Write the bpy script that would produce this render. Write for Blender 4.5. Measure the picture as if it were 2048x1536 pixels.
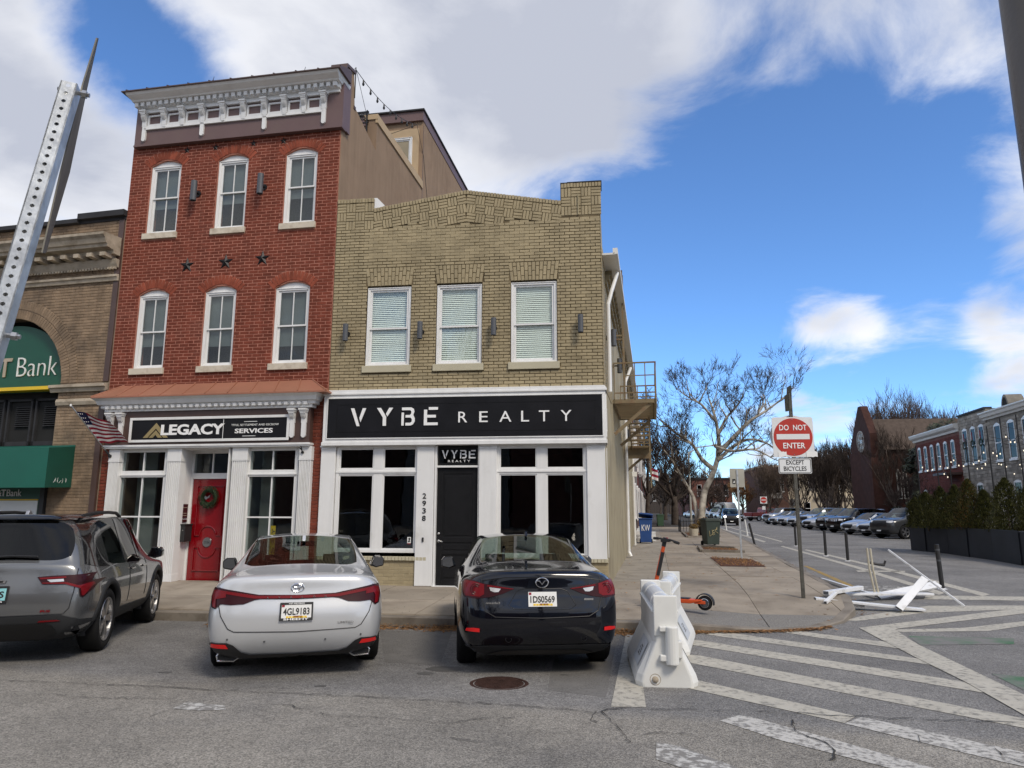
import bpy, bmesh, math, random
from mathutils import Vector, Matrix, Euler, noise as mnoise
from mathutils.bvhtree import BVHTree
R = math.radians
random.seed(7)
scene = bpy.context.scene
for o in list(bpy.data.objects): bpy.data.objects.remove(o)
COL = scene.collection
# ---------------------------------------------------------------- camera
CAMH = 1.70
cam = bpy.data.cameras.new('camera'); camo = bpy.data.objects.new('camera', cam); COL.objects.link(camo)
cam.sensor_width = 36.0; cam.lens = 36.0 * 1400 / 2048; cam.clip_start = 0.05; cam.clip_end = 3000
camo.location = (0, 0, CAMH)
camo.rotation_euler = (Matrix.Rotation(R(7.291), 3, 'Z') @ Matrix.Rotation(R(90 + 10.04), 3, 'X') @ Matrix.Rotation(R(0.105), 3, 'Z')).to_euler()
scene.camera = camo
scene.render.resolution_x = 1024; scene.render.resolution_y = 768
# ---------------------------------------------------------------- sky
SUN_AZ, SUN_EL = 140.0, 46.0          # compass angle of the sun measured from +Y clockwise, elevation
world = bpy.data.worlds.new('World'); scene.world = world; world.use_nodes = True
nt = world.node_tree; N = nt.nodes; L = nt.links
for n in list(N): N.remove(n)
def nd(t, **k):
    n = N.new(t)
    for a, v in k.items(): setattr(n, a, v)
    return n
def mth(op, a, b=None, c=None, clamp=False):
    n = nd('ShaderNodeMath', operation=op); n.use_clamp = clamp
    for i, v in enumerate((a, b, c)):
        if v is None: continue
        if isinstance(v, (int, float)): n.inputs[i].default_value = v
        else: L.new(v, n.inputs[i])
    return n.outputs[0]
out = nd('ShaderNodeOutputWorld'); bg = nd('ShaderNodeBackground')
sky = nd('ShaderNodeTexSky'); sky.sky_type = 'NISHITA'; sky.sun_disc = False
sky.sun_elevation = R(SUN_EL); sky.sun_rotation = R(SUN_AZ); sky.air_density = 1.0; sky.dust_density = 0.0; sky.ozone_density = 7.0; sky.altitude = 2000
SKY_STRENGTH = 0.135
tc = nd('ShaderNodeTexCoord'); nrm = nd('ShaderNodeVectorMath', operation='NORMALIZE'); L.new(tc.outputs['Generated'], nrm.inputs[0])
sep = nd('ShaderNodeSeparateXYZ'); L.new(nrm.outputs[0], sep.inputs[0])
zc = mth('MAXIMUM', sep.outputs[2], 0.0); den = mth('ADD', zc, 0.22)
cmb = nd('ShaderNodeCombineXYZ'); L.new(mth('DIVIDE', sep.outputs[0], den), cmb.inputs[0]); L.new(mth('DIVIDE', sep.outputs[1], den), cmb.inputs[1])
def noise(vec, scale, detail, rough, dist=0.0, off=(0, 0, 0)):
    mp = nd('ShaderNodeMapping'); mp.inputs['Location'].default_value = off; L.new(vec, mp.inputs[0])
    n = nd('ShaderNodeTexNoise'); n.inputs['Scale'].default_value = scale; n.inputs['Detail'].default_value = detail
    n.inputs['Roughness'].default_value = rough; n.inputs['Distortion'].default_value = dist; L.new(mp.outputs[0], n.inputs['Vector'])
    return n.outputs[0]
n_big = noise(cmb.outputs[0], 0.9, 3, 0.5, 0.2, (3.1, 1.7, 0))
n_det = noise(cmb.outputs[0], 2.6, 8, 0.60, 0.45, (0.4, 5.2, 0))
n_shade = noise(cmb.outputs[0], 1.7, 4, 0.5, 0.1, (7.3, 2.2, 0))
def ray_dir(px, py):                     # a bearing on the sky, for the clouds seen that day
    v = Vector(((px - 1024) / 1400, -(py - 768) / 1400, -1.0)); v.rotate(camo.rotation_euler); return v.normalized()
def blob(px, py, rad, amp):
    d = ray_dir(px, py)
    vm = nd('ShaderNodeVectorMath', operation='DISTANCE'); L.new(nrm.outputs[0], vm.inputs[0]); vm.inputs[1].default_value = d
    q = mth('DIVIDE', vm.outputs['Value'], rad); q = mth('MULTIPLY', q, q); q = mth('MULTIPLY', q, -1.0)
    return mth('MULTIPLY', mth('EXPONENT', q), amp)
BL = [(-40, 300, .22, .50), (60, 60, .10, .25), (520, 130, .20, .40), (860, 110, .24, .50), (1120, 220, .16, .40), (1330, 40, .15, .36),
      (1645, 640, .05, .62), (1740, 645, .042, .50), (1860, 635, .03, .30), (2040, 725, .05, .5), (1960, 630, .025, .3), (2090, 430, .09, .36), (1880, 110, .13, .24), (1600, 40, .12, .24),
      (1560, 900, .10, .30), (230, 60, .085, -.55), (385, 165, .075, -.5), (1560, 400, .22, -.25), (1700, 260, .10, -.15), (1880, 520, .09, -.2)]
acc = None
for b in BL:
    v = blob(*b); acc = v if acc is None else mth('ADD', acc, v)
# how much of the sky the haze of cloud covers away from those bearings
near = blob(1100, 480, .85, 1.0)
cover = mth('ADD', mth('MULTIPLY', mth('ADD', mth('MULTIPLY', mth('SUBTRACT', n_big, 0.5), 0.9), 0.42), mth('SUBTRACT', 1.0, near)), mth('MULTIPLY', near, -.14))
dsum = mth('ADD', mth('ADD', mth('ADD', mth('MULTIPLY', mth('SUBTRACT', n_det, 0.5), 1.15), acc), cover), 0.0)
mr = nd('ShaderNodeMapRange', interpolation_type='SMOOTHSTEP'); L.new(dsum, mr.inputs[0])
mr.inputs[1].default_value = 0.06; mr.inputs[2].default_value = 0.50
ramp = nd('ShaderNodeValToRGB'); L.new(mth('ADD', mth('MULTIPLY', n_shade, 0.9), mth('MULTIPLY', dsum, -0.48)), ramp.inputs[0])
ramp.color_ramp.elements[0].position = 0.05; ramp.color_ramp.elements[0].color = (2.4, 2.55, 3.0, 1)
ramp.color_ramp.elements[1].position = 0.40; ramp.color_ramp.elements[1].color = (4.75, 4.78, 4.9, 1)
mix = nd('ShaderNodeMix', data_type='RGBA'); L.new(mr.outputs[0], mix.inputs[0]); tint = nd('ShaderNodeMix', data_type='RGBA', blend_type='MULTIPLY'); tint.inputs[0].default_value = 1.0; L.new(sky.outputs[0], tint.inputs[6]); tint.inputs[7].default_value = (.80, .93, 1.0, 1); L.new(tint.outputs[2], mix.inputs[6]); L.new(ramp.outputs[0], mix.inputs[7])
L.new(mix.outputs[2], bg.inputs[0]); bg.inputs[1].default_value = SKY_STRENGTH; L.new(bg.outputs[0], out.inputs[0])
# ---------------------------------------------------------------- sun behind thin cloud
sl = bpy.data.lights.new('sun', 'SUN'); sl.energy = 1.5; sl.angle = R(16); sl.color = (1.0, 0.90, 0.76)
so = bpy.data.objects.new('sun', sl); COL.objects.link(so)
sd = Vector((math.sin(R(SUN_AZ)) * math.cos(R(SUN_EL)), math.cos(R(SUN_AZ)) * math.cos(R(SUN_EL)), math.sin(R(SUN_EL))))
so.rotation_euler = sd.to_track_quat('Z', 'Y').to_euler(); so.location = (0, -20, 30)
scene.view_settings.view_transform = 'Standard'; scene.view_settings.look = 'None'
scene.view_settings.gamma = 1.0; scene.view_settings.exposure = 0.75
scene.render.engine = 'CYCLES'
for k_, v_ in dict(max_bounces=6, diffuse_bounces=3, glossy_bounces=3, transmission_bounces=3, transparent_max_bounces=12, caustics_reflective=False, caustics_refractive=False).items(): setattr(scene.cycles, k_, v_)
world.cycles.sampling_method = 'MANUAL'; world.cycles.sample_map_resolution = 512

# ---------------------------------------------------------------- materials
MATS = {}
def M(name, col, rough=0.6, metal=0.0, var=0.12, scale=3.0, bump=0.0, bscale=60.0, coat=0.0, rnd=0.0, obj=False, detail=5, dirt=None, dscale=1.2, dlo=.5, dhi=.7, emit=0.0, spec=None, hue2=None, streak=0.0):
    if spec is None: spec = .2 if (rough > .55 and not coat) else .5
    m = bpy.data.materials.new(name); m.use_nodes = True; t = m.node_tree; ns = t.nodes; ls = t.links
    p = ns['Principled BSDF']; p.inputs['Roughness'].default_value = rough; p.inputs['Metallic'].default_value = metal
    p.inputs['Coat Weight'].default_value = coat; p.inputs['Coat Roughness'].default_value = 0.04
    p.inputs['Specular IOR Level'].default_value = spec
    if emit:
        p.inputs['Emission Color'].default_value = (*col, 1); p.inputs['Emission Strength'].default_value = emit
    if obj:
        c = ns.new('ShaderNodeTexCoord'); vec = c.outputs['Object']
    else:
        c = ns.new('ShaderNodeNewGeometry'); vec = c.outputs['Position']
    n1 = ns.new('ShaderNodeTexNoise'); n1.inputs['Scale'].default_value = scale; n1.inputs['Detail'].default_value = detail; ls.new(vec, n1.inputs['Vector'])
    cr = ns.new('ShaderNodeValToRGB'); ls.new(n1.outputs[0], cr.inputs[0])
    c2 = hue2 or col
    cr.color_ramp.elements[0].position = 0.3; cr.color_ramp.elements[1].position = 0.7
    cr.color_ramp.elements[0].color = (*[max(0, v * (1 - var)) for v in col], 1); cr.color_ramp.elements[1].color = (*[min(1, v * (1 + var)) for v in c2], 1)
    colout = cr.outputs[0]
    if dirt:
        n3 = ns.new('ShaderNodeTexNoise'); n3.inputs['Scale'].default_value = dscale; n3.inputs['Detail'].default_value = 7; n3.inputs['Roughness'].default_value = .62; ls.new(vec, n3.inputs['Vector'])
        r3 = ns.new('ShaderNodeMapRange'); ls.new(n3.outputs[0], r3.inputs[0]); r3.inputs[1].default_value = dlo; r3.inputs[2].default_value = dhi
        mx = ns.new('ShaderNodeMix'); mx.data_type = 'RGBA'; ls.new(r3.outputs[0], mx.inputs[0]); ls.new(colout, mx.inputs[6]); mx.inputs[7].default_value = (*dirt, 1); colout = mx.outputs[2]
    if streak:                                           # rain-washed grime running down the wall
        mp = ns.new('ShaderNodeMapping'); mp.inputs['Scale'].default_value = (3.2, 3.2, .35); ls.new(vec, mp.inputs[0]); n4 = ns.new('ShaderNodeTexNoise'); n4.inputs['Scale'].default_value = 1.6; n4.inputs['Detail'].default_value = 8; n4.inputs['Roughness'].default_value = .65; ls.new(mp.outputs[0], n4.inputs['Vector'])
        r4 = ns.new('ShaderNodeMapRange'); ls.new(n4.outputs[0], r4.inputs[0]); r4.inputs[1].default_value = .42; r4.inputs[2].default_value = .70; r4.inputs[3].default_value = 1.0; r4.inputs[4].default_value = 1 - streak
        m4 = ns.new('ShaderNodeMix'); m4.data_type = 'RGBA'; m4.blend_type = 'MULTIPLY'; m4.inputs[0].default_value = 1.0; ls.new(colout, m4.inputs[6]); ls.new(r4.outputs[0], m4.inputs[7]); colout = m4.outputs[2]
    if rnd:
        g = ns.new('ShaderNodeNewGeometry'); oi = ns.new('ShaderNodeObjectInfo')
        ad = ns.new('ShaderNodeMath'); ad.operation = 'ADD'; ls.new(g.outputs['Random Per Island'], ad.inputs[0]); ls.new(oi.outputs['Random'], ad.inputs[1])
        fr = ns.new('ShaderNodeMath'); fr.operation = 'FRACT'; ls.new(ad.outputs[0], fr.inputs[0])
        rr = ns.new('ShaderNodeMapRange'); ls.new(fr.outputs[0], rr.inputs[0]); rr.inputs[3].default_value = 1 - rnd; rr.inputs[4].default_value = 1 + rnd
        ml = ns.new('ShaderNodeMix'); ml.data_type = 'RGBA'; ml.blend_type = 'MULTIPLY'; ml.inputs[0].default_value = 1.0
        ls.new(colout, ml.inputs[6]); ls.new(rr.outputs[0], ml.inputs[7]); colout = ml.outputs[2]
    ls.new(colout, p.inputs['Base Color'])
    if bump:
        n2 = ns.new('ShaderNodeTexNoise'); n2.inputs['Scale'].default_value = bscale; n2.inputs['Detail'].default_value = 4; ls.new(vec, n2.inputs['Vector'])
        bp = ns.new('ShaderNodeBump'); bp.inputs['Strength'].default_value = bump; bp.inputs['Distance'].default_value = 0.01; ls.new(n2.outputs[0], bp.inputs['Height']); ls.new(bp.outputs[0], p.inputs['Normal'])
    MATS[name] = m; return m
def glass_mat(name, tint, ior=1.5, rough=0.0, refl=1.0):
    m = bpy.data.materials.new(name); m.use_nodes = True; t = m.node_tree; ns = t.nodes; ls = t.links
    for n in list(ns): ns.remove(n)
    o = ns.new('ShaderNodeOutputMaterial'); mx = ns.new('ShaderNodeMixShader'); tr = ns.new('ShaderNodeBsdfTransparent'); gl = ns.new('ShaderNodeBsdfGlossy'); fr = ns.new('ShaderNodeFresnel')
    gb_ = ns.new('ShaderNodeNewGeometry'); mi_ = ns.new('ShaderNodeMapRange'); ls.new(gb_.outputs['Backfacing'], mi_.inputs[0]); mi_.inputs[3].default_value = ior; mi_.inputs[4].default_value = 1 / ior; ls.new(mi_.outputs[0], fr.inputs['IOR']); tr.inputs['Color'].default_value = (*tint, 1); gl.inputs['Roughness'].default_value = rough
    c = ns.new('ShaderNodeNewGeometry'); nz = ns.new('ShaderNodeTexNoise'); nz.inputs['Scale'].default_value = 1.6; nz.inputs['Detail'].default_value = 2; ls.new(c.outputs['Position'], nz.inputs['Vector'])
    bp = ns.new('ShaderNodeBump'); bp.inputs['Strength'].default_value = 0.10; bp.inputs['Distance'].default_value = 0.02; ls.new(nz.outputs[0], bp.inputs['Height']); ls.new(bp.outputs[0], gl.inputs['Normal'])
    gl.inputs['Color'].default_value = (refl, refl, refl, 1)
    ls.new(fr.outputs[0], mx.inputs[0]); ls.new(tr.outputs[0], mx.inputs[1]); ls.new(gl.outputs[0], mx.inputs[2]); ls.new(mx.outputs[0], o.inputs[0])
    MATS[name] = m; return m
M('tan_paint', (.36, .297, .183), .62, var=.10, scale=2.2, bump=.25, bscale=90, rnd=.10, dirt=(.21, .17, .10), dscale=1.1, dlo=.56, dhi=.85, streak=.16)
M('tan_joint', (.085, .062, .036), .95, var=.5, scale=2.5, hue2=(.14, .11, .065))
M('tan_smooth', (.345, .297, .19), .65, var=.08, scale=3, bump=.6, bscale=14, dirt=(.23, .19, .12), dscale=2, dlo=.62, dhi=.9)
M('tan_sill', (.46, .42, .30), .55, var=.05, bump=.1)
M('tan_side', (.36, .31, .205), .7, var=.10, scale=1.2, bump=.3, bscale=30, dirt=(.24, .20, .13), dscale=.8)
M('red_brick', (.178, .044, .026), .8, var=.16, scale=5, bump=.35, bscale=120, rnd=.13, dirt=(.27, .12, .09), dscale=.8, dlo=.58, dhi=.95, streak=.30)
M('red_mortar', (.40, .175, .125), .9, var=.2, scale=8)
M('rub_brick', (.235, .06, .034), .8, var=.2, scale=6, bump=.3, rnd=.2)
M('bank_brick', (.27, .195, .13), .85, var=.2, scale=4, bump=.3, bscale=100, rnd=.12, streak=.25, dirt=(.15, .115, .085), dscale=1.2)
M('bank_mortar', (.25, .19, .135), .95, var=.2)
M('bank_stone', (.42, .36, .28), .75, var=.18, scale=3, bump=.3, dirt=(.22, .18, .13), dscale=2.5)
M('white_trim', (.76, .76, .75), .38, var=.03, scale=2, bump=.04, bscale=40, dirt=(.60, .59, .55), dscale=2.2, dlo=.58, dhi=.9, streak=.10)
M('cream_trim', (.70, .69, .65), .42, var=.04, scale=2, dirt=(.5, .48, .43), dscale=2, dlo=.6, dhi=.9)
M('stone_sill', (.58, .52, .42), .7, var=.08, scale=6, bump=.2, dirt=(.42, .35, .27), dscale=5)
M('frieze_brown', (.135, .082, .078), .5, var=.06, scale=2, dirt=(.14, .09, .08), dscale=1.5)
M('dark_brown', (.075, .043, .035), .45, var=.1)
M('copper', (.38, .17, .105), .5, metal=.35, var=.12, scale=2, dirt=(.36, .15, .10), dscale=2)
M('black_sign', (.010, .010, .012), .42, var=.2, scale=3, spec=.2)
M('black_door', (.010, .010, .011), .45, var=.2, scale=6, bump=.05, spec=.2)
M('black_plastic', (.018, .018, .019), .55, var=.15, obj=True)
M('letter_white', (.85, .85, .84), .4, var=.02)
M('gold', (.36, .28, .13), .4, metal=.3, var=.1)
M('red_door', (.22, .002, .006), .22, var=.05, coat=.5)
M('steel', (.42, .42, .42), .3, metal=1, var=.08)
M('galv', (.55, .57, .58), .42, metal=.85, var=.16, scale=30, bump=.1, obj=True, dirt=(.36, .37, .38), dscale=14)
M('lamp_grey', (.085, .09, .10), .5, metal=.2, var=.06)
M('iron_black', (.02, .02, .022), .5, metal=.4, var=.2)
M('star_iron', (.018, .018, .02), .45, metal=.6, var=.2)
M('stucco', (.285, .20, .135), .9, streak=.15, var=.08, scale=.9, bump=.4, bscale=70, dirt=(.24, .165, .11), dscale=.7)
M('stucco_cream', (.44, .33, .21), .8, var=.06)
M('roof_dark', (.035, .035, .038), .7, var=.2)
M('roof_grey', (.20, .19, .18), .85, var=.15)
M('blind', (.84, .88, .84), .5, var=.03)
M('shade_grey', (.20, .215, .215), .8, var=.06)
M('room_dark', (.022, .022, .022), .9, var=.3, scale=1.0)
M('room_wall', (.20, .215, .20), .85, var=.1)
M('room_warm', (.22, .18, .12), .85, var=.3, scale=1.5)
glass_mat('pane', (.82, .86, .86)); glass_mat('pane_clear', (.96, .985, .97)); glass_mat('pane_dark', (.52, .54, .53)); glass_mat('car_glass', (.46, .53, .49)); glass_mat('car_glass_dark', (.10, .105, .11), refl=.9)
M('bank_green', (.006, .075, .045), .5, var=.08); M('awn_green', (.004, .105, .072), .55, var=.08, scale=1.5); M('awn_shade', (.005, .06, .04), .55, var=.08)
M('yellow', (.75, .50, .02), .5, var=.05); M('sheet_white', (.72, .73, .71), .5, var=.03)
M('bark_pale', (.155, .125, .095), .9, var=.45, scale=2.2, hue2=(.40, .37, .31), bump=.4, bscale=12)
M('bark_dark', (.07, .055, .045), .95, var=.4, scale=3, bump=.5, bscale=14)
M('bark_mid', (.135, .105, .085), .95, var=.35, scale=3, bump=.4, bscale=14)
M('twig', (.12, .085, .068), .95, var=.3); M('twig_dark', (.055, .042, .036), .95, var=.3); M('twig_grey', (.062, .046, .036), .95, var=.3)
M('leaf_dry', (.17, .085, .035), .8, var=.5, scale=40, hue2=(.26, .14, .06), rnd=.4)
M('arbor', (.030, .038, .013), .75, var=.5, scale=9, hue2=(.085, .085, .025), rnd=.5)
M('arbor_dry', (.12, .075, .022), .8, var=.4, scale=9, rnd=.4)
M('evergreen', (.022, .030, .012), .55, var=.4, scale=4, rnd=.5)
M('mulch', (.095, .045, .028), .95, var=.5, scale=30, bump=1, bscale=60)
# ---------------------------------------------------------------- helpers
def asphalt(name, base, old=None, dark=None):
    m = bpy.data.materials.new(name); m.use_nodes = True; t = m.node_tree; ns = t.nodes; ls = t.links; p = ns['Principled BSDF']; p.inputs['Roughness'].default_value = .9
    g = ns.new('ShaderNodeNewGeometry'); P = g.outputs['Position']
    def nz(s, d=4, r=.55):
        n = ns.new('ShaderNodeTexNoise'); n.inputs['Scale'].default_value = s; n.inputs['Detail'].default_value = d; n.inputs['Roughness'].default_value = r; ls.new(P, n.inputs['Vector']); return n.outputs[0]
    def mr(v, a, b, c, d):
        n = ns.new('ShaderNodeMapRange'); ls.new(v, n.inputs[0])
        for i, x in enumerate((a, b, c, d)): n.inputs[i + 1].default_value = x
        return n.outputs[0]
    def mul(a, b):
        n = ns.new('ShaderNodeMath'); n.operation = 'MULTIPLY'; ls.new(a, n.inputs[0])
        if isinstance(b, float): n.inputs[1].default_value = b
        else: ls.new(b, n.inputs[1])
        return n.outputs[0]
    vor = ns.new('ShaderNodeTexVoronoi'); vor.inputs['Scale'].default_value = 95; ls.new(P, vor.inputs['Vector'])
    vr = ns.new('ShaderNodeSeparateColor'); ls.new(vor.outputs['Color'], vr.inputs[0])
    f = mul(mul(mr(vr.outputs[0], 0, 1, .55, 1.5), mr(nz(.55, 7, .62), .3, .7, .70, 1.22)), mr(nz(9, 5, .7), .3, .7, .86, 1.12))
    sx = ns.new('ShaderNodeSeparateXYZ'); ls.new(P, sx.inputs[0])
    base_n = ns.new('ShaderNodeRGB'); base_n.outputs[0].default_value = (*base, 1); col = base_n.outputs[0]
    if old:                                              # an older surfacing course nearer the square, browner
        lin = ns.new('ShaderNodeMath'); lin.operation = 'MULTIPLY_ADD'; ls.new(sx.outputs[0], lin.inputs[0]); lin.inputs[1].default_value = .13; ls.new(sx.outputs[1], lin.inputs[2])
        wob = ns.new('ShaderNodeMath'); wob.operation = 'MULTIPLY_ADD'; ls.new(nz(1.5, 4), wob.inputs[0]); wob.inputs[1].default_value = .5; ls.new(lin.outputs[0], wob.inputs[2])
        k = mr(wob.outputs[0], 6.55, 6.85, 1, 0)
        mx = ns.new('ShaderNodeMix'); mx.data_type = 'RGBA'; ls.new(k, mx.inputs[0]); ls.new(col, mx.inputs[6]); mx.inputs[7].default_value = (*old, 1); col = mx.outputs[2]
    if dark:
        k2 = mr(nz(.35, 5, .6), .5, .66, 0, .8)
        mx = ns.new('ShaderNodeMix'); mx.data_type = 'RGBA'; ls.new(k2, mx.inputs[0]); ls.new(col, mx.inputs[6]); mx.inputs[7].default_value = (*dark, 1); col = mx.outputs[2]
    ml = ns.new('ShaderNodeMix'); ml.data_type = 'RGBA'; ml.blend_type = 'MULTIPLY'; ml.inputs[0].default_value = 1; ls.new(col, ml.inputs[6]); ls.new(f, ml.inputs[7]); ls.new(ml.outputs[2], p.inputs['Base Color'])
    bp = ns.new('ShaderNodeBump'); bp.inputs['Strength'].default_value = .7; bp.inputs['Distance'].default_value = .008; ls.new(vor.outputs['Distance'], bp.inputs['Height']); ls.new(bp.outputs[0], p.inputs['Normal'])
    MATS[name] = m
asphalt('asphalt', (.188, .181, .172), old=(.235, .218, .190), dark=(.140, .134, .128))
def paint_mat(name, col, under, lo, hi, scale=7):
    m = M(name, col, .75, var=.08, scale=3, bump=.5, bscale=110, dirt=under, dscale=scale, dlo=lo, dhi=hi); return m
paint_mat('paint', (.44, .415, .355), (.20, .19, .17), .50, .68, 15)
paint_mat('paint_old', (.50, .485, .45), (.22, .21, .195), .47, .60, 20)
paint_mat('paint_worn', (.52, .51, .48), (.215, .205, .19), .42, .52, 13)
paint_mat('paint_yellow', (.33, .22, .06), (.18, .17, .155), .5, .7)
paint_mat('paint_green', (.075, .155, .085), (.188, .181, .17), .36, .60, 2.2)
M('stain', (.10, .097, .093), .7, var=.3)
M('asphalt_patch', (.150, .144, .136), .9, var=.35, scale=70, bump=.6, bscale=95, dirt=(.185, .178, .168), dscale=3)
M('crack', (.05, .047, .043), .95, var=.3)
M('concrete', (.295, .255, .205), .9, var=.14, scale=1.4, bump=.35, bscale=120, rnd=.10, dirt=(.165, .135, .105), dscale=1.3, dlo=.5, dhi=.8, detail=8)
M('concrete_new', (.31, .28, .235), .9, var=.10, scale=1.4, bump=.3, bscale=120, rnd=.07, dirt=(.20, .18, .15), dscale=1.5, detail=8)
M('aggregate', (.20, .19, .175), .95, var=.35, scale=60, bump=.8, bscale=90)
M('joint', (.055, .048, .04), .95, var=.3); M('kerb', (.215, .19, .16), .9, var=.2, scale=2, bump=.3, dirt=(.13, .11, .09), dscale=2.5)
M('rust_iron', (.055, .030, .024), .7, metal=.3, var=.3, scale=14, bump=.6, bscale=50)
class MB:
    def __init__(s): s.v = []; s.f = []; s.m = []
    def add(s, vs, fs, mi=0):
        o = len(s.v); s.v += [tuple(p) for p in vs]; s.f += [tuple(i + o for i in f) for f in fs]; s.m += [mi] * len(fs); return s
    def box(s, x0, x1, y0, y1, z0, z1, mi=0):
        return s.add([(x0, y0, z0), (x1, y0, z0), (x1, y1, z0), (x0, y1, z0), (x0, y0, z1), (x1, y0, z1), (x1, y1, z1), (x0, y1, z1)],
                     [(0, 3, 2, 1), (4, 5, 6, 7), (0, 1, 5, 4), (1, 2, 6, 5), (2, 3, 7, 6), (3, 0, 4, 7)], mi)
    def prism(s, pts, a, b, axis='y', mi=0):             # pts: 2-D polygon; axis y -> (x,z), x -> (y,z), z -> (x,y)
        n = len(pts)
        def mk(p, h): return (p[0], h, p[1]) if axis == 'y' else ((h, p[0], p[1]) if axis == 'x' else (p[0], p[1], h))
        ar = sum(pts[i][0] * pts[(i + 1) % n][1] - pts[(i + 1) % n][0] * pts[i][1] for i in range(n))
        if (ar < 0): pts = list(reversed(pts))
        vs = [mk(p, a) for p in pts] + [mk(p, b) for p in pts]
        A = tuple(range(n)); Bq = tuple(range(2 * n - 1, n - 1, -1)); sd = [(i, i + n, (i + 1) % n + n, (i + 1) % n) for i in range(n)]
        flip = (axis == 'y') == (b > a)
        if axis == 'y': fs = [A, Bq] + sd if b > a else [tuple(reversed(A)), tuple(reversed(Bq))] + [tuple(reversed(q)) for q in sd]
        else: fs = [tuple(reversed(A)), tuple(reversed(Bq))] + [tuple(reversed(q)) for q in sd] if b > a else [A, Bq] + sd
        return s.add(vs, fs, mi)
    def cyl(s, p0, p1, r0, r1=None, n=12, mi=0, caps=True):
        if r1 is None: r1 = r0
        p0 = Vector(p0); p1 = Vector(p1); d = (p1 - p0)
        if d.length < 1e-6: return s
        d.normalize(); a = d.orthogonal().normalized(); b = d.cross(a)
        vs = []; fs = []
        for p, r in ((p0, r0), (p1, r1)):
            for i in range(n):
                t = 2 * math.pi * i / n; vs.append(p + (a * math.cos(t) + b * math.sin(t)) * r)
        fs = [(i, (i + 1) % n, (i + 1) % n + n, i + n) for i in range(n)]
        if caps: fs += [tuple(reversed(range(n))), tuple(range(n, 2 * n))]
        return s.add(vs, fs, mi)
    def tube(s, pts, r, n=8, mi=0, close=False):
        pts = [Vector(p) for p in pts]; rs = r if isinstance(r, (list, tuple)) else [r] * len(pts)
        vs = []; fs = []; prev = None
        for k, p in enumerate(pts):
            d = (pts[min(k + 1, len(pts) - 1)] - pts[max(k - 1, 0)]).normalized()
            a = d.orthogonal().normalized() if prev is None else (prev - d * prev.dot(d)).normalized()
            prev = a; b = d.cross(a)
            for i in range(n):
                t = 2 * math.pi * i / n; vs.append(p + (a * math.cos(t) + b * math.sin(t)) * rs[k])
        for k in range(len(pts) - 1):
            for i in range(n): fs.append((k * n + i, k * n + (i + 1) % n, (k + 1) * n + (i + 1) % n, (k + 1) * n + i))
        fs += [tuple(reversed(range(n))), tuple(range((len(pts) - 1) * n, len(pts) * n))]
        return s.add(vs, fs, mi)
    def lathe(s, prof, c=(0, 0, 0), n=24, axis='z', mi=0):  # prof: list of (r, h)
        vs = []; fs = []
        for r, h in prof:
            for i in range(n):
                t = 2 * math.pi * i / n; x, y = r * math.cos(t), r * math.sin(t)
                q = (x, y, h) if axis == 'z' else ((h, x, y) if axis == 'x' else (y, h, x))
                vs.append((q[0] + c[0], q[1] + c[1], q[2] + c[2]))
        for k in range(len(prof) - 1):
            for i in range(n): fs.append((k * n + i, k * n + (i + 1) % n, (k + 1) * n + (i + 1) % n, (k + 1) * n + i))
        return s.add(vs, fs, mi)
    def mesh(s, name, mats, smooth=False):
        me = bpy.data.meshes.new(name); me.from_pydata(s.v, [], s.f); me.update()
        if not isinstance(mats, (list, tuple)): mats = [mats]
        for m in mats: me.materials.append(MATS[m] if isinstance(m, str) else m)
        if len(mats) > 1: me.polygons.foreach_set('material_index', s.m)
        if smooth: me.polygons.foreach_set('use_smooth', [True] * len(me.polygons))
        return me
    def build(s, name, mats, parent=None, smooth=False, bevel=0, auto=False, **k):
        o = link(bpy.data.objects.new(name, s.mesh(name, mats, smooth)), parent, **k)
        if bevel:
            b = o.modifiers.new('bevel', 'BEVEL'); b.width = bevel; b.segments = 2; b.limit_method = 'ANGLE'; b.angle_limit = R(40)
        if auto: smooth_angle(o.data)
        return o
def smooth_angle(me, ang=38):
    bm = bmesh.new(); bm.from_mesh(me)
    for f in bm.faces: f.smooth = True
    for e in bm.edges:
        e.smooth = not (len(e.link_faces) == 2 and e.calc_face_angle(0) > R(ang))
    bm.to_mesh(me); bm.free()
def link(o, parent=None, loc=None, rot=None, label=None, cat=None, group=None, kind=None, scale=None):
    COL.objects.link(o)
    if parent is not None: o.parent = parent
    if loc is not None: o.location = loc
    if rot is not None: o.rotation_euler = rot if not isinstance(rot, (int, float)) else (0, 0, rot)
    if scale is not None: o.scale = scale
    if label: o['label'] = label
    if cat: o['category'] = cat
    if group: o['group'] = group
    if kind: o['kind'] = kind
    return o
def thing(name, label, cat, loc=(0, 0, 0), rot=0, group=None):
    o = bpy.data.objects.new(name, None); o.empty_display_size = .1
    return link(o, None, loc, rot, label, cat, group)
def dup_tree(o, parent=None):
    c = o.copy(); COL.objects.link(c); c.parent = parent
    for ch in list(o.children): dup_tree(ch, c)
    return c
def inst(src, name, parent, loc=(0, 0, 0), rot=None, scale=None):
    o = bpy.data.objects.new(name, src); return link(o, parent, loc, rot, scale=scale)
class Frame:                                             # a wall's own axes: x along it, y into it, z up
    def __init__(s, loc, rot): s.loc = Vector(loc); s.rot = rot; s.m = Matrix.Translation(s.loc) @ Matrix.Rotation(rot, 4, 'Z')
    def pt(s, x, y, z): return s.m @ Vector((x, y, z))
CAMP = Vector((0, 0, CAMH))
def ray(px, py):
    v = Vector(((px - 1024) / 1400, -(py - 768) / 1400, -1.0)); v.rotate(camo.rotation_euler); return v
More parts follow.
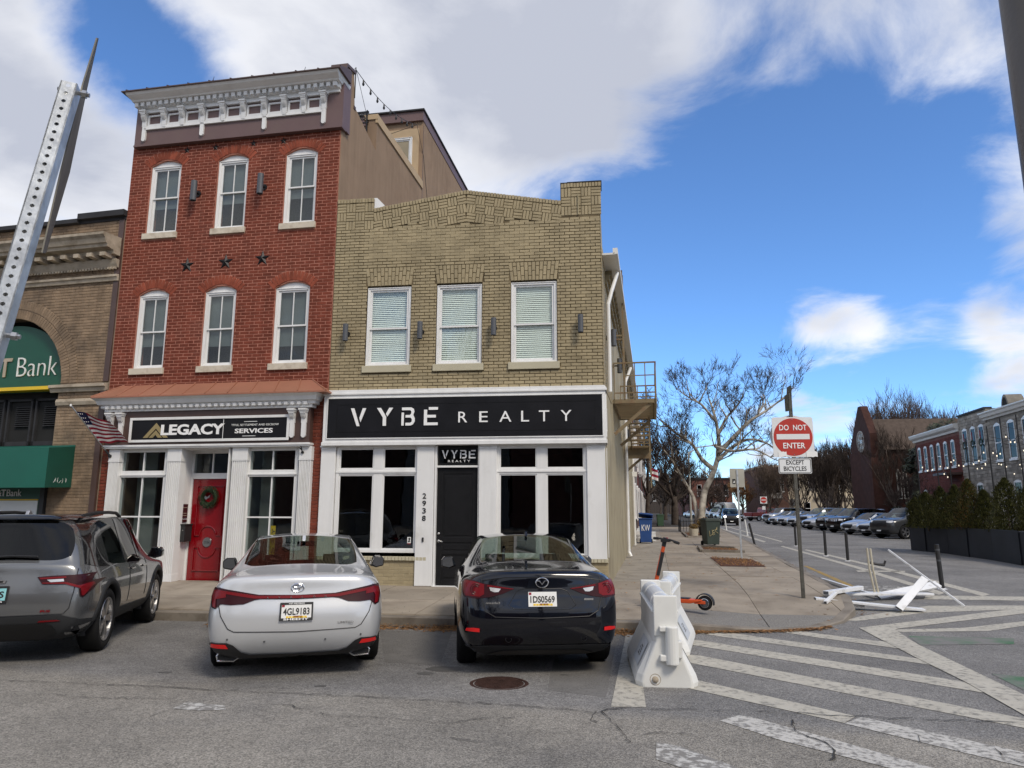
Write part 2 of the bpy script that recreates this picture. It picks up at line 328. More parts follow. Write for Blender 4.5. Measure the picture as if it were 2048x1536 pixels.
def lerp(x, xs, ys):
    if x <= xs[0]: return ys[0]
    for i in range(len(xs) - 1):
        if x <= xs[i + 1]: return ys[i] + (ys[i + 1] - ys[i]) * (x - xs[i]) / (xs[i + 1] - xs[i])
    return ys[-1]
def zroad(x, y): return lerp(y, [5, 10.8, 22], [0, -.1, 0])
def zwalk(x, y):
    z = lerp(y, [10.8, 14, 20], [.05, .175, .16])
    d = math.hypot(x - 3.1, y - 11.3)
    return min(z, zroad(x, y) + .015 + max(0, (d - .7)) * .085)
def gp(px, py, fn=zroad):                                # where a sight line meets the ground
    d = ray(px, py); z = 0; q = CAMP
    for _ in range(25):
        t = (z - CAMH) / d.z; q = CAMP + d * t; z = fn(q.x, q.y)
    return q
def at_y(px, py, y):
    d = ray(px, py); return CAMP + d * (y / d.y)
def text_mesh(s, w=None, h=None, depth=.01, bold=0.0, spacing=1.0, fit=True):
    c = bpy.data.curves.new('t', 'FONT'); c.body = s; c.extrude = depth / 2; c.offset = bold; c.space_character = spacing; c.resolution_u = 3; c.align_x = 'LEFT'
    o = bpy.data.objects.new('t', c); COL.objects.link(o); bpy.context.view_layer.update()
    me = bpy.data.meshes.new_from_object(o.evaluated_get(bpy.context.evaluated_depsgraph_get())); bpy.data.objects.remove(o)
    xs = [v.co.x for v in me.vertices]; ys = [v.co.y for v in me.vertices]
    x0, x1, y0, y1 = min(xs), max(xs), min(ys), max(ys)
    sx = (w / (x1 - x0)) if w else 1; sy = (h / (y1 - y0)) if h else sx
    if not w: sx = sy
    me.transform(Matrix(((sx, 0, 0, -x0 * sx), (0, 0, -1, 0), (0, sy, 0, -y0 * sy), (0, 0, 0, 1))))   # stands in the x-z plane, faces -y
    return me
def text_obj(s, name, mat, parent, loc, w=None, h=None, depth=.01, bold=0.0, spacing=1.0, rot=None):
    me = text_mesh(s, w, h, depth, bold, spacing); me.materials.clear(); me.materials.append(MATS[mat]); me.name = name
    return link(bpy.data.objects.new(name, me), parent, loc, rot)
def clip_poly(sub, cell):                                # Sutherland-Hodgman, cell convex counter-clockwise
    outp = list(sub)
    for i in range(len(cell)):
        a, b = cell[i], cell[(i + 1) % len(cell)]; inp = outp; outp = []
        if not inp: return []
        def side(p): return (b[0] - a[0]) * (p[1] - a[1]) - (b[1] - a[1]) * (p[0] - a[0])
        for j in range(len(inp)):
            p, q = inp[j - 1], inp[j]; sp, sq = side(p), side(q)
            if (sp >= 0) != (sq >= 0):
                t = sp / (sp - sq); outp.append((p[0] + (q[0] - p[0]) * t, p[1] + (q[1] - p[1]) * t))
            if sq >= 0: outp.append(q)
    return outp
def area(p): return .5 * sum(p[i][0] * p[(i + 1) % len(p)][1] - p[(i + 1) % len(p)][0] * p[i][1] for i in range(len(p)))
# ---------------------------------------------------------------- brickwork
def brick_verts(w, d, h, c=.004):
    c = min(c, w * .2, h * .2); x, z = w / 2, h / 2
    v = [(-x, d, -z), (x, d, -z), (x, d, z), (-x, d, z), (-x, c, -z), (x, c, -z), (x, c, z), (-x, c, z), (-x + c, 0, -z + c), (x - c, 0, -z + c), (x - c, 0, z - c), (-x + c, 0, z - c)]
    f = [(8, 9, 10, 11), (4, 5, 9, 8), (5, 6, 10, 9), (6, 7, 11, 10), (7, 4, 8, 11), (0, 1, 5, 4), (1, 2, 6, 5), (2, 3, 7, 6), (3, 0, 4, 7)]
    return v, f
_bm = {}
def brick_mesh(mat, k):
    if (mat, k) not in _bm:
        v, f = brick_verts(1, 1, 1, .0)
        v, f = brick_verts(.2, .03, .06, .0045); rr = random.Random(k)
        v = [(a / .2 + (rr.uniform(-.012, .012) if i > 3 else 0), b / .03, c / .06 + (rr.uniform(-.04, .04) if i > 3 else 0)) for i, (a, b, c) in enumerate(v)]
        _bm[(mat, k)] = MB().add(v, f).mesh('brick', mat)
    return _bm[(mat, k)]
def lay(bricks, frame, parent, mat, limit=300, depth=.03, jit=.003, stuff_name='bricks', sort=True):
    """bricks: (cx, cz, w, h, rot, proud). The nearest ones become parts of their own, the rest one mesh."""
    if sort: bricks = sorted(bricks, key=lambda b: (frame.pt(b[0], 0, b[1]) - CAMP).length)
    rest = MB(); rr = random.Random(len(bricks))
    for i, (cx, cz, w, h, rot, proud) in enumerate(bricks):
        y = -proud + rr.uniform(-jit, jit); tilt = rr.uniform(-.008, .008)
        if i < limit:
            inst(brick_mesh(mat, i % 7), 'brick', parent, (cx, y, cz), (0, -rot + tilt, 0), (w, depth, h))
        else:
            v, f = brick_verts(w, depth, h, .0045); c, s_ = math.cos(rot - tilt), math.sin(rot - tilt)
            rest.add([(cx + a * c - b2 * s_, y + d_, cz + a * s_ + b2 * c) for a, d_, b2 in v], f)
    if rest.v: rest.build(stuff_name, mat, parent, kind='stuff')
def field(x0, x1, z0, z1, course, blen, joint, holes, proud=.0, hz=None, rr=random):
    """running bond between z0 and z1 with holes [(xa, xb, za, zb)]"""
    out_ = []; n = int(round((z1 - z0) / course))
    for r in range(n):
        za = z0 + r * course; zb = za + course; zm = (za + zb) / 2
        iv = [(x0, x1)]
        for h in holes:
            ha, hb = (h[0], h[1]) if not callable(h[0]) else h[0](zm)
            if h[2] < zm < h[3]:
                nv = []
                for a, b in iv:
                    if hb <= a or ha >= b: nv.append((a, b)); continue
                    if ha > a: nv.append((a, ha))
                    if hb < b: nv.append((hb, b))
                iv = nv
        off = (r % 2) * blen / 2 + rr.uniform(-.006, .006)
        for a, b in iv:
            k = math.floor((a - x0 - off) / blen); x = x0 + off + k * blen
            while x < b - .02:
                s_, e_ = max(x, a), min(x + blen, b)
                if e_ - s_ > .022: out_.append(((s_ + e_) / 2, zm, e_ - s_ - joint, course - joint, 0, proud))
                x += blen
    return out_
# ---------------------------------------------------------------- ground
xs = [-600, -120, -30, -12, -4, 4, 12, 30, 120, 600]; ys = [-600, -60, 0, 5, 7, 9, 10.8, 13, 16, 19, 22, 40, 100, 300, 1200]
g = MB()
vs = [(x, y, zroad(x, y)) for y in ys for x in xs]; nx = len(xs)
g.add(vs, [(j * nx + i, j * nx + i + 1, (j + 1) * nx + i + 1, (j + 1) * nx + i) for j in range(len(ys) - 1) for i in range(nx - 1)])
road = g.build('road', 'asphalt', kind='structure')
def sheet(name, pts, mat, lift=.004, fn=zroad, parent=road, cut=.6):
    """a flat patch that follows the road: pts are ground (x, y)"""
    bm = bmesh.new(); f = bm.faces.new([bm.verts.new((p[0], p[1], 0)) for p in pts]); bmesh.ops.triangulate(bm, faces=[f])
    for yy in (5, 7, 9, 10.8, 13, 16, 19, 22):
        bmesh.ops.bisect_plane(bm, geom=bm.verts[:] + bm.edges[:] + bm.faces[:], plane_co=(0, yy, 0), plane_no=(0, 1, 0))
    for v in bm.verts: v.co.z = fn(v.co.x, v.co.y) + lift
    bmesh.ops.recalc_face_normals(bm, faces=bm.faces[:])
    if sum(f.normal.z for f in bm.faces) < 0: bmesh.ops.reverse_faces(bm, faces=bm.faces[:])
    me = bpy.data.meshes.new(name); bm.to_mesh(me); bm.free(); me.materials.append(MATS[mat])
    return link(bpy.data.objects.new(name, me), parent)
def zp(zx, zy): q = gp(1340 + .3457 * zx, 1160 + .3457 * zy); return (q.x, q.y)
def pp(px, py): q = gp(px, py); return (q.x, q.y)
for nm, mat, pts in [
    ('hatch_stripe', 'paint', [(560, 283), (640, 283), (1245, 358), (1330, 398), (640, 301)]),
    ('hatch_stripe', 'paint', [(150, 290), (300, 297), (1430, 455), (1530, 495), (120, 303)]),
    ('hatch_stripe', 'paint', [(60, 343), (180, 352), (1700, 590), (1820, 655), (60, 366)]),
    ('hatch_stripe', 'paint', [(60, 430), (180, 440), (2300, 853), (2300, 908), (60, 470)]),
    ('hatch_stripe', 'paint', [(60, 570), (160, 582), (1075, 790), (1010, 830), (60, 618)])]:
    sheet(nm, [zp(*p) for p in pts], mat)
sheet('edge_line', [zp(*p) for p in [(1095, 280), (1300, 288), (1440, 378), (2048, 668), (2400, 835), (2400, 975), (2048, 785), (1700, 588), (1430, 455), (1245, 358)]], 'paint', .008)
sheet('edge_line', [zp(*p) for p in [(1095, 278), (1330, 250), (2048, 162), (2300, 132), (2300, 168), (2048, 195), (1320, 283), (1265, 300)]], 'paint', .006)
sheet('edge_line', [zp(*p) for p in [(1275, 289), (1700, 278), (2048, 240), (2300, 214), (2300, 240), (2048, 265), (1850, 296), (1310, 303)]], 'paint', .004)
sheet('edge_line', [zp(*p) for p in [(1010, 235), (1110, 210), (1500, 150), (2300, 148), (2300, 160), (1480, 190), (1090, 238)]], 'paint')
sheet('stop_line', [zp(*p) for p in [(1480, 90), (2300, 101), (2300, 124), (1470, 112)]], 'paint')
sheet('green_patch', [zp(*p) for p in [(1380, 325), (1990, 338), (1990, 372), (1450, 378)]], 'paint_green')
sheet('green_patch', [zp(*p) for p in [(1860, 545), (2300, 585), (2300, 720), (2048, 640)]], 'paint_green')
sheet('crosswalk_bar', [zp(*p) for p in [(285, 815), (400, 785), (470, 795), (1000, 940), (1900, 1200), (1700, 1200), (640, 930)]], 'paint_old')
sheet('crosswalk_bar', [zp(*p) for p in [(1010, 832), (1110, 795), (1500, 880), (2300, 1055), (2300, 1135), (1900, 1050), (1450, 940)]], 'paint_old')
sheet('crosswalk_bar', [zp(*p) for p in [(-80, 940), (60, 965), (500, 1130), (500, 1240), (-80, 1040)]], 'paint_worn')
sheet('parking_line', [pp(1222, 1414), pp(1292, 1415), pp(1270, 1258), pp(1254, 1258)], 'paint')
sheet('paint_patch', [pp(345, 1418), pp(375, 1404), pp(450, 1412), pp(452, 1420), pp(400, 1422)], 'paint_worn')
sheet('lane_line', [pp(1561, 1093), pp(1566, 1092), pp(1890, 1186), pp(1878, 1190)], 'paint')
sheet('lane_line', [pp(1608, 1100), pp(1613, 1099), pp(1980, 1189), pp(1966, 1193)], 'paint')
sheet('lane_line', [pp(1416, 1050), pp(1420, 1050), pp(1532, 1083), pp(1528, 1085)], 'paint')
sheet('lane_line', [pp(1440, 1050), pp(1444, 1050), pp(1566, 1083), pp(1562, 1084)], 'paint')
sheet('lane_line', [pp(1712, 1141), pp(1810, 1142), pp(1810, 1144), pp(1716, 1144)], 'paint')
sheet('yellow_line', [pp(1606, 1132), pp(1614, 1132), pp(1746, 1188), pp(1733, 1190)], 'paint_yellow')
# bicycle symbol: two rings and a frame, worn
def ring(c, r, w, n=14): return [[(c[0] + rr_ * math.cos(t), c[1] + rr_ * math.sin(t)) for rr_, t in ((r, a), (r, b), (r - w, b), (r - w, a))] for a, b in [(2 * math.pi * i / n, 2 * math.pi * (i + 1) / n) for i in range(n)]]
bc = pp(1790, 1178); bmark = MB()
for cx_ in (-.42, .42):
    for q in ring((bc[0] + cx_, bc[1]), .34, .1): bmark.add([(x, y, zroad(x, y) + .005) for x, y in q], [(0, 1, 2, 3)])
for a, b in (((-.42, 0), (-.1, .55)), ((-.1, .55), (.3, .55)), ((.3, .55), (.42, 0)), ((-.42, 0), (.1, 0)), ((.1, 0), (.3, .55)), ((-.1, .55), (.1, 0))):
    d = Vector((b[0] - a[0], b[1] - a[1])).normalized() * .05; n2 = Vector((-d.y, d.x))
    bmark.add([(bc[0] + p[0] + s_ * n2.x, bc[1] + p[1] + s_ * n2.y, zroad(0, bc[1]) + .0055) for p, s_ in ((a, 1), (a, -1), (b, -1), (b, 1))], [(0, 1, 2, 3)])
bmark.build('bicycle_marking', 'paint_worn', road)
def crack(pts, w=.012, seed=0):
    rr = random.Random(seed); P = [Vector(pp(*p)) for p in pts]; path = []
    for a, b in zip(P, P[1:]):
        n = max(2, int((b - a).length / .07))
        for i in range(n):
            q = a + (b - a) * (i / n); path.append(q + Vector((rr.uniform(-.012, .012), rr.uniform(-.03, .03))))
    path.append(P[-1]); m = MB(); vs = []
    for i, q in enumerate(path):
        d = (path[min(i + 1, len(path) - 1)] - path[max(0, i - 1)]).normalized(); n2 = Vector((-d.y, d.x)) * w * rr.uniform(.08, .9)
        for s_ in (1, -1): vs.append((q.x + s_ * n2.x, q.y + s_ * n2.y, zroad(q.x, q.y) + .0105))
    m.add(vs, [(2 * i, 2 * i + 1, 2 * i + 3, 2 * i + 2) for i in range(len(path) - 1)]); return m.build('crack', 'crack', road)
for i, (pts, w) in enumerate([([(-40, 1361), (300, 1374), (520, 1386), (700, 1393), (860, 1402), (1010, 1411), (1160, 1422), (1190, 1427), (1230, 1419), (1400, 1420), (1600, 1428), (1760, 1437), (2100, 1449)], .010),
    ([(1205, 1426), (1235, 1455), (1262, 1487)], .010), ([(1190, 1427), (1180, 1441), (1195, 1446)], .008), ([(690, 1433), (790, 1438), (830, 1444), (900, 1447), (960, 1440), (1030, 1436)], .006),
    ([(1585, 1440), (1588, 1462), (1650, 1488), (1672, 1505), (1660, 1522)], .011), ([(1838, 1475), (1842, 1490), (1930, 1498)], .007), ([(1990, 1500), (2010, 1515), (2048, 1530)], .007), ([(1260, 1472), (1330, 1466), (1390, 1472)], .006),
    ([(110, 1392), (180, 1397), (260, 1398), (350, 1400)], .006), ([(300, 1435), (345, 1420), (380, 1408)], .006), ([(560, 1408), (660, 1432), (700, 1436)], .006), ([(900, 1478), (1010, 1492), (1040, 1500)], .006)]):
    crack(pts, w, i)
sheet('road_patch', [pp(1120, 1262), pp(1236, 1262), pp(1212, 1395), pp(1095, 1380)], 'asphalt_patch', .0015)
sheet('road_patch', [pp(760, 1262), pp(905, 1262), pp(880, 1330), pp(770, 1325)], 'asphalt_patch', .0015)
# manhole cover
mc = gp(998, 1367); mh = thing('manhole_cover', 'round rusty iron manhole cover in the asphalt behind the dark sedan', 'manhole cover', (mc.x, mc.y, zroad(mc.x, mc.y) - .004))
MB().lathe([(0, .010), (.245, .010), (.25, .006), (.25, -.02)], n=40).build('lid', 'rust_iron', mh)
MB().lathe([(.262, -.02), (.262, .009), (.285, .009), (.30, .004)], n=40).build('rim', 'rust_iron', mh)
rb = MB()
for i in range(-5, 6):
    w = math.sqrt(max(0, .22 ** 2 - (i * .04) ** 2)); rb.box(-w, w, i * .04 - .008, i * .04 + .008, .009, .0135)
rb.build('ribs', 'rust_iron', mh)
for k, (a, b) in enumerate([(890, 1338), (850, 1347), (640, 1372), (1130, 1350), (330, 1345)]):
    q = gp(a, b); sheet('oil_stain', [(q.x + .22 * math.cos(t) * [1, .45, .3, .22, .35][k], q.y + .13 * math.sin(t) * [1, .45, .3, .22, .35][k] + random.uniform(-.02, .02)) for t in [i * .45 for i in range(14)]], 'stain', .003)
# ---------------------------------------------------------------- sidewalk
KERB = [(-70, 10.95), (1.0, 10.97), (1.9, 11.15), (2.6, 11.32), (3.2, 11.58), (3.75, 12.15), (4.2, 12.95), (4.45, 13.95), (4.72, 16.3), (5.45, 23), (6.75, 34), (9.6, 62), (13.6, 105), (26, 240)]
def wallx(y): return .07 + .0705 * (y - 14)
region = KERB + [(26 - 5.5, 240), (wallx(60) + .0, 60), (wallx(14), 14.0), (-70, 14.6)]
def side_off(pts, d):
    o_ = []
    for i, p in enumerate(pts):
        a = Vector(pts[max(0, i - 1)]); b = Vector(pts[min(len(pts) - 1, i + 1)]); t = (b - a).normalized(); o_.append((p[0] - t.y * d, p[1] + t.x * d))
    return o_
inner = side_off(KERB, .16)
walk = MB()
n0 = len(KERB); far = [(-70, 15.0), (1.0, 15), (1.9, 15), (2.0, 15.2), (2.1, 15.5), (2.2, 15.9), (2.3, 16.1), (2.3, 16.3)]
wv = []; 
for (x, y) in inner: wv.append((x, y, zwalk(x, y) - .012))
backp = [(-70, 14.8), (wallx(14) - .2, 14.4), (wallx(14), 14.4), (wallx(14) , 14.5), (wallx(14.6), 14.6), (wallx(15), 15), (wallx(15.4), 15.4), (wallx(16), 16), (wallx(17), 17), (wallx(23.5), 23.5), (wallx(34.5), 34.5), (wallx(62.5), 62.5), (wallx(105.5), 105.5), (wallx(240) , 240)]
for (x, y) in backp: wv.append((x, y, zwalk(x, y) - .012))
walk.add(wv, [(i, i + 1, n0 + i + 1, n0 + i) for i in range(n0 - 1)])
sidewalk = walk.build('sidewalk', 'joint', kind='structure')
reg = inner + [(wallx(105), 105), (wallx(60), 60), (wallx(14), 14.35), (-70, 14.6)]
reg = [p for p in reg if p[1] < 70] 
cells = []
for i in range(-9, 4):
    xk, xk1 = 1.30 + i * 1.35, 1.30 + (i + 1) * 1.35
    v = 10.9
    for j in range(34):
        v1 = v + (1.55 if j < 2 else 1.5)
        if j == 2: v1 = 15.5
        if v > 62: break
        if j > 2 and xk1 + .0705 * (v - 14) < wallx(v): v = v1; continue
        sk = lambda x, y: x + .0705 * (y - 14)
        cells.append((i, j, [(sk(xk, v), v), (sk(xk1, v), v), (sk(xk1, v1), v1), (sk(xk, v1), v1)])); v = v1
for i, j, cell in cells:
    p = clip_poly(reg, cell)
    q = []
    for a in p:
        if not q or math.hypot(a[0] - q[-1][0], a[1] - q[-1][1]) > .02: q.append(a)
    if len(q) < 3 or abs(area(q)) < .05: continue
    if area(q) < 0: q.reverse()
    cx, cy = sum(a[0] for a in q) / len(q), sum(a[1] for a in q) / len(q)
    dz = random.uniform(-.004, .006); s = MB(); n = len(q); jn = .007
    def shr(a): d = Vector((a[0] - cx, a[1] - cy)); l = d.length; d *= (l - jn) / l if l > jn else 1; return (cx + d.x, cy + d.y)
    top = [shr(a) for a in q]
    s.add([(a[0], a[1], zwalk(*a) + dz) for a in top] + [(a[0], a[1], zwalk(*a) - .05) for a in q], [tuple(range(n))] + [(k, k + n, (k + 1) % n + n, (k + 1) % n) for k in range(n)])
    ag = j == 0 and i >= 0
    s.build('slab', 'aggregate' if ag else ('concrete_new' if (cx < wallx(cy) + 1.3 and cy > 15) else 'concrete'), sidewalk)
kb = MB(); kv = []; 
for (x, y), (xi, yi) in zip(KERB, inner):
    kv += [(x, y, zroad(x, y) - .1), (x, y, zwalk(x, y) - .012), (x - (x - xi) * .12, y + (yi - y) * .12, zwalk(x, y) + .002), (xi, yi, zwalk(xi, yi) + .004)]
kb.add(kv, [(i * 4 + k, (i + 1) * 4 + k, (i + 1) * 4 + k + 1, i * 4 + k + 1) for i in range(n0 - 1) for k in range(3)])
kb.build('kerb', 'kerb', kind='structure')
# ================================================================ tan painted-brick shop
TF = Frame((0, 14, 0), 0)
tan = thing('brick_shop', 'two-storey tan painted brick shop with stepped parapet and white storefront on the corner', 'building', (0, 14, 0))
def dc(x, z, y, D=14.0):                                   # the same sight line taken to a plane y nearer or farther
    k = (D + y) / D; return x * k, CAMH + (z - CAMH) * k
XL, XR = -5.70, .07
wins = [(-4.94, -3.965), (-3.41, -2.43), (-1.825, -.855)]; WZ0, WZ1 = 4.64, 6.40
core = MB()
def wall_with_holes(mb, x0, x1, z0, z1, y0, y1, holes, mi=0):
    xs_ = sorted(set([x0, x1] + [h[0] for h in holes] + [h[1] for h in holes]))
    for a, b in zip(xs_, xs_[1:]):
        zz = [(z0, z1)]
        for h in holes:
            if h[0] <= a + 1e-6 and h[1] >= b - 1e-6:
                nz = []
                for c, d in zz:
                    if h[3] <= c or h[2] >= d: nz.append((c, d)); continue
                    if h[2] > c: nz.append((c, h[2]))
                    if h[3] < d: nz.append((h[3], d))
                zz = nz
        for c, d in zz: mb.box(a, b, y0, y1, c, d, mi)
hol = [(a, b, WZ0 - .14, WZ1) for a, b in wins]
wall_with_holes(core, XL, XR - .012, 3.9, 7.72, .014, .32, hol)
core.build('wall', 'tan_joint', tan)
def ptop(x):                                              # parapet outline
    if x < -4.86: return 8.43
    if x > -.75: return 8.52
    return lerp(x, [-4.86, -2.80, -.75], [8.19, 8.50, 8.14])
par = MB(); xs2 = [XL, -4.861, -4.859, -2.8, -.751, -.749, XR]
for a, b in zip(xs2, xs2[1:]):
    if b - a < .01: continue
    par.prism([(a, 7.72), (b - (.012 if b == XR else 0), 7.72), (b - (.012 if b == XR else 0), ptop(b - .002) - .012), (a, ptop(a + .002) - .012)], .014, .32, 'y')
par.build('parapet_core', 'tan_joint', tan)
rs = random.Random(3)
bricks = []
lint = [(a - .03, b + .03, WZ1, 6.81) for a, b in wins]; holes = [(a, b, WZ0 - .14, WZ1) for a, b in wins] + [(a - .045, b + .045, 4.49, 4.645) for a, b in wins] + lint
bricks += field(XL, XR, 4.13, 7.70, .0688, .2135, .0125, holes, rr=rs)
# flat arches: splayed double soldier courses
for a, b in wins:
    n = 13
    for i in range(n):
        t = (i + .5) / n; xb = a + (b - a) * t; xt = a - .055 + (b - a + .11) * t; rot = -math.atan2(xt - xb, .40); w = (b - a) / n
        cuts = [0, .215, .41] if i % 2 == 0 else [0, .105, .315, .41]
        for c0, c1 in zip(cuts, cuts[1:]):
            zm = WZ1 + (c0 + c1) / 2; f = (zm - WZ1) / .41
            bricks.append((xb + (xt - xb) * f, zm, w * (1 + .1 * f) - .012, c1 - c0 - .011, rot, .0))
# basket weave of the parapet and its rowlock coping
kept = []
def weave(x0, x1, z0, z1, rows, ph):
    sl = (z1 - z0) / (x1 - x0); n = max(1, round((x1 - x0) / .207)); cw = (x1 - x0) / n; ang = math.atan(sl)
    for r in range(rows):
        for i in range(n):
            cx = x0 + (i + .5) * cw; top = z0 + sl * (cx - x0) - .105 - r * .207; cz = top - .1035
            if cz < 7.72: continue
            kept.append((cx, cz, cw))
            for k in (-1, 0, 1):
                if (i + r + ph) % 2: bricks.append((cx + k * cw / 3 * math.cos(ang), cz + k * cw / 3 * sl, cw / 3 - .011, .196, ang, .002))
                else: bricks.append((cx - math.sin(ang) * k * .069, cz + k * .069, cw - .011, .058, ang, .002))
    m = max(1, round((x1 - x0) / .0672)); w = (x1 - x0) / m
    for i in range(m):
        cx = x0 + (i + .5) * w; bricks.append((cx, z0 + sl * (cx - x0) - .050 + rs.uniform(-.004, .004), w - .010, .094, ang * .6, .012))
weave(XL, -4.86, 8.43, 8.43, 4, 0); weave(-4.86, -2.80, 8.19, 8.50, 4, 1); weave(-2.80, -.75, 8.50, 8.14, 4, 0); weave(-.75, XR + .03, 8.52, 8.52, 4, 1)
for b in field(XL, XR, 7.70 - .0124, 8.02, .0688, .2135, .0125, [], rr=rs):   # ordinary courses under the weave
    if all(abs(b[0] - c[0]) > (c[2] + b[2]) / 2 - .06 or abs(b[1] - c[1]) > .112 for c in kept): bricks.append(b)
for i_, b in enumerate(bricks):                            # heavily painted band where most joints are filled nearly flush
    if -4.98 < b[0] < -1.25 + .12 * math.sin(b[1] * 40) and 6.98 + .05 * math.sin(b[0] * 5) < b[1] < 7.66 and b[4] == 0 and rs.random() < .93: bricks[i_] = (b[0], b[1] + rs.uniform(-.003, .003), b[2] + .0085, b[3] + rs.uniform(.006, .011), rs.uniform(-.006, .006), b[5] + .001)
lay(bricks, TF, tan, 'tan_paint', 300, .03, .0035)
MB().box(XR - .02, XR + .045, .0, .34, 8.46, 8.55).box(-.76, -.60, -.01, .34, 8.515, 8.54).box(-.62, XR + .03, -.012, .34, 8.525, 8.548).build('coping_flashing', 'roof_dark', tan)
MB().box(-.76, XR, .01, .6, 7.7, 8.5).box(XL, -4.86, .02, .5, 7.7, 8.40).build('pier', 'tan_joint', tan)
MB().prism([(-4.872, 8.19), (-4.872, 8.44), (-4.80, 8.44), (-4.64, 8.27), (-4.64, 8.21)], .02, .34, 'y').build('step_flashing', 'white_trim', tan)
MB().box(-.395, -.375, -.03, .0, 7.80, 8.26).build('wall_strap', 'tan_smooth', tan)
# upper windows
def sash_window(parent, x0, x1, z0, z1, frame_m, name='window', y=.0, mull=0, mid=None, blind=None, shade=None, arch=0, pane='pane', fw=.055, deep=.10):
    w = MB(); mid = mid or (z0 + z1) / 2
    yb = y + deep
    # outer casing
    w.box(x0, x0 + fw, y + .02, yb, z0, z1).box(x1 - fw, x1, y + .02, yb, z0, z1).box(x0 + fw, x1 - fw, y + .02, yb, z1 - fw, z1).box(x0 + fw, x1 - fw, y + .02, yb, z0, z0 + .04)
    # casing lip
    w.box(x0, x0 + .018, y + .005, y + .02, z0, z1).box(x1 - .018, x1, y + .005, y + .02, z0, z1).box(x0 + .018, x1 - .018, y + .005, y + .02, z1 - .018, z1)
    if arch:
        pts = [(x0, z1)] + [(x0 + (x1 - x0) * i / 12, z1 + arch * (1 - (2 * i / 12 - 1) ** 2)) for i in range(13)] + [(x1, z1)]
        w.prism(pts, y + .03, yb, 'y')
    win = w.build(name, frame_m, parent, bevel=.004)
    i0, i1 = x0 + fw, x1 - fw; s = .045
    for tag_, (a, b, yo) in {'upper': (mid - .02, z1 - fw, .045), 'lower': (z0 + .04, mid + .02, .075)}.items():
        q = MB(); ya, yb2 = y + yo, y + yo + .03
        bot = s * 1.25 if tag_ == 'lower' else s * .8
        q.box(i0, i0 + s, ya, yb2, a, b).box(i1 - s, i1, ya, yb2, a, b).box(i0 + s, i1 - s, ya, yb2, b - s * .85, b).box(i0 + s, i1 - s, ya, yb2, a, a + bot)
        for k in range(mull):
            xm = i0 + (i1 - i0) * (k + 1) / (mull + 1); q.box(xm - .011, xm + .011, ya + .002, yb2 - .002, a + bot, b - s * .85)
        q.build('sash', frame_m, win, bevel=.003)
        xe = [i0 + s] + [i0 + (i1 - i0) * (k + 1) / (mull + 1) for k in range(mull)] + [i1 - s]
        for xa, xb in zip(xe, xe[1:]):
            MB().box(xa + .001, xb - .001, ya + .012, ya + .016, a + bot, b - s * .85).build('pane', pane, win)
    if shade: MB().box(i0 + .01, i1 - .01, y + .135, y + .139, shade, z1 - .02).build('roller_shade', 'shade_grey', win)
    if blind:
        bl = MB().box(i0, i1, y + .108, y + .14, z1 - .10, z1 - .05).build('blind', 'blind', parent)
        z = z1 - .115; me = MB().add([(-.5, -.016, -.020), (.5, -.016, -.020), (.5, .010, .018), (-.5, .010, .018), (-.5, -.013, -.023), (.5, -.013, -.023), (.5, .013, .015), (-.5, .013, .015)], [(0, 1, 2, 3), (4, 7, 6, 5), (0, 4, 5, 1), (2, 6, 7, 3)]).mesh('slat', 'blind')
        while z > z0 + .07: inst(me, 'slat', bl, ((i0 + i1) / 2, y + .122, z), (random.uniform(-.06, .06), random.uniform(-.004, .004), 0), (i1 - i0 - .01, 1, 1)); z -= .0425
        MB().box(i0, i1, y + .15, y + .155, z0 + .03, z1 - .06).build('blind_back', 'blind', bl)
    return win
for k, (a, b) in enumerate(wins):
    sash_window(tan, a + .008, b - .008, WZ0 + .01, WZ1 - .03, 'white_trim', blind=True, y=.02, mid=5.47, pane='pane_clear')
    MB().box(a - .045, b + .045, -.045, .12, 4.50, 4.645).build('sill', 'tan_sill', tan, bevel=.006)
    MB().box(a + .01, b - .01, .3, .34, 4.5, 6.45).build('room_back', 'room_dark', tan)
# ---- storefront
FY = -.13
def db(x, z, y=FY): return dc(x, z, y)
st = MB(); x0, zt = db(-5.79, 4.12); x1, _ = db(.10, 4.1); _, zb = db(0, 3.0)
st.box(x0, x1, FY, .3, zb, zt - .07).box(x0 - .02, x1 + .03, FY - .03, .3, zt - .085, zt - .045).prism([(x0 - .02, zt - .045), (x1 + .03, zt - .045), (x1 - .02, zt + .02), (x0 + .02, zt + .02)], FY - .01, .2, 'y')
st.box(x0 - .015, x1 + .02, FY - .02, .25, zb - .03, zb + .045)
# return of the fascia along the side street
sx = .07
st.box(x1 - .20, x1 + .001, -.12, 2.15, zb, zt - .072).box(x1 - .2, x1 + .029, -.12, 2.17, zt - .085, zt - .046).box(x1 - .2, x1 + .019, -.11, 2.16, zb - .03, zb + .044)
st.build('fascia', 'white_trim', tan, bevel=.006)
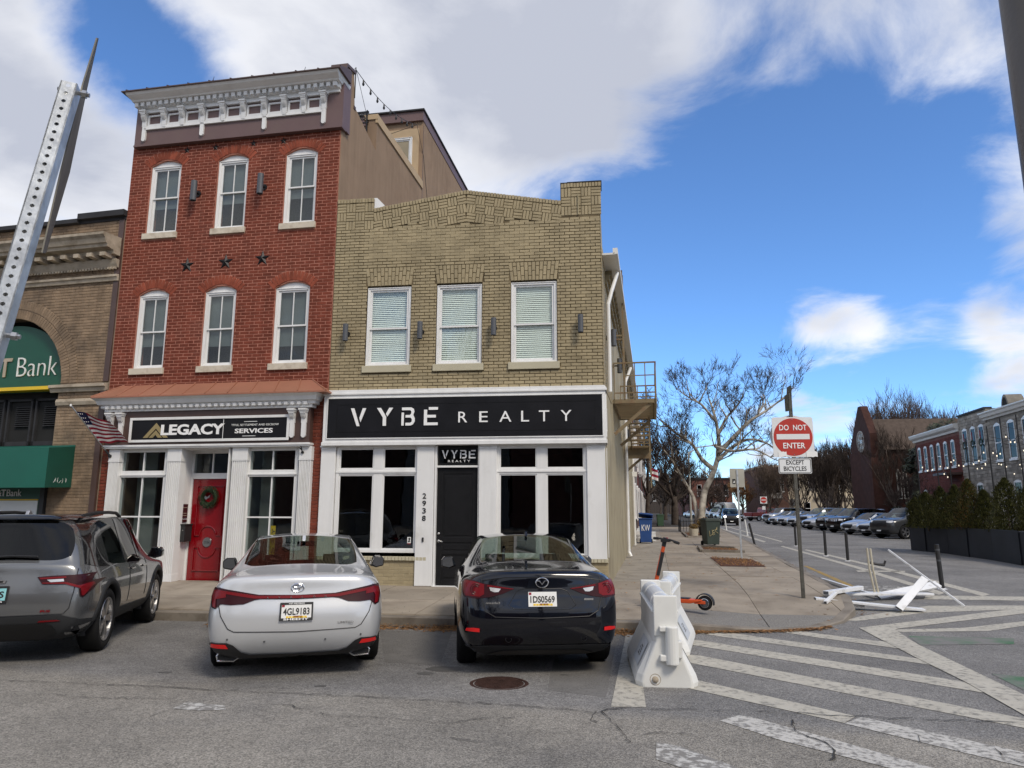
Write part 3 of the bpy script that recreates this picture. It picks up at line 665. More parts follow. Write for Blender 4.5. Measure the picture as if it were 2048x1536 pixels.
# sign boards are things of their own
sgn = thing('shop_sign', 'long black fascia sign with white VYBE REALTY lettering over the storefront', 'sign', TF.pt(0, FY, 0))
a0, zt1 = db(-5.69, 3.955); a1, zb1 = db(.03, 3.125)
MB().box(a0, a1, -.012, .004, zb1, zt1).build('board', 'black_sign', sgn)
wf = MB(); t = .022
wf.box(a0 - t, a1 + t, -.02, .003, zt1, zt1 + t).box(a0 - t, a1 + t, -.02, .003, zb1 - t, zb1).box(a0 - t, a0, -.02, .003, zb1, zt1).box(a1, a1 + t, -.02, .003, zb1, zt1)
wf.build('frame', 'white_trim', sgn, bevel=.003)
b0, b1 = a0 + .19, a1 - .14; c0, c1 = zb1 + .12, zt1 - .12; inn = MB(); t = .012
inn.box(b0, b1, -.017, -.012, c1 - t, c1).box(b0, b1, -.017, -.012, c0, c0 + t).box(b0, b0 + t, -.017, -.012, c0, c1).box(b1 - t, b1, -.017, -.012, c0, c1).box(-2.905, -2.899, -.0135, -.012, c0, c1)
inn.build('inner_border', 'black_door', sgn)
# stencil letters of VYBE: unit polygons
STEN = {'V': [[(0, 1), (.22, 1), (.60, .0), (.42, 0)], [(.78, 1), (1, 1), (.66, .22), (.58, .46)]],
        'Y': [[(0, 1), (.24, 1), (.58, .5), (.58, 0), (.38, 0), (.38, .46)], [(.76, 1), (1, 1), (.66, .52), (.56, .66)]],
        'B': [[(0, .72), (.17, .72), (.17, 0), (0, 0)], [(.02, 1), (.72, 1), (.9, .92), (.94, .76), (.86, .58), (.98, .40), (.98, .22), (.86, .06), (.70, 0), (.30, 0), (.30, .15), (.66, .15), (.77, .22), (.77, .36), (.66, .44), (.30, .44), (.30, .58), (.62, .58), (.72, .66), (.72, .78), (.64, .85), (.02, .85)]],
        'E': [[(0, .86), (0, 0), (1, 0), (1, .15), (.22, .15), (.22, .42), (.86, .42), (.86, .57), (.22, .57), (.22, .86)], [(.34, 1), (1, 1), (1, .85), (.34, .85)]]}
def sten(ch, name, mat, parent, x, z, w, h, y, d=.02):
    m = MB()
    for pl in STEN[ch]: m.prism([(x + a * w, z + b * h) for a, b in pl], y - d, y, 'y')
    return m.build(name, mat, parent)
for ch, xa, xb in (('V', -5.185, -4.855), ('Y', -4.62, -4.275), ('B', -4.09, -3.805), ('E', -3.615, -3.325)):
    p, za = db(xa, 3.37); q, zc_ = db(xb, 3.745); sten(ch, 'letter', 'letter_white', sgn, p, za, q - p, zc_ - za, -.012)
for ch, xa, xb in (('R', -2.895, -2.71), ('E', -2.46, -2.285), ('A', -2.045, -1.80), ('L', -1.60, -1.44), ('T', -1.24, -1.03), ('Y', -.80, -.585)):
    p, za = db(xa, 3.42); q, zc_ = db(xb, 3.64)
    text_obj(ch, 'letter', 'letter_white', sgn, (p, -.02, za), q - p, zc_ - za, .016)
ssg = thing('shop_sign', 'black side sign panel with white lettering seen edge-on around the corner', 'sign', TF.pt(x1, 0, 0))
MB().box(.002, .014, .02, 2.02, zb + .13, zt - .17).build('board', 'black_sign', ssg)
fr_ = MB(); fr_.box(.002, .02, -.02, 2.06, zt - .17, zt - .148).box(.002, .02, -.02, 2.06, zb + .108, zb + .13).box(.002, .02, -.02, .02, zb + .13, zt - .17).box(.002, .02, 2.02, 2.06, zb + .13, zt - .17); fr_.build('frame', 'white_trim', ssg)
for i, ch in enumerate('VYBE'):
    o = sten(ch, 'letter', 'letter_white', ssg, 0, 0, .30, .40, 0, .02); o.location = (.014, .22 + i * .44, zb + .30); o.rotation_euler = (0, 0, R(90))
# pilasters
pil = [(-5.80, -5.49, .73), (-3.745, -3.385, .18), (-2.46, -2.10, .73), (-.29, .07, .73)]
for a, b, zb_ in pil:
    p, _ = dc(a, 2, -.05); q, _ = dc(b, 2, -.05); m = MB()
    m.box(p, q, -.05, .12, zb_, 2.93).box(p - .02, q + .02, -.075, .12, 2.93, 2.965).box(p - .008, q + .008, -.06, .12, 2.885, 2.905)
    if b > 0: m.box(q - .12, q + .001, .11, 1.9, zb_, 2.95).box(q - .1, q + .04, .4, .52, zb_, 2.9).box(q - .1, q + .021, -.07, 1.9, 2.93, 2.966)
    m.build('pilaster', 'white_trim', tan, bevel=.006)
# shop windows
def shop_window(parent, x0, x1, xm0, xm1, z0, z1, t0, t1, y, fm='white_trim', pane='pane_dark', o=.06):
    m = MB(); yb = y + .09
    m.box(x0 - o, x0, y, yb, z0 - o, t1 + o).box(x1, x1 + o, y, yb, z0 - o, t1 + o).box(x0, x1, y, yb, t1, t1 + o).box(x0, x1, y, yb, z0 - o, z0)
    m.box(x0, x1, y + .006, yb, z1, t0).box(xm0, xm1, y + .008, yb, z0, z1).box(xm0, xm1, y + .008, yb, t0, t1)
    m.box(x0 - o, x1 + o, y - .012, y + .006, (z1 + t0) / 2 - .02, (z1 + t0) / 2 + .02)
    w = m.build('shop_window', fm, parent, bevel=.005)
    for a, b in ((x0, xm0), (xm1, x1)):
        for c, d in ((z0, z1), (t0, t1)):
            s = MB(); e = .028; ys_ = y + .022
            s.box(a, a + e, ys_, ys_ + .04, c, d).box(b - e, b, ys_, ys_ + .04, c, d).box(a + e, b - e, ys_, ys_ + .04, d - e, d).box(a + e, b - e, ys_, ys_ + .04, c, c + e)
            s.build('sash', fm, w, bevel=.004)
            MB().box(a + e, b - e, ys_ + .018, ys_ + .024, c + e, d - e).build('pane', pane, w)
    return w
shop_window(tan, -5.40, -3.765, -4.66, -4.46, .87, 2.37, 2.48, 2.91, .0)
shop_window(tan, -2.045, -.345, -1.29, -1.10, .80, 2.37, 2.48, 2.91, .0)
# door, its casing and the transom
dr = MB(); D0, D1 = -3.325, -2.475; yd = .05
dr.box(D0, D1, yd + .012, yd + .05, .185, 2.50)
for c, d in ((.185, .30), (.78, .84), (1.02, 1.12), (2.38, 2.50)): dr.box(D0 + .12, D1 - .12, yd, yd + .012, c, d)
dr.box(D0, D0 + .12, yd, yd + .012, .185, 2.5).box(D1 - .12, D1, yd, yd + .012, .185, 2.5)
door = dr.build('door', 'black_door', tan, bevel=.006)
for c, d in ((.34, .74), (.88, .98), (1.16, 2.34)): MB().box(D0 + .16, D1 - .16, yd + .002, yd + .012, c, d).build('panel', 'black_door', door, bevel=.008)
MB().lathe([(0, -.02), (.028, -.02), (.028, 0)], (D0 + .05, yd, 1.045), 16, 'y').tube([(D0 + .05, yd - .02, 1.045), (D0 + .055, yd - .06, 1.045), (D0 + .15, yd - .055, 1.035)], .011, 8).build('handle', 'steel', door, smooth=True)
MB().lathe([(0, -.02), (.022, -.018), (.028, 0)], (D0 + .05, yd, 1.19), 16, 'y').build('lock', 'steel', door, smooth=True)
cs = MB(); cs.box(D0 - .04, D0, -.03, .12, .18, 2.95).box(D1, D1 + .012, -.03, .12, .18, 2.95).box(D0, D1, -.01, .1, 2.505, 2.545).box(D0 - .05, D1 + .02, -.06, .3, .15, .185)
cs.build('door_casing', 'white_trim', tan, bevel=.003)
MB().box(D0, D1, .06, .09, 2.545, 2.95).build('transom_panel', 'black_door', tan)
ts = thing('transom_sign', 'small glass transom sign reading VYBE REALTY above the black door', 'sign', TF.pt(0, .05, 0))
MB().box(D0 + .05, D1 - .05, 0, .008, 2.60, 2.88).build('board', 'pane_dark', ts)
for ch, xa in (('V', -3.24), ('Y', -3.05), ('B', -2.86), ('E', -2.68)): sten(ch, 'letter', 'letter_white', ts, xa, 2.69, .14, .17, -.001, .004)
text_obj('REALTY', 'letters', 'letter_white', ts, (-3.11, -.003, 2.615), .46, .045, .004, spacing=1.5)
# plinth walls
for a, b in ((XL - .07, -3.50), (-2.43, XR + .02)):
    MB().box(a, b, .0, .3, -.1, .70).build('plinth', 'tan_side', tan)
    lay(field(a, b, .13, .68, .0688, .2135, .006, [], .004, rr=rs), TF, tan, 'tan_paint', 60, .02, .001, 'plinth_bricks')
    m = max(1, round((b - a) / .07)); lay([(a + (i + .5) * (b - a) / m, .70, (b - a) / m - .006, .075, 0, .05) for i in range(m)], TF, tan, 'tan_sill', 40, .12, .001, 'sill_bricks')
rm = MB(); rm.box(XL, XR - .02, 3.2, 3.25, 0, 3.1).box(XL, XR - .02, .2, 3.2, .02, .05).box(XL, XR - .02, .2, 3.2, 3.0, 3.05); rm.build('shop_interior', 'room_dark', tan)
MB().box(XL, XL + .06, .2, 3.2, .05, 3.0).build('interior_wall', 'room_warm', tan); MB().box(XR - .1, XR - .04, .2, 3.2, .05, 3.0).build('interior_wall', 'room_wall', tan)
# house number, bell, window sticker
hn = thing('house_number', 'black vertical house number 2938 on the white pilaster beside the black door', 'number', TF.pt(0, -.052, 0))
for i, ch in enumerate('2938'): 
    p, zz = dc(-3.61, 1.885 - i * .148, -.05); text_obj(ch, 'digit', 'black_door', hn, (p, -.004, zz), .075, .105, .008, bold=.01)
p, zz = dc(-3.585, 1.03, -.05); MB().box(p - .018, p + .018, -.022, 0, zz, zz + .085).build('doorbell', 'black_plastic', None, loc=TF.pt(0, -.05, 0), label='small black doorbell on the white pilaster below the house number', cat='doorbell', bevel=.004)
stk = thing('window_sticker', 'small white security sticker in the lower corner of the left shop window', 'sticker', TF.pt(-3.91, .017, 1.0))
MB().box(0, .075, 0, .002, 0, .12).build('sheet', 'sheet_white', stk); MB().box(.005, .07, -.002, 0, -.02, .0).build('red_strip', 'red_door', stk); MB().prism([(.01, .02), (.03, .06), (.02, .09), (.04, .11), (.065, .09), (.05, .05), (.062, .03), (.04, .02)], -.002, 0, 'y').build('figure', 'black_plastic', stk)
# ---- side wall along the side street
d_s = Vector((.0705, .9975)); SW = MB(); Ls = 20.0
def sp(t, off, z): return (XR + d_s.x * t + d_s.y * off, d_s.y * t - d_s.x * off, z)
SW.add([sp(0, -.001, -.1), sp(Ls, -.001, -.1), sp(Ls, -.001, 6.9), sp(.5, -.001, 7.25), sp(0, -.001, 8.5), sp(0, -.3, -.1), sp(Ls, -.3, -.1), sp(Ls, -.3, 6.9), sp(.5, -.3, 7.25), sp(0, -.3, 8.5)],
       [(0, 1, 2, 3, 4), (5, 9, 8, 7, 6), (1, 6, 7, 2), (3, 2, 7, 8), (4, 3, 8, 9)])
SW.build('side_wall', 'tan_side', tan)
qn = []                                                    # brick ends that turn the corner
SFr = Frame(TF.pt(XR, 0, 0), math.atan2(d_s.y, d_s.x))
qn = field(.02, 2.6, 4.13, 7.1, .0688, .2135, .010, [], .012, rr=rs)
lay(qn, SFr, tan, 'tan_paint', 0, .02, .001, 'side_bricks')
for o in list(tan.children):
    if o.name.startswith('side_bricks'): o.location = (XR, 0, 0); o.rotation_euler = (0, 0, SFr.rot)
cr = MB()
for i in range(40):
    t = .9 + i * .48
    for k in range(3): cr.add([sp(t + k * .08, 0, 6.55 - i * .008 + k * .12), sp(t + .4, 0, 6.55 - i * .008 + k * .12), sp(t + .4, .06 + k * .05, 6.55 - i * .008 + k * .12), sp(t + k * .08, .06 + k * .05, 6.55 - i * .008 + k * .12), sp(t + k * .08, 0, 6.66 - i * .008 + k * .12), sp(t + .4, 0, 6.66 - i * .008 + k * .12), sp(t + .4, .06 + k * .05, 6.66 - i * .008 + k * .12), sp(t + k * .08, .06 + k * .05, 6.66 - i * .008 + k * .12)],
        [(0, 3, 2, 1), (4, 5, 6, 7), (2, 3, 7, 6), (0, 4, 7, 3), (1, 2, 6, 5)])
cr.build('corbel_table', 'tan_paint', tan)
gt = MB(); 
for (o0, o1, z0, z1) in ((.02, .28, 6.92, 6.96), (.24, .34, 6.93, 7.06)):
    gt.add([sp(.1, o0, z0), sp(Ls, o0, z0 - .36), sp(Ls, o1, z0 - .36), sp(.1, o1, z0), sp(.1, o0, z1), sp(Ls, o0, z1 - .36), sp(Ls, o1, z1 - .36), sp(.1, o1, z1)], [(0, 1, 2, 3), (4, 7, 6, 5), (0, 4, 5, 1), (3, 2, 6, 7), (0, 3, 7, 4), (1, 5, 6, 2)])
gt.build('gutter', 'cream_trim', tan)
def spv(t, off, z): return Vector(sp(t, off, z))
MB().tube([spv(1.1, .28, 6.85), spv(.7, .16, 6.3), spv(.62, .09, 6.0), spv(.62, .09, 4.1)], .042, 8).build('downspout', 'white_trim', tan)
MB().tube([spv(9.2, .30, 6.3), spv(9.0, .12, 5.8), spv(9.0, .09, 5.5), spv(9.0, .09, .35), spv(8.95, .16, .2)], .05, 8).build('downspout', 'white_trim', tan)
MB().tube([spv(16, .1, 4.2), spv(16, .1, .2)], .05, 8).box(*[v for v in (1.25, 1.45, 15.9, 16.1, 3.0, 3.2)]).build('downspout', 'cream_trim', tan)
MB().add([sp(0, -.3, 6.95), sp(Ls, -.3, 6.6), (XL, Ls, 6.6), (XL, .3, 6.95)], [(0, 1, 2, 3)]).add([sp(Ls, 0, -.1), (XL, Ls, -.1), (XL, Ls, 6.6), sp(Ls, 0, 6.6)], [(0, 1, 2, 3)]).add([(XL, .3, -.1), (XL, Ls, -.1), (XL, Ls, 7.0), (XL, .3, 7.6)], [(0, 1, 2, 3)]).build('roof', 'roof_grey', tan)
# ---------------------------------------------------------------- wall lamps
lamp_me = MB().lathe([(.0, .185), (.052, .185), (.056, .18), (.056, -.18), (.052, -.185), (.046, -.185), (.046, -.14), (0, -.14)], n=20).mesh('lamp_body', 'lamp_grey', True); smooth_angle(lamp_me)
lamp_arm = MB().cyl((0, .05, 0), (0, .15, 0), .02, n=10).lathe([(0, .14), (.055, .14), (.055, .16), (0, .16)], n=18, axis='y').mesh('bracket', 'iron_black')
lamp_lens = MB().lathe([(.044, -.142), (0, -.15)], n=16).mesh('lens', 'letter_white')
def wall_lamp(frame, x, z, label, rot=0, group='cylinder wall lamps', y=-.15):
    t = thing('wall_lamp', label, 'lamp', frame.pt(x, y, z), frame.rot + rot, group)
    inst(lamp_me, 'lamp_body', t); inst(lamp_arm, 'bracket', t); inst(lamp_lens, 'lens', t); return t
for (x, zt_, zb_), lb in zip([(-5.39, 5.58, 5.21), (-3.755, 5.58, 5.21), (-2.18, 5.61, 5.24), (-.375, 5.62, 5.25)],
    ['grey cylinder wall lamp at the left end of the tan brick wall', 'grey cylinder wall lamp between the left and middle upper windows of the tan shop', 'grey cylinder wall lamp between the middle and right upper windows of the tan shop', 'grey cylinder wall lamp at the right end of the tan front wall']):
    p, zz = dc(x, (zt_ + zb_) / 2, -.15); wall_lamp(TF, p, zz, lb)
wall_lamp(SFr, 1.0, 5.35, 'dark cylinder wall lamp on the side wall beside the white downspout', group='cylinder wall lamps', y=-.17)
wall_lamp(SFr, 3.6, 5.25, 'dark cylinder wall lamp on the side wall next to the fire escape', group='cylinder wall lamps', y=-.17)
wall_lamp(SFr, 9.6, 4.1, 'dark cylinder wall lamp low on the side wall under the fire escape', group='cylinder wall lamps', y=-.17)
# ---------------------------------------------------------------- fire escape on the side wall
M('escape_tan', (.22, .175, .11), .6, var=.15, scale=4, dirt=(.20, .12, .07), dscale=5)
fe = thing('fire_escape', 'tan iron fire escape with railed platforms on the side wall of the tan shop', 'fire escape', TF.pt(XR, 0, 0), SFr.rot - R(90))
FW = 1.05                                                  # local x out from the wall, y along the street
def plat(y0, y1, z, w=FW, skirt=.0):
    m = MB(); m.box(.02, w, y0, y0 + .05, z - .10, z).box(.02, w, y1 - .05, y1, z - .10, z).box(w - .05, w, y0, y1, z - .105, z + .002).box(.0, .05, y0, y1, z - .1, z)
    if skirt: m.box(.02, w, y0 - .01, y0 + .01, z - skirt, z - .1)
    m.build('platform_frame', 'escape_tan', fe)
    sl = MB().box(.05, w - .05, 0, .035, -.03, 0).mesh('slat', 'escape_tan'); n = int((y1 - y0 - .1) / .07)
    for i in range(n): inst(sl, 'slat', fe, (0, y0 + .06 + i * .07, z - .02))
def rail(y0, y1, z, w=FW, left=True, far_=True, h=.92):
    m = MB()
    for yy in ([y0] if left else []) + ([y1] if far_ else []):
        m.box(.05, w, yy - .018, yy + .018, z + h - .035, z + h).box(.05, w, yy - .012, yy + .012, z + .14, z + .17).box(.3, w, yy - .01, yy + .01, z + h * .62, z + h * .62 + .025)
        for i in range(5): m.box(.05 + i * (w - .05) / 4 - .012, .05 + i * (w - .05) / 4 + .012, yy - .012, yy + .012, z, z + h)
    m.box(w - .02, w + .02, y0, y1, z + h - .035, z + h - .001).box(w - .012, w + .012, y0, y1, z + .14, z + .168)
    n = max(2, int((y1 - y0) / .5))
    for i in range(n + 1): yy = y0 + (y1 - y0) * i / n; m.box(w - .014, w + .014, yy - .014, yy + .014, z - .1, z + h - .002)
    m.build('railing', 'escape_tan', fe)
PZ = 4.33
plat(3.2, 6.6, PZ); rail(3.2, 6.6, PZ)
plat(9.4, 11.6, 3.72, .85, .42); rail(9.4, 11.6, 3.72, .85, far_=True)
m = MB()
for yy in (3.25, 6.5, 9.5): 
    z = PZ if yy < 9 else 3.72
    a = Vector((.9, yy, z - .12)); b = Vector((.03, yy, z - .85)); d = (b - a).normalized(); n2 = Vector((-d.z, 0, d.x)) * .04
    m.add([a + n2, a - n2, b - n2, b + n2] + [p + Vector((0, .05, 0)) for p in (a + n2, a - n2, b - n2, b + n2)], [(0, 1, 2, 3), (4, 7, 6, 5), (0, 4, 5, 1), (1, 5, 6, 2), (2, 6, 7, 3), (3, 7, 4, 0)])
m.build('brackets', 'escape_tan', fe)
m = MB()                                                   # stair between the two platforms
for w in (.25, .85): 
    m.add([(w, 6.6, PZ), (w, 9.5, 3.72), (w, 9.5, 3.56), (w, 6.6, PZ - .16), (w + .03, 6.6, PZ), (w + .03, 9.5, 3.72), (w + .03, 9.5, 3.56), (w + .03, 6.6, PZ - .16)], [(0, 1, 2, 3), (4, 7, 6, 5), (0, 4, 5, 1), (2, 6, 7, 3)])
m.build('stringer', 'escape_tan', fe)
tread = MB().box(.26, .86, -.11, .11, -.015, .015).mesh('tread', 'escape_tan')
for i in range(7): inst(tread, 'tread', fe, (0, 6.8 + i * .4, PZ - .05 - i * .085))
m = MB()
for yy in (3.55, 3.95): m.box(.26, .30, yy - .02, yy + .02, PZ, 7.75)
m.box(.02, .30, 3.53, 3.57, 7.7, 7.75).box(.02, .30, 3.93, 3.97, 7.7, 7.75).box(.02, .28, 3.53, 3.57, 6.0, 6.04).box(.02, .28, 3.93, 3.97, 6.0, 6.04)
m.build('ladder_rail', 'escape_tan', fe)
rung = MB().cyl((.28, 3.55, 0), (.28, 3.95, 0), .012, n=8).mesh('rung', 'escape_tan')
for i in range(11): inst(rung, 'rung', fe, (0, 0, PZ + .25 + i * .3))
m = MB()
for i in range(5): m.box(.85 - .012, .85 + .012, 9.42, 11.6, 3.72 - .9 + i * .0, 3.72 - .88)
for z in (2.95, 3.3): m.box(.84, .86, 9.4, 11.6, z, z + .02)
m.box(.83, .87, 6.0, 6.04, 2.6, PZ).box(.83, .87, 11.4, 11.44, 2.4, 3.7).build('hangers', 'escape_tan', fe)
# ================================================================ red brick row house with storefront
RF = Frame((-5.71, 14, 0), R(-2.875))
red = thing('brick_rowhouse', 'three-storey red brick row house with bracketed white cornice and white storefront', 'building', RF.loc, RF.rot)
_cl = RF.m.inverted() @ CAMP
def rc(x, z, y):
    k = (y - _cl.y) / (0 - _cl.y); return _cl.x + (x - _cl.x) * k, _cl.z + (z - _cl.z) * k
RL, RR_ = -5.27, -.004
up = [(-4.74, -3.95), (-3.0, -2.235), (-1.305, -.53)]; dn = [(-4.735, -3.975), (-3.07, -2.30), (-1.36, -.545)]
UZ = (7.96, 9.62); DZ = (4.76, 6.45); RISE = .15
holes = []
for a, b in up: holes += [(a, b, UZ[0] - .13, UZ[1] + .02)]
for a, b in dn: holes += [(a, b, DZ[0] - .13, DZ[1] + .02)]
ww = MB(); wall_with_holes(ww, RL, RR_, 4.1, 10.22, .004, .34, [(a, b, z0 - .13, z1 + RISE) for (l, (z0, z1)) in ((up, UZ), (dn, DZ)) for a, b in l])
for l, (z0, z1) in ((up, UZ), (dn, DZ)):
    for a, b in l:                                       # spandrel of the segmental head
        pts = [(a - .001, z1 + RISE)] + [(a + (b - a) * i / 14, z1 + .02 + RISE * .87 * (1 - (2 * i / 14 - 1) ** 2)) for i in range(15)] + [(b + .001, z1 + RISE)]
        for p, q in zip(pts[1:-1], pts[2:-1]): ww.prism([(p[0], p[1]), (q[0], q[1]), (q[0], z1 + RISE), (p[0], z1 + RISE)], .012, .34, 'y')
ww.build('wall', 'red_mortar', red)
rs = random.Random(11); sills = [(a - .05, b + .04, z0 - .14, z0) for (l, (z0, z1)) in ((up, UZ), (dn, DZ)) for a, b in l]
archx = []
def arch_span(a, b, z1):
    def f(z): return (a - .10, b + .10) if z < z1 + .10 else (a - .06 + max(0, (z - z1 - .23)) * 1.6, b + .06 - max(0, (z - z1 - .23)) * 1.6)
    return f
hs = holes + sills
for l, z1 in ((up, UZ[1]), (dn, DZ[1])):
    for a, b in l: hs.append((arch_span(a, b, z1), None, z1 + .02, z1 + .40))
bk = field(RL, RR_, 4.12, 10.22, .0735, .223, .0115, hs, rr=rs)
lay(bk, RF, red, 'red_brick', 300, .028, .002)
vous = []
for l, z1 in ((up, UZ[1]), (dn, DZ[1])):
    for a, b in l:
        n = 14; w = b - a; rad = (w * w / 4 + RISE * RISE) / (2 * RISE); cx, cz = (a + b) / 2, z1 + .02 + RISE - rad; th = math.asin((w / 2 + .04) / rad)
        for i in range(n):
            t = -th + 2 * th * (i + .5) / n; r = rad + .115; vous.append((cx + math.sin(t) * r, cz + math.cos(t) * r, 2 * th * r / n - .010, .215, -t, .006))
lay(vous, RF, red, 'rub_brick', 90, .03, .001, 'arch_bricks')
for k, (l, (z0, z1)) in enumerate(((up, UZ), (dn, DZ))):
    for i, (a, b) in enumerate(l):
        sash_window(red, a + .005, b - .005, z0, z1 + .02, 'white_trim', mull=1, arch=RISE - .01, y=.03, mid=(8.86 if k == 0 else 5.62), shade=(8.62 if k == 0 else 5.30 - .06 * i), pane='pane')
        MB().box(a - .05, b + .04, -.05, .14, z0 - .14, z0).build('sill', 'stone_sill', red, bevel=.006)
        MB().box(a - .05, b + .05, .32, .34, z0 - .1, z1 + .2).build('room_back', 'room_dark', red)
# brick strips either side of the storefront
sb = field(RL, -5.02, .15, 4.12, .0735, .223, .010, [], rr=rs) + field(-.33, RR_, .15, 4.12, .0735, .223, .010, [], rr=rs)
MB().box(RL, -4.9, .012, .3, -.1, 4.15).box(-.4, RR_, .012, .3, -.1, 4.15).build('pier', 'red_mortar', red); lay(sb, RF, red, 'red_brick', 0, .028, .002, 'pier_bricks')
# ---- top cornice
fy = -.10
def rb_(x, z, y): return rc(x, z, y)
fz0 = rc(0, 10.22, fy)[1]; fxl, fxr = rc(RL - .0, 10, fy)[0], rc(.03, 10, fy)[0]
MB().box(fxl, fxr, fy, .3, fz0, 11.45).box(fxl, fxr, fy - .025, .1, fz0 - .03, fz0 + .012).build('frieze', 'frieze_brown', red)
cn = MB(); cx0, cx1 = -5.22, .10
prof = [(fy, 10.99), (fy - .05, 10.99), (fy - .05, 11.06), (fy - .10, 11.07), (fy - .10, 11.17), (fy - .22, 11.175), (fy - .24, 11.20), (fy - .30, 11.225), (fy - .37, 11.26), (fy - .41, 11.31), (fy, 11.33)]
cn.prism(prof, cx0 + .12, cx1 - .12, 'x')
for s_, xx in ((-1, cx0 + .12), (1, cx1 - .12)):        # mitred returns
    for i in range(len(prof) - 1):
        a, b = prof[i], prof[i + 1]
        cn.add([(xx, a[0], a[1]), (xx, b[0], b[1]), (xx + s_ * (fy - b[0]) * .3, b[0], b[1]), (xx + s_ * (fy - a[0]) * .3, a[0], a[1])], [(0, 1, 2, 3)])
        cn.add([(xx + s_ * (fy - a[0]) * .3, a[0], a[1]), (xx + s_ * (fy - b[0]) * .3, b[0], b[1]), (xx + s_ * (fy - b[0]) * .3, .2, b[1]), (xx + s_ * (fy - a[0]) * .3, .2, a[1])], [(0, 1, 2, 3)])
cn.build('cornice', 'white_trim', red)
MB().prism([(fy - .45, 11.31), (fy - .45, 11.335), (.10, 11.62), (.10, 11.31)], cx0 - .08, cx1 + .06, 'x').build('cornice_roof', 'dark_brown', red)
seam = MB().box(-.012, .012, -.62, .0, -.02, .035).mesh('seam', 'dark_brown')
for i in range(11): inst(seam, 'seam', red, (cx0 + .02 + i * .535, .06, 11.60), (R(24), 0, 0))
dent = MB().box(-.045, .045, -.10, .02, -.05, .05).mesh('dentil', 'white_trim')
for i in range(33): inst(dent, 'dentil', red, (cx0 + .14 + i * .1565, fy - .085, 11.118))
# brackets with drops, and the frieze panels between them
bx = [-4.93, -4.41, -3.93, -3.41, -2.88, -2.36, -1.83, -1.335, -.86, -.375]
def bracket(parent, x, zt, mat, w, drop, h=.34, d=.14, y=fy):
    m = MB(); pr = [(0, 0), (-d, 0), (-d, -.06), (-d * .82, -.09), (-d * .9, -h * .3), (-d * .62, -h * .5), (-d * .38, -h * .62), (-d * .34, -h), (0, -h)]
    m.prism([(y + a, zt + b) for a, b in pr], x - w / 2, x + w / 2, 'x')
    m.box(x - w * .72, x + w * .72, y - d - .03, y, zt, zt + .035).box(x - w * .62, x + w * .62, y - d - .01, y, zt - .035, zt)
    for k in (-.25, 0, .25): m.prism([(y + a * 1.04, zt + b * .92 - .03) for a, b in pr[3:7]] + [(y, zt - h * .6), (y, zt - .1)], x + k * w - w * .07, x + k * w + w * .07, 'x')
    zz = zt - h; hw = w * .42
    m.prism([(x - hw, zz - drop), (x - hw, zz), (x + hw, zz), (x + hw, zz - drop), (x + hw * .6, zz - drop - hw * .6), (x, zz - drop - hw * .8), (x - hw * .6, zz - drop - hw * .6)], y - .045, y, 'y')
    return m.build('bracket', mat, parent)
for i, x in enumerate(bx):
    bracket(red, x, 10.955, 'white_trim', .115, .33 if i in (0, 3, 6, 9) else .05)
rl = MB(); rl.box(bx[0], bx[-1], fy - .03, fy, 10.58, 10.63).box(bx[0], bx[-1], fy - .045, fy, 10.535, 10.58).box(bx[0] - .1, bx[-1] + .1, fy - .06, fy, 10.955, 10.99)
rl.build('frieze_rail', 'white_trim', red)
for a, b in zip(bx, bx[1:]):
    m = MB(); p, q = a + .075, b - .075; t = .04; c, d = 10.63, 10.90
    m.box(p, p + t, fy - .03, fy, c, d).box(q - t, q, fy - .03, fy, c, d).box(p + t, q - t, fy - .03, fy, d - t, d).box(p + t, q - t, fy - .03, fy, c, c + t); m.build('panel_frame', 'white_trim', red)
# ---- party wall, parapet and penthouse (local y into the block)
pw = MB(); P0 = [(.02, 4.0), (.02, 11.55), (.10, 11.80), (.56, 11.92), (.66, 11.10), (2.08, 10.72), (2.08, 11.60), (5.95, 11.62), (5.95, 14.05), (11.6, 14.0), (11.6, 4.0)]
pw.prism(P0, -.30, .012, 'x'); pw.build('party_wall', 'stucco', red)
MB().prism([(.04, 11.52), (.02, 11.60), (.10, 11.86), (.60, 11.97), (.60, 11.90), (.12, 11.79)], -.36, .05, 'x').box(-.34, .03, .60, .70, 11.02, 11.10).build('parapet_cap', 'dark_brown', red)
MB().box(-.34, .045, 2.05, 5.93, 11.60, 11.74).box(-.02, .05, 2.06, 5.94, 11.50, 11.60).build('parapet_coping', 'stucco_cream', red)
MB().box(-.33, .02, .05, .30, 11.3, 11.50).build('cornice_return', 'white_trim', red)
ph = MB(); ph.box(-2.9, .005, 5.97, 11.5, 10.4, 13.85).build('penthouse', 'stucco', red)
MB().box(-3.0, .03, 5.86, 11.6, 13.80, 14.12).build('penthouse_fascia', 'frieze_brown', red)
MB().box(-3.04, .07, 5.8, 11.7, 14.12, 14.17).build('penthouse_roof', 'roof_dark', red)
MB().box(-1.5, -.12, 5.90, 5.97, 11.3, 13.55).build('penthouse_trim', 'stucco_cream', red)
sash_window(red, -1.25, -.32, 11.5, 13.25, 'white_trim', y=5.84, fw=.07)
MB().box(-4.9, -.3, 2.0, 9, 10.3, 10.36).box(RL, RR_ - .3, .3, .5, 10.2, 11.45).build('roof', 'roof_grey', red)
MB().box(RL, RL + .25, .012, 11.5, -.1, 11.0).build('party_wall', 'stucco', red)
MB().box(-.3, -.02, .34, 11.5, -.1, 4.0).build('party_wall', 'room_wall', red)
MB().box(.012, .018, 5.955, 5.975, 7, 13.8).build('control_joint', 'dark_brown', red)
rl = thing('roof_railing', 'black iron scroll railing at the edge of the roof deck beside the penthouse', 'railing', RF.loc, RF.rot)
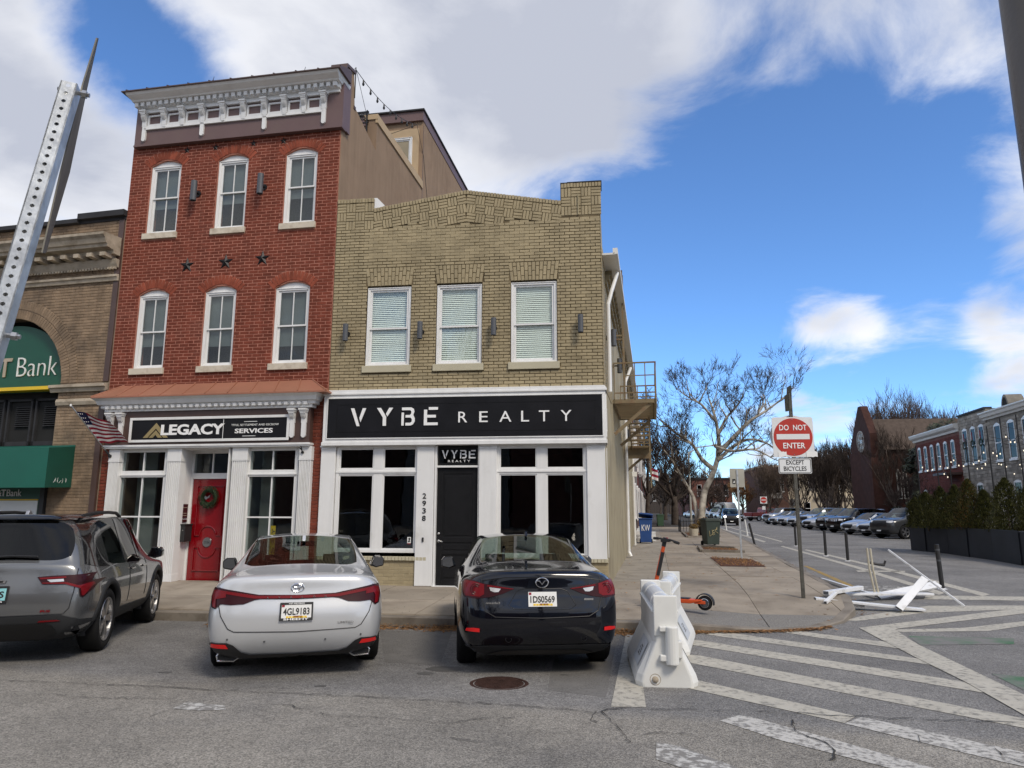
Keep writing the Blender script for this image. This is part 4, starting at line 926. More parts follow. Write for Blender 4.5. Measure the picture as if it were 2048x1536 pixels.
m = MB(); m.box(-.26, -.23, 2.02, 2.06, 10.7, 11.86)
for i in range(8): m.cyl((-.25 - i * .22, 2.04, 10.7), (-.25 - i * .22, 2.04, 11.8), .012, n=6)
m.box(-2.0, -.2, 2.02, 2.06, 11.78, 11.83).box(-2.0, -.2, 2.025, 2.055, 11.50, 11.53); m.build('bars', 'iron_black', rl)
m = MB()
for i in range(8): m.lathe([(.055, -.008), (.072, 0), (.055, .008), (.04, 0), (.055, -.008)], (-.36 - i * .22, 2.04, 11.655), 14, 'y')
m.build('scrolls', 'iron_black', rl)
# string of lamps from a mast on the parapet to the penthouse
M('bulb_glass', (.12, .12, .11), .1, var=.1); M('bulb_lit', (1.0, .88, .68), .3, var=.02, emit=.6)
sg = thing('string_lights', 'string of small black bulbs from the parapet mast down to the penthouse', 'string lights', RF.loc, RF.rot)
A = Vector((.02, .62, 12.05)); B = Vector((-.12, 5.7, 13.55))
pts = [A + (B - A) * t + Vector((0, 0, -.55 * 4 * t * (1 - t) * .5)) for t in [i / 20 for i in range(21)]]
MB().tube(pts, .009, 5).build('cable', 'iron_black', sg)
bulb_me = MB().cyl((0, 0, 0), (0, 0, -.07), .018, .022, n=7).lathe([(.02, -.07), (.034, -.11), (.02, -.15), (0, -.16)], n=8).mesh('bulb', 'iron_black')
for i in range(2, 20, 2): inst(bulb_me, 'bulb', sg, pts[i])
MB().tube([(.02, .62, 12.1), (.02, .62, 11.3)], .014, 6).tube([(.02, .62, 12.08), (-.2, 2.04, 11.5)], .006, 5).tube([(.02, .62, 12.08), (-.5, .4, 11.7)], .006, 5).build('mast', 'iron_black', sg)
MB().tube([B, (-1.4, 5.75, 13.25)], .008, 5).tube([B, (.03, 5.98, 12.6), (.03, 7.4, 9.0)], .007, 5).build('cable', 'iron_black', sg)
for k, (x, z) in enumerate([(-3.35, 11.66), (-1.0, 11.64)]):
    a_ = thing('roof_antenna', ['small wire bracket on the left part of the red cornice roof', 'small wire bracket on the right part of the red cornice roof'][k], 'antenna', RF.pt(x, .05, z - .03), RF.rot)
    MB().tube([(-.15, 0, 0), (0, 0, .16), (.18, 0, 0)], .008, 5).tube([(0, 0, .16), (.02, 0, .24)], .006, 5).tube([(-.1, 0, .02), (.1, .1, .14)], .006, 5).build('wire', 'iron_black', a_)
# ---- pent roof and storefront
py0 = -.42
cp = MB(); el, er = rc(-5.72, 4.15, py0)[0], rc(-.055, 4.15, py0)[0]; ez = rc(0, 4.15, py0)[1]
tl, tr_ = -4.87, -.36; tz = 4.38
cp.add([(el, py0, ez), (er, py0, ez), (tr_, -.01, tz), (tl, -.01, tz), (el, -.01, ez), (er, -.01, ez), (el, py0, ez - .03), (er, py0, ez - .03), (el, -.01, ez - .03), (er, -.01, ez - .03)],
       [(0, 1, 2, 3), (0, 3, 4), (1, 5, 2), (0, 6, 7, 1), (0, 4, 8, 6), (1, 7, 9, 5), (6, 8, 9, 7)])
cp.build('pent_roof', 'copper', red)
for i in range(9):
    t = (i + .55) / 9.1; xa = el + (er - el) * (.06 + .88 * t); xb = tl + (tr_ - tl) * t
    MB().tube([(xb + (xa - xb) * .0, -.015, tz + .012), (xb + (xa - xb) * .95, py0 + .01, ez + .012)], .013, 6).build('roof_seam', 'copper', red)
MB().tube([(el, py0, ez + .004), (tl, -.012, tz + .006)], .016, 6).tube([(er, py0, ez + .004), (tr_, -.012, tz + .006)], .016, 6).build('hip_cap', 'copper', red)
cn = MB(); pr = [(0, 3.80), (-.20, 3.80), (-.20, 3.86), (-.24, 3.88), (-.24, 3.93), (-.30, 3.95), (-.33, 4.03), (-.40, 4.08), (-.40, 4.12), (0, 4.12)]
pr = [(a, b - .035) for a, b in pr]; xl, xr = -5.10, -.30
cn.prism(pr, xl - .05, xr + .05, 'x')
for s_, xx in ((-1, xl - .05), (1, xr + .05)):
    for a, b in zip(pr[2:], pr[3:]):
        e0, e1 = s_ * (-a[0] - .15) * .8, s_ * (-b[0] - .15) * .8
        cn.add([(xx, a[0], a[1]), (xx, b[0], b[1]), (xx + e1, b[0], b[1]), (xx + e0, a[0], a[1])], [(0, 1, 2, 3)]).add([(xx + e0, a[0], a[1]), (xx + e1, b[0], b[1]), (xx + e1, 0, b[1]), (xx + e0, 0, a[1])], [(0, 1, 2, 3)])
cn.build('shop_cornice', 'white_trim', red)
dm = MB().box(-.038, .038, -.05, .02, -.035, .03).mesh('dentil', 'white_trim')
for i in range(33): inst(dm, 'dentil', red, (xl + .06 + i * .146, -.235, 3.855))
MB().box(-5.10, -.30, -.16, .1, 3.03, 3.80).build('shop_frieze', 'dark_brown', red)
for x in (-4.98, -4.72, -.68, -.42):
    bracket(red, x, 3.70, 'white_trim', .115, .27, .26, .12, -.16)
ls_ = thing('shop_sign', 'black LEGACY title services sign with a gold roof emblem and white frame', 'sign', RF.pt(0, -.165, 0), RF.rot)
s0, sz1 = rc(-4.63, 3.645, -.17); s1, sz0 = rc(-.83, 3.10, -.17)
MB().box(s0, s1, -.02, 0, sz0, sz1).build('board', 'black_sign', ls_)
m = MB(); t = .055; m.box(s0, s1, -.04, -.019, sz1 - t, sz1).box(s0, s1, -.04, -.019, sz0, sz0 + t).box(s0, s0 + t, -.04, -.019, sz0 + t, sz1 - t).box(s1 - t, s1, -.04, -.019, sz0 + t, sz1 - t); m.build('frame', 'white_trim', ls_, bevel=.003)
p = rc(-3.86, 3.25, -.18); q = rc(-2.34, 3.485, -.18); text_obj('LEGACY', 'letters', 'letter_white', ls_, (p[0], -.028, p[1]), q[0] - p[0], q[1] - p[1], .012, bold=.035)
em = MB(); ex, ezz = rc(-4.29, 3.20, -.18)
em.prism([(ex, ezz), (ex + .30, ezz + .32), (ex + .60, ezz), (ex + .49, ezz), (ex + .30, ezz + .20), (ex + .11, ezz)], -.03, -.02, 'y').prism([(ex + .14, ezz), (ex + .30, ezz + .16), (ex + .46, ezz), (ex + .36, ezz), (ex + .30, ezz + .065), (ex + .24, ezz)], -.031, -.02, 'y'); em.build('emblem', 'gold', ls_)
MB().box(-2.262, -2.252, -.024, -.019, sz0 + .06, sz1 - .06).box(-1.78, -1.48, -.024, -.019, sz1 - .135, sz1 - .125).box(-1.80, -1.50, -.024, -.019, sz0 + .098, sz0 + .108).build('divider', 'letter_white', ls_)
p = rc(-2.09, 3.265, -.18); q = rc(-1.21, 3.365, -.18); text_obj('SERVICES', 'letters', 'letter_white', ls_, (p[0], -.026, p[1]), q[0] - p[0], q[1] - p[1], .01, bold=.02)
p = rc(-2.18, 3.415, -.18); q = rc(-1.08, 3.465, -.18); text_obj('TITLE, SETTLEMENT AND ESCROW', 'letters', 'sheet_white', ls_, (p[0], -.026, p[1]), q[0] - p[0], q[1] - p[1], .008)
MB().box(-5.13, -.27, -.20, .1, 2.985, 3.03).box(-5.11, -.29, -.18, .1, 2.955, 2.985).build('architrave', 'white_trim', red, bevel=.005)
def fluted(x0, x1, z0, z1, y=-.12):
    m = MB(); m.box(x0, x1, y, .1, z1 - .26, z1).box(x0 + .0, x1, y, .1, z0, z0 + .2).box(x0 + .01, x1 - .01, y + .018, .1, z0 + .2, z1 - .26).box(x0 - .004, x1 + .004, y - .006, .1, z1 - .285, z1 - .262)
    n = 7; w = (x1 - x0 - .02) / (2 * n + 1)
    for i in range(n + 1): m.box(x0 + .01 + 2 * i * w, x0 + .01 + (2 * i + 1) * w, y, y + .018, z0 + .2, z1 - .285)
    return m.build('pilaster', 'white_trim', red, bevel=.003)
for a, b in ((-5.10, -4.83), (-3.66, -3.32), (-2.12, -1.76), (-.585, -.31)):
    p, _ = rc(a, 2, -.12); q, _ = rc(b, 2, -.12); fluted(p, q, .12, 2.955)
def shop_window_r(x0, x1, z0, zt):
    xm = (x0 + x1) / 2; m = MB(); o = .05
    m.box(x0 - .12, x0, -.02, .1, .5, 2.955).box(x1, x1 + .08, -.02, .1, .5, 2.955).box(x0, x1, -.02, .1, 2.885, 2.955).box(x0, x1, -.03, .1, 2.34, 2.48).box(x0, x1, -.02, .1, .5, z0).box(x0 - .1, x1 + .06, -.05, .1, 2.375, 2.405)
    w = m.build('shop_window', 'white_trim', red, bevel=.004); mu = MB()
    mu.box(xm - .013, xm + .013, .0, .05, z0, 2.34).box(xm - .013, xm + .013, .0, .05, 2.48, 2.885).box(x0, x1, .001, .049, 1.485, 1.515); mu.build('muntins', 'white_trim', w)
    for a, b in ((x0, xm - .013), (xm + .013, x1)):
        for c, d in ((z0, 1.485), (1.515, 2.34), (2.48, 2.885)): MB().box(a, b, .02, .025, c, d).build('pane', 'pane', w)
shop_window_r(-4.735, -3.70, .62, 2.34); shop_window_r(-1.68, -.66, .62, 2.34)
# recessed doorway
ry = .38
m = MB(); m.box(-3.32, -3.28, -.1, ry + .05, .1, 2.955).box(-2.14, -2.11, -.1, ry + .05, .1, 2.955).box(-3.32, -2.11, -.1, ry + .05, 2.93, 2.955); m.build('doorway_lining', 'white_trim', red)
e0, _ = rc(-2.985, 1, ry); e1, _ = rc(-2.125, 1, ry); ztop = rc(0, 2.30, ry)[1]; zbt = rc(0, 2.42, ry)[1]; ztt = rc(0, 2.84, ry)[1]
m = MB(); m.box(-3.30, e0, ry - .02, ry + .08, .12, 2.95).box(e1, -2.05, ry - .02, ry + .08, .12, 2.95).box(e0, e1, ry - .02, ry + .08, ztop, zbt).box(e0, e1, ry - .02, ry + .08, ztt, 2.95).box((e0 + e1) / 2 - .015, (e0 + e1) / 2 + .015, ry, ry + .05, zbt, ztt); m.build('door_frame', 'white_trim', red, bevel=.004)
for a, b in ((e0, (e0 + e1) / 2 - .015), ((e0 + e1) / 2 + .015, e1)): MB().box(a, b, ry + .02, ry + .025, zbt, ztt).build('transom_pane', 'pane', red)
d = MB().box(e0 + .004, e1 - .004, ry + .01, ry + .05, .145, ztop - .004).build('door', 'red_door', red); dw = e1 - e0
def mould(x0, x1, z0, z1, bow=None):
    m = MB(); t = .022; y = ry - .004; cx = (x0 + x1) / 2; pts = [(x0, z0), (x0, z1), (x1, z1), (x1, z0)]
    if bow == 'bottom': pts = [(x0, z0), (x0, z1), (x1, z1), (x1, z0)] + [(cx + .20 * math.cos(t_), z0 + .20 * math.sin(t_)) for t_ in [math.pi * k / 12 for k in range(13)]]
    if bow == 'top': pts = [(x0, z0), (x0, z1)] + [(cx - .20 * math.cos(t_), z1 - .20 * math.sin(t_)) for t_ in [math.pi * k / 12 for k in range(13)]] + [(x1, z1), (x1, z0)]
    P = [Vector((p[0], y, p[1])) for p in pts]; P.append(P[0]); m.tube(P, .012, 6); return m.build('moulding', 'red_door', d)
mould(e0 + .13, e1 - .13, 1.10, ztop - .16, 'bottom'); mould(e0 + .13, e1 - .13, .36, .84, 'top')
MB().box(e0, e1, ry - .08, ry + .06, .10, .145).build('threshold', 'steel', red)
MB().lathe([(0, ry - .012), (.10, ry - .012), (.105, ry + .01)], ((e0 + e1) / 2, 0, .96), 28, 'y').build('number_disc', 'steel', d, smooth=False)
text_obj('2936', 'digits', 'lamp_grey', d, ((e0 + e1) / 2 - .07, ry - .016, .93), .14, .055, .004)
# wreath
wr = thing('wreath', 'green wreath with a small silver bow on the red door', 'wreath', RF.pt((e0 + e1) / 2 + .01, ry - .04, rc(0, 1.91, ry)[1]), RF.rot)
M('wreath_green', (.018, .032, .014), .7, var=.5, scale=30, rnd=.5)
m = MB(); rw = random.Random(5)
for i in range(900):
    t = rw.uniform(0, 6.283); u = rw.uniform(0, 6.283); r = .165 + .062 * math.cos(u); c = Vector((r * math.cos(t), .05 * math.sin(u) - .03, r * math.sin(t)))
    dd = (Vector((math.cos(t + rw.uniform(.3, 1.2)), rw.uniform(-.7, .2), math.sin(t + rw.uniform(.3, 1.2))))).normalized() * rw.uniform(.03, .055); n2 = dd.orthogonal().normalized() * .006
    m.add([c + n2, c - n2, c + dd], [(0, 1, 2)])
m.build('foliage', 'wreath_green', wr, kind='stuff'); MB().lathe([(.13, -.03), (.165, -.06), (.20, -.03), (.165, 0), (.13, -.03)], n=28, axis='y').build('ring', 'wreath_green', wr)
MB().prism([(-.06, -.02), (-.05, .03), (0, .0), (.07, .05), (.05, -.01), (.02, -.02), (-.02, -.05)], -.10, -.07, 'y').build('bow', 'steel', wr)
# mailbox, plaque, intercom on the recess wall
mp = RF.pt(-3.27, .16, 0); mbx = thing('mailbox', 'black wall mailbox on the white jamb beside the red door', 'mailbox', RF.pt(-3.28, .05, rc(0, .98, .1)[1]), RF.rot)
MB().box(0, .13, .02, .28, 0, .36).build('box', 'black_plastic', mbx, bevel=.012); MB().box(-.0, .145, .0, .29, .345, .375).build('lid', 'black_plastic', mbx, bevel=.006); MB().lathe([(0, 0), (.012, 0), (.012, .01)], (.09, .012, .24), 10, 'y').build('lock', 'steel', mbx)
pq = thing('wall_plaque', 'dark red metal plaque above the mailbox on the white jamb', 'plaque', RF.pt(-3.28, .08, 1.47), RF.rot)
M('plaque_red', (.05, .012, .014), .4, var=.2); MB().box(0, .02, 0, .21, 0, .30).box(0, .02, .0, .21, -.085, -.03).build('plate', 'plaque_red', pq, bevel=.006); MB().box(.02, .023, .03, .18, .05, .06).box(.02, .023, .04, .17, .1, .108).box(.02, .023, .03, .18, .22, .23).build('print', 'bank_stone', pq)
hk = thing('flag_bracket', 'empty black flag bracket at the top of the right fluted pilaster', 'bracket', RF.pt(-.44, -.13, 2.83), RF.rot)
MB().lathe([(0, 0), (.03, 0), (.03, .02)], (0, -.02, 0), 12, 'y').tube([(0, -.01, 0), (.0, -.06, .06), (.0, -.09, .12)], .014, 8).tube([(0, -.05, .05), (-.06, -.06, .10)], .012, 6).build('socket', 'iron_black', hk)
# interior of the red storefront
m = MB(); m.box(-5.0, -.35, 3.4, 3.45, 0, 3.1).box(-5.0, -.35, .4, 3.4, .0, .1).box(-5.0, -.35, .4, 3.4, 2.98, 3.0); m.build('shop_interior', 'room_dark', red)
MB().box(-4.72, -4.25, .5, .55, .1, 2.95).box(-1.66, -1.35, .45, .5, .1, 2.95).box(-3.5, -3.40, .42, 3.3, .1, 2.95).box(-2.05, -2.0, .42, 3.3, .1, 2.95).build('interior_wall', 'room_wall', red)
MB().box(-1.30, -1.18, .3, .302, .7, 1.32).build('yellow_banner', 'yellow', red)
for i, ch in enumerate('SAY'): text_obj(ch, 'banner_letter', 'black_plastic', red, (-1.19, .298, .75 + i * .2), .11, .07, .002, rot=(0, -R(90), 0))
for x, z, y in ((-.95, 2.55, 1.0), (-.74, 2.65, 1.3), (-1.15, 2.27, 1.6), (-2.9, 2.55, 2), (-.70, 2.5, .8)):
    o = thing('pendant_bulb', {-.95: 'lit bulb low in the right transom window of the red shop', -.74: 'lit bulb at the upper right of the right transom window', -1.15: 'lit bulb inside the large right pane of the red shop', -2.9: 'tiny lit bulb in the transom above the red door', -.70: 'lit bulb at the far right of the right transom window'}[x], 'bulb', RF.pt(x, y, z), RF.rot)
    MB().lathe([(0, .03), (.02, .02), (.025, 0), (.015, -.025), (0, -.03)], n=10).build('globe', 'bulb_lit', o, smooth=True); MB().cyl((0, 0, .03), (0, 0, .4), .004, n=5).build('cord', 'iron_black', o)
# ---- lamps and stars
for (x, zt_, zb_), lb in zip([(-3.57, 9.2, 8.69), (-1.895, 9.22, 8.73)], ['large grey cylinder wall lamp between the left and middle top windows of the red house', 'large grey cylinder wall lamp between the middle and right top windows of the red house']):
    p, zz = rc(x, (zt_ + zb_) / 2, -.17); t = wall_lamp(RF, p, zz, lb, y=-.18); t.scale = (1.25, 1.15, 1.30)
star_me = {}
def star(r):
    v = [(0, -.22 * r, 0)]; 
    for i in range(10):
        a = math.pi / 2 + i * math.pi / 5; q = r if i % 2 == 0 else r * .40; v.append((q * math.cos(a), 0, q * math.sin(a)))
    return MB().add(v, [(0, 1 + i, 1 + (i + 1) % 10) for i in range(10)]).mesh('star', 'star_iron')
bs, ss = star(.19), star(.095)
for x, z, me, lb in [(-3.58, 7.13, bs, 'left large black star in the row of three between the storeys'), (-2.62, 7.15, bs, 'middle large black star in the row of three between the storeys'), (-1.72, 7.18, bs, 'right large black star in the row of three between the storeys'),
    (-3.84, 9.99, ss, 'small black star right of the left top window arch'), (-3.10, 9.99, ss, 'small black star left of the middle top window arch'), (-2.14, 10.0, ss, 'small black star right of the middle top window arch'), (-1.39, 9.99, ss, 'small black star left of the right top window arch')]:
    link(bpy.data.objects.new('wall_star', me), None, RF.pt(x, -.004, z), RF.rot, lb, 'star', 'iron stars on the red brick wall')
# ---- flag on its pole
fl = thing('flag', 'american flag hanging limp on an angled pole at the left pilaster of the red shop', 'flag', RF.pt(-4.96, -.13, 2.80), RF.rot)
M('flag_red', (.26, .02, .035), .75, var=.1); M('flag_white', (.68, .64, .62), .75, var=.05); M('flag_blue', (.012, .014, .045), .75, var=.2)
tip = Vector((-.62, -.55, 1.06)); MB().tube([(0, 0, 0), tip * .5, tip], .013, 8).build('pole', 'steel', fl); MB().lathe([(0, .03), (.02, .02), (.02, -.02), (0, -.03)], tuple(tip), 10).build('finial', 'letter_white', fl)
MB().lathe([(0, 0), (.035, 0), (.035, .03)], (0, -.02, 0), 12, 'y').cyl((0, 0, 0), tip * .12, .022, n=10).build('socket', 'iron_black', fl)
G, H_ = 40, 26; gv = []; gf = []; gm = []
hoist0, hoist1 = tip * .88, tip * .26                    # the flag is laced to the upper pole
for i in range(G + 1):
    u = i / G
    for j in range(H_ + 1):
        v = j / H_
        base = hoist0 + (hoist1 - hoist0) * (v ** .9)
        dr = Vector((.80, .10, .02)) * u + Vector((0, 0, -.30)) * (u ** 1.6) * (1 - v) + Vector((-.12, 0, .0)) * u * max(0, v - .5) * 2
        gv.append(base + dr + Vector((0, .05 * math.sin(u * 9 + v * 3) * u - .03 * u, .035 * math.sin(u * 8 + v * 2.5) * u + .02 * math.sin(u * 15) * u * v)))
for i in range(G):
    for j in range(H_):
        gf.append((i * (H_ + 1) + j, (i + 1) * (H_ + 1) + j, (i + 1) * (H_ + 1) + j + 1, i * (H_ + 1) + j + 1))
        gm.append(2 if (i < G * .16 + (13 - j) * .35 and j < 10) else (j // 2) % 2)
m = MB(); m.add(gv, gf); m.m = gm; m.build('cloth', ['flag_red', 'flag_white', 'flag_blue'], fl, smooth=True)
m = MB()
for i in range(1, 7, 2):
    for j in range(1, 9, 3):
        c = (gv[i * (H_ + 1) + j] + gv[(i + 1) * (H_ + 1) + j + 1]) / 2 + Vector((0, -.006, 0)); m.lathe([(0, -.002), (.011, 0), (0, .002)], tuple(c), 6, 'y')
m.build('stars', 'flag_white', fl)
# ================================================================ bank at the left
BF = Frame((-10.983, 14.265, 0), R(-5.5))
bank = thing('bank_building', 'brown brick bank with a stone cornice and a big green arched sign', 'building', BF.loc, BF.rot)
AC, AZ, AR = -2.95, 4.50, 1.62; BL0 = -8.2
rs = random.Random(21)
def arch_hole(z):
    if z < AZ: return (AC - AR, AC + AR)
    q = math.sqrt(max(0, AR * AR - (z - AZ) ** 2)); return (AC - q, AC + q)
RO = AR + .46
def ring_hole(z):
    if z < AZ: return (AC - RO, AC + RO)
    q = math.sqrt(max(0, RO * RO - (z - AZ) ** 2)); return (AC - q, AC + q)
core = MB()
for i in range(24):                                       # wall body stepped round the arch
    za, zb_ = 4.45 + i * (1.70 / 24), 4.45 + (i + 1) * (1.70 / 24); a, b = arch_hole(max(AZ, za)); core.box(BL0, a, .012, .4, za, zb_).box(b, 0, .012, .4, za, zb_)
core.box(BL0, 0, .012, .4, 6.15, 8.38).box(-1.36, 0, .012, .4, -.1, 4.45).box(BL0, -4.55, .012, .4, -.1, 4.45)
core.build('wall', 'bank_mortar', bank)
bk = field(BL0, -.14, 4.50, 8.36, .070, .215, .007, [(ring_hole, None, 4.4, AZ + RO)], rr=rs) + field(-1.34, -.14, .15, 4.28, .070, .215, .007, [], rr=rs)
lay(bk, BF, bank, 'bank_brick', 300, .028, .002)
vs_ = []
for rr_ in range(2):
    r = AR + .115 + rr_ * .23; n = int(math.pi * r / .072)
    for i in range(n):
        t = math.pi * (i + .5) / n; vs_.append((AC + r * math.cos(t), AZ + r * math.sin(t), math.pi * r / n - .007, .215, t - math.pi / 2, .004))
lay(vs_, BF, bank, 'bank_brick', 60, .03, .001, 'arch_bricks')
def run(name, prof, x0, x1, mat, ret=True):
    m = MB(); m.prism(prof, x0, x1, 'x'); return m.build(name, mat, bank)
run('cornice', [(.0, 7.46), (-.20, 7.46), (-.22, 7.54), (-.40, 7.56), (-.42, 7.62), (-.46, 7.64), (-.50, 7.74), (-.56, 7.80), (-.56, 7.86), (0, 7.90)], BL0, -.05, 'bank_stone')
md = MB().box(-.07, .07, -.36, .01, -.09, 0).mesh('modillion', 'bank_stone')
for i in range(22): inst(md, 'modillion', bank, (-.22 - i * .36, 0, 7.46))
run('moulding', [(0, 7.18), (-.06, 7.18), (-.10, 7.26), (-.12, 7.34), (-.12, 7.37), (0, 7.37)], BL0, -.05, 'bank_stone')
dmb = MB().box(-.022, .022, -.05, .01, -.045, 0).mesh('dentil', 'bank_stone')
for i in range(95): inst(dmb, 'dentil', bank, (-.10 - i * .085, -.055, 7.18))
run('string_course', [(0, 6.86), (-.05, 6.86), (-.07, 6.93), (-.10, 6.95), (-.10, 7.0), (0, 7.02)], BL0, -.02, 'bank_stone')
run('impost', [(0, 4.28), (-.06, 4.28), (-.08, 4.36), (-.13, 4.38), (-.13, 4.44), (0, 4.47)], -1.52, -.02, 'bank_stone')
run('capital', [(0, 3.98), (-.03, 3.98), (-.05, 4.06), (-.03, 4.12), (0, 4.13)], -1.36, -.15, 'bank_stone')
MB().box(-.16, -.02, -.05, .1, .0, 4.3).box(-.16, -.02, -.02, .1, 4.5, 8.4).build('downpipe_strip', 'dark_brown', bank)
MB().box(BL0, -1.27, -.12, .42, 8.36, 8.46).box(-1.27, .02, -.12, .42, 8.44, 8.58).box(-1.27, .0, -.02, .4, 8.36, 8.44).build('coping', 'roof_dark', bank)
# arched sign
sg_ = thing('bank_sign', 'dark green arched sign filling the big arch with pale TBank lettering', 'sign', BF.pt(0, .22, 0), BF.rot)
pts = [(AC - AR - .1, 4.35), (AC + AR + .05, 4.35)] + [(AC + (AR + .05) * math.cos(t), AZ + (AR - .13) * math.sin(t)) for t in [math.pi * i / 30 for i in range(31)]]
MB().prism(pts, -.04, .02, 'y').build('panel', 'bank_green', sg_); MB().box(AC - AR, AC + AR + .02, -.30, .02, 4.36, 4.44).build('yellow_strip', 'yellow', sg_)
MB().box(AC - AR, AC + AR, .3, .32, 4.3, 6.2).build('reveal', 'room_dark', sg_)
text_obj('M&T', 'letters', 'bank_stone', sg_, (-4.15, -.055, 4.74), 1.20, .46, .02, bold=.02); text_obj('Bank', 'letters', 'sheet_white', sg_, (-2.78, -.055, 4.74), 1.14, .46, .02, bold=-.018)
# dark louvred panels under the arch
lv = MB().box(AC - AR, AC + AR, .26, .30, 2.9, 4.4).build('louvre_panel', 'room_dark', bank)
for k in range(4):
    x0_, x1_ = -1.40 - .80 * (k + 1) + .04, -1.40 - .80 * k - .04; m = MB()
    m.box(x0_, x0_ + .05, .20, .26, 3.10, 4.20).box(x1_ - .05, x1_, .20, .26, 3.10, 4.20).box(x0_, x1_, .20, .26, 4.15, 4.2).box(x0_, x1_, .20, .26, 3.1, 3.2); m.build('shutter', 'roof_dark', lv)
    sm = MB().box(x0_ + .25, x1_ - .06, .21, .25, 0, .02).mesh('slat', 'roof_dark')
    for i in range(10): inst(sm, 'slat', lv, (0, 0, 3.55 + i * .05))
# awning
aw = thing('awning', 'bright green sloped fabric awning on the bank front', 'awning', BF.pt(0, 0, 0), BF.rot)
AX, AD, at0, at1, ab = -.72, .68, 3.04, 2.96, 2.11; xe = AX; az1 = ab
MB().add([(-7, -AD, at1), (AX, -AD, at1), (AX, -AD, ab), (-7, -AD, ab)], [(0, 1, 2, 3)]).build('front', 'awn_green', aw)
MB().add([(AX, -AD, at1), (AX, -AD, ab), (AX, 0, ab + .02), (AX, 0, at0)], [(0, 1, 2, 3)]).build('end', 'awn_shade', aw)
MB().add([(-7, -AD, at1), (AX, -AD, at1), (AX, 0, at0), (-7, 0, at0)], [(0, 1, 2, 3)]).box(-7, AX, -.02, .0, at0 - .03, at0 + .03).build('top', 'awn_green', aw)
sc = MB(); rg = random.Random(2)                         # chalky scribble on the awning end
for k in range(5):
    x = xe + .004; P_ = [Vector((x, -.45 + k * .07 + rg.uniform(-.03, .03), az1 + .10 + rg.uniform(0, .12))) for _ in range(4)]; sc.tube(P_, .003, 4)
sc.build('scribble', 'sheet_white', aw)
# cash machine under the awning
at = thing('cash_machine', 'green and white bank cash machine panel under the awning', 'cash machine', BF.pt(0, -.05, 0), BF.rot)
MB().box(-4.4, -1.46, .0, .3, .2, 2.25).build('housing', 'bank_green', at); MB().box(-4.4, -1.50, -.02, .0, 1.40, 1.84).build('white_panel', 'sheet_white', at); MB().box(-4.4, -1.50, -.022, 0, 1.845, 1.875).build('yellow_strip', 'yellow', at)
MB().box(-1.46, -1.34, -.02, .3, .2, 2.3).build('side_frame', 'black_plastic', at)
text_obj('M&T', 'letters', 'letter_white', at, (-2.80, -.012, 1.94), .40, .15, .01, bold=.03); text_obj('Bank', 'letters', 'letter_white', at, (-2.37, -.012, 1.94), .40, .15, .01)
text_obj('welcome', 'letters', 'lamp_grey', at, (-3.02, -.026, 1.665), .52, .10, .006)
MB().box(-2.55, -1.95, -.10, -.02, 1.30, 1.50).build('canopy', 'sheet_white', at, bevel=.02); MB().box(-2.38, -2.12, -.104, -.1, 1.42, 1.45).build('light_slot', 'black_plastic', at); MB().box(-2.5, -1.6, -.03, 0, 1.2, 1.36).build('screen_band', 'awn_green', at)
# ================================================================ side street
M('house_red', (.14, .045, .035), .85, var=.2, scale=3, bump=.3, bscale=40, rnd=.12); M('house_mortar', (.17, .09, .075), .9, var=.2)
M('formstone', (.29, .268, .235), .9, var=.25, scale=2, bump=.5, bscale=30, rnd=.28); M('formstone_joint', (.19, .175, .15), .9, var=.2)
M('church_brick', (.062, .028, .022), .9, var=.25, scale=2, bump=.4, bscale=20, rnd=.2); M('slate', (.10, .075, .06), .85, var=.2, rnd=.2)
M('cream_wall', (.50, .43, .32), .85, var=.12, scale=.8, dirt=(.38, .31, .22), dscale=.6); M('grey_wall', (.22, .205, .19), .85, var=.15, scale=.8)
M('brown_wall', (.10, .055, .042), .85, var=.25, scale=1.5); M('far_red', (.14, .06, .045), .85, var=.25, scale=1.5); M('far_dark', (.06, .05, .045), .9, var=.3)
glass_mat('far_pane', (.05, .055, .06), refl=.45)
def box_wall(parent, x0, x1, y0, y1, z1, mat): return MB().box(x0, x1, y0, y1, -.3, z1).build('wall', mat, parent)
def small_window(parent, x0, x1, z0, z1, arch=.0, frame='white_trim', y=0):
    m = MB(); t = .05; ym = y
    m.box(x0, x0 + t, ym - .03, ym + .05, z0, z1).box(x1 - t, x1, ym - .03, ym + .05, z0, z1).box(x0 + t, x1 - t, ym - .03, ym + .05, z1 - t, z1).box(x0 + t, x1 - t, ym - .03, ym + .05, z0, z0 + t).box(x0 + t, x1 - t, ym - .02, ym + .05, (z0 + z1) / 2 - .03, (z0 + z1) / 2 + .03).box(x0 - .06, x1 + .06, ym - .09, ym + .05, z0 - .12, z0)
    if arch: m.prism([(x0, z1)] + [(x0 + (x1 - x0) * i / 8, z1 + arch * (1 - (2 * i / 8 - 1) ** 2)) for i in range(9)] + [(x1, z1)], ym - .03, ym + .05, 'y')
    w = m.build('window', frame, parent); MB().box(x0 + t, x1 - t, ym + .0, ym + .02, z0 + t, (z0 + z1) / 2 - .03).box(x0 + t, x1 - t, ym + .0, ym + .02, (z0 + z1) / 2 + .03, z1 - t).build('pane', 'far_pane', w); return w
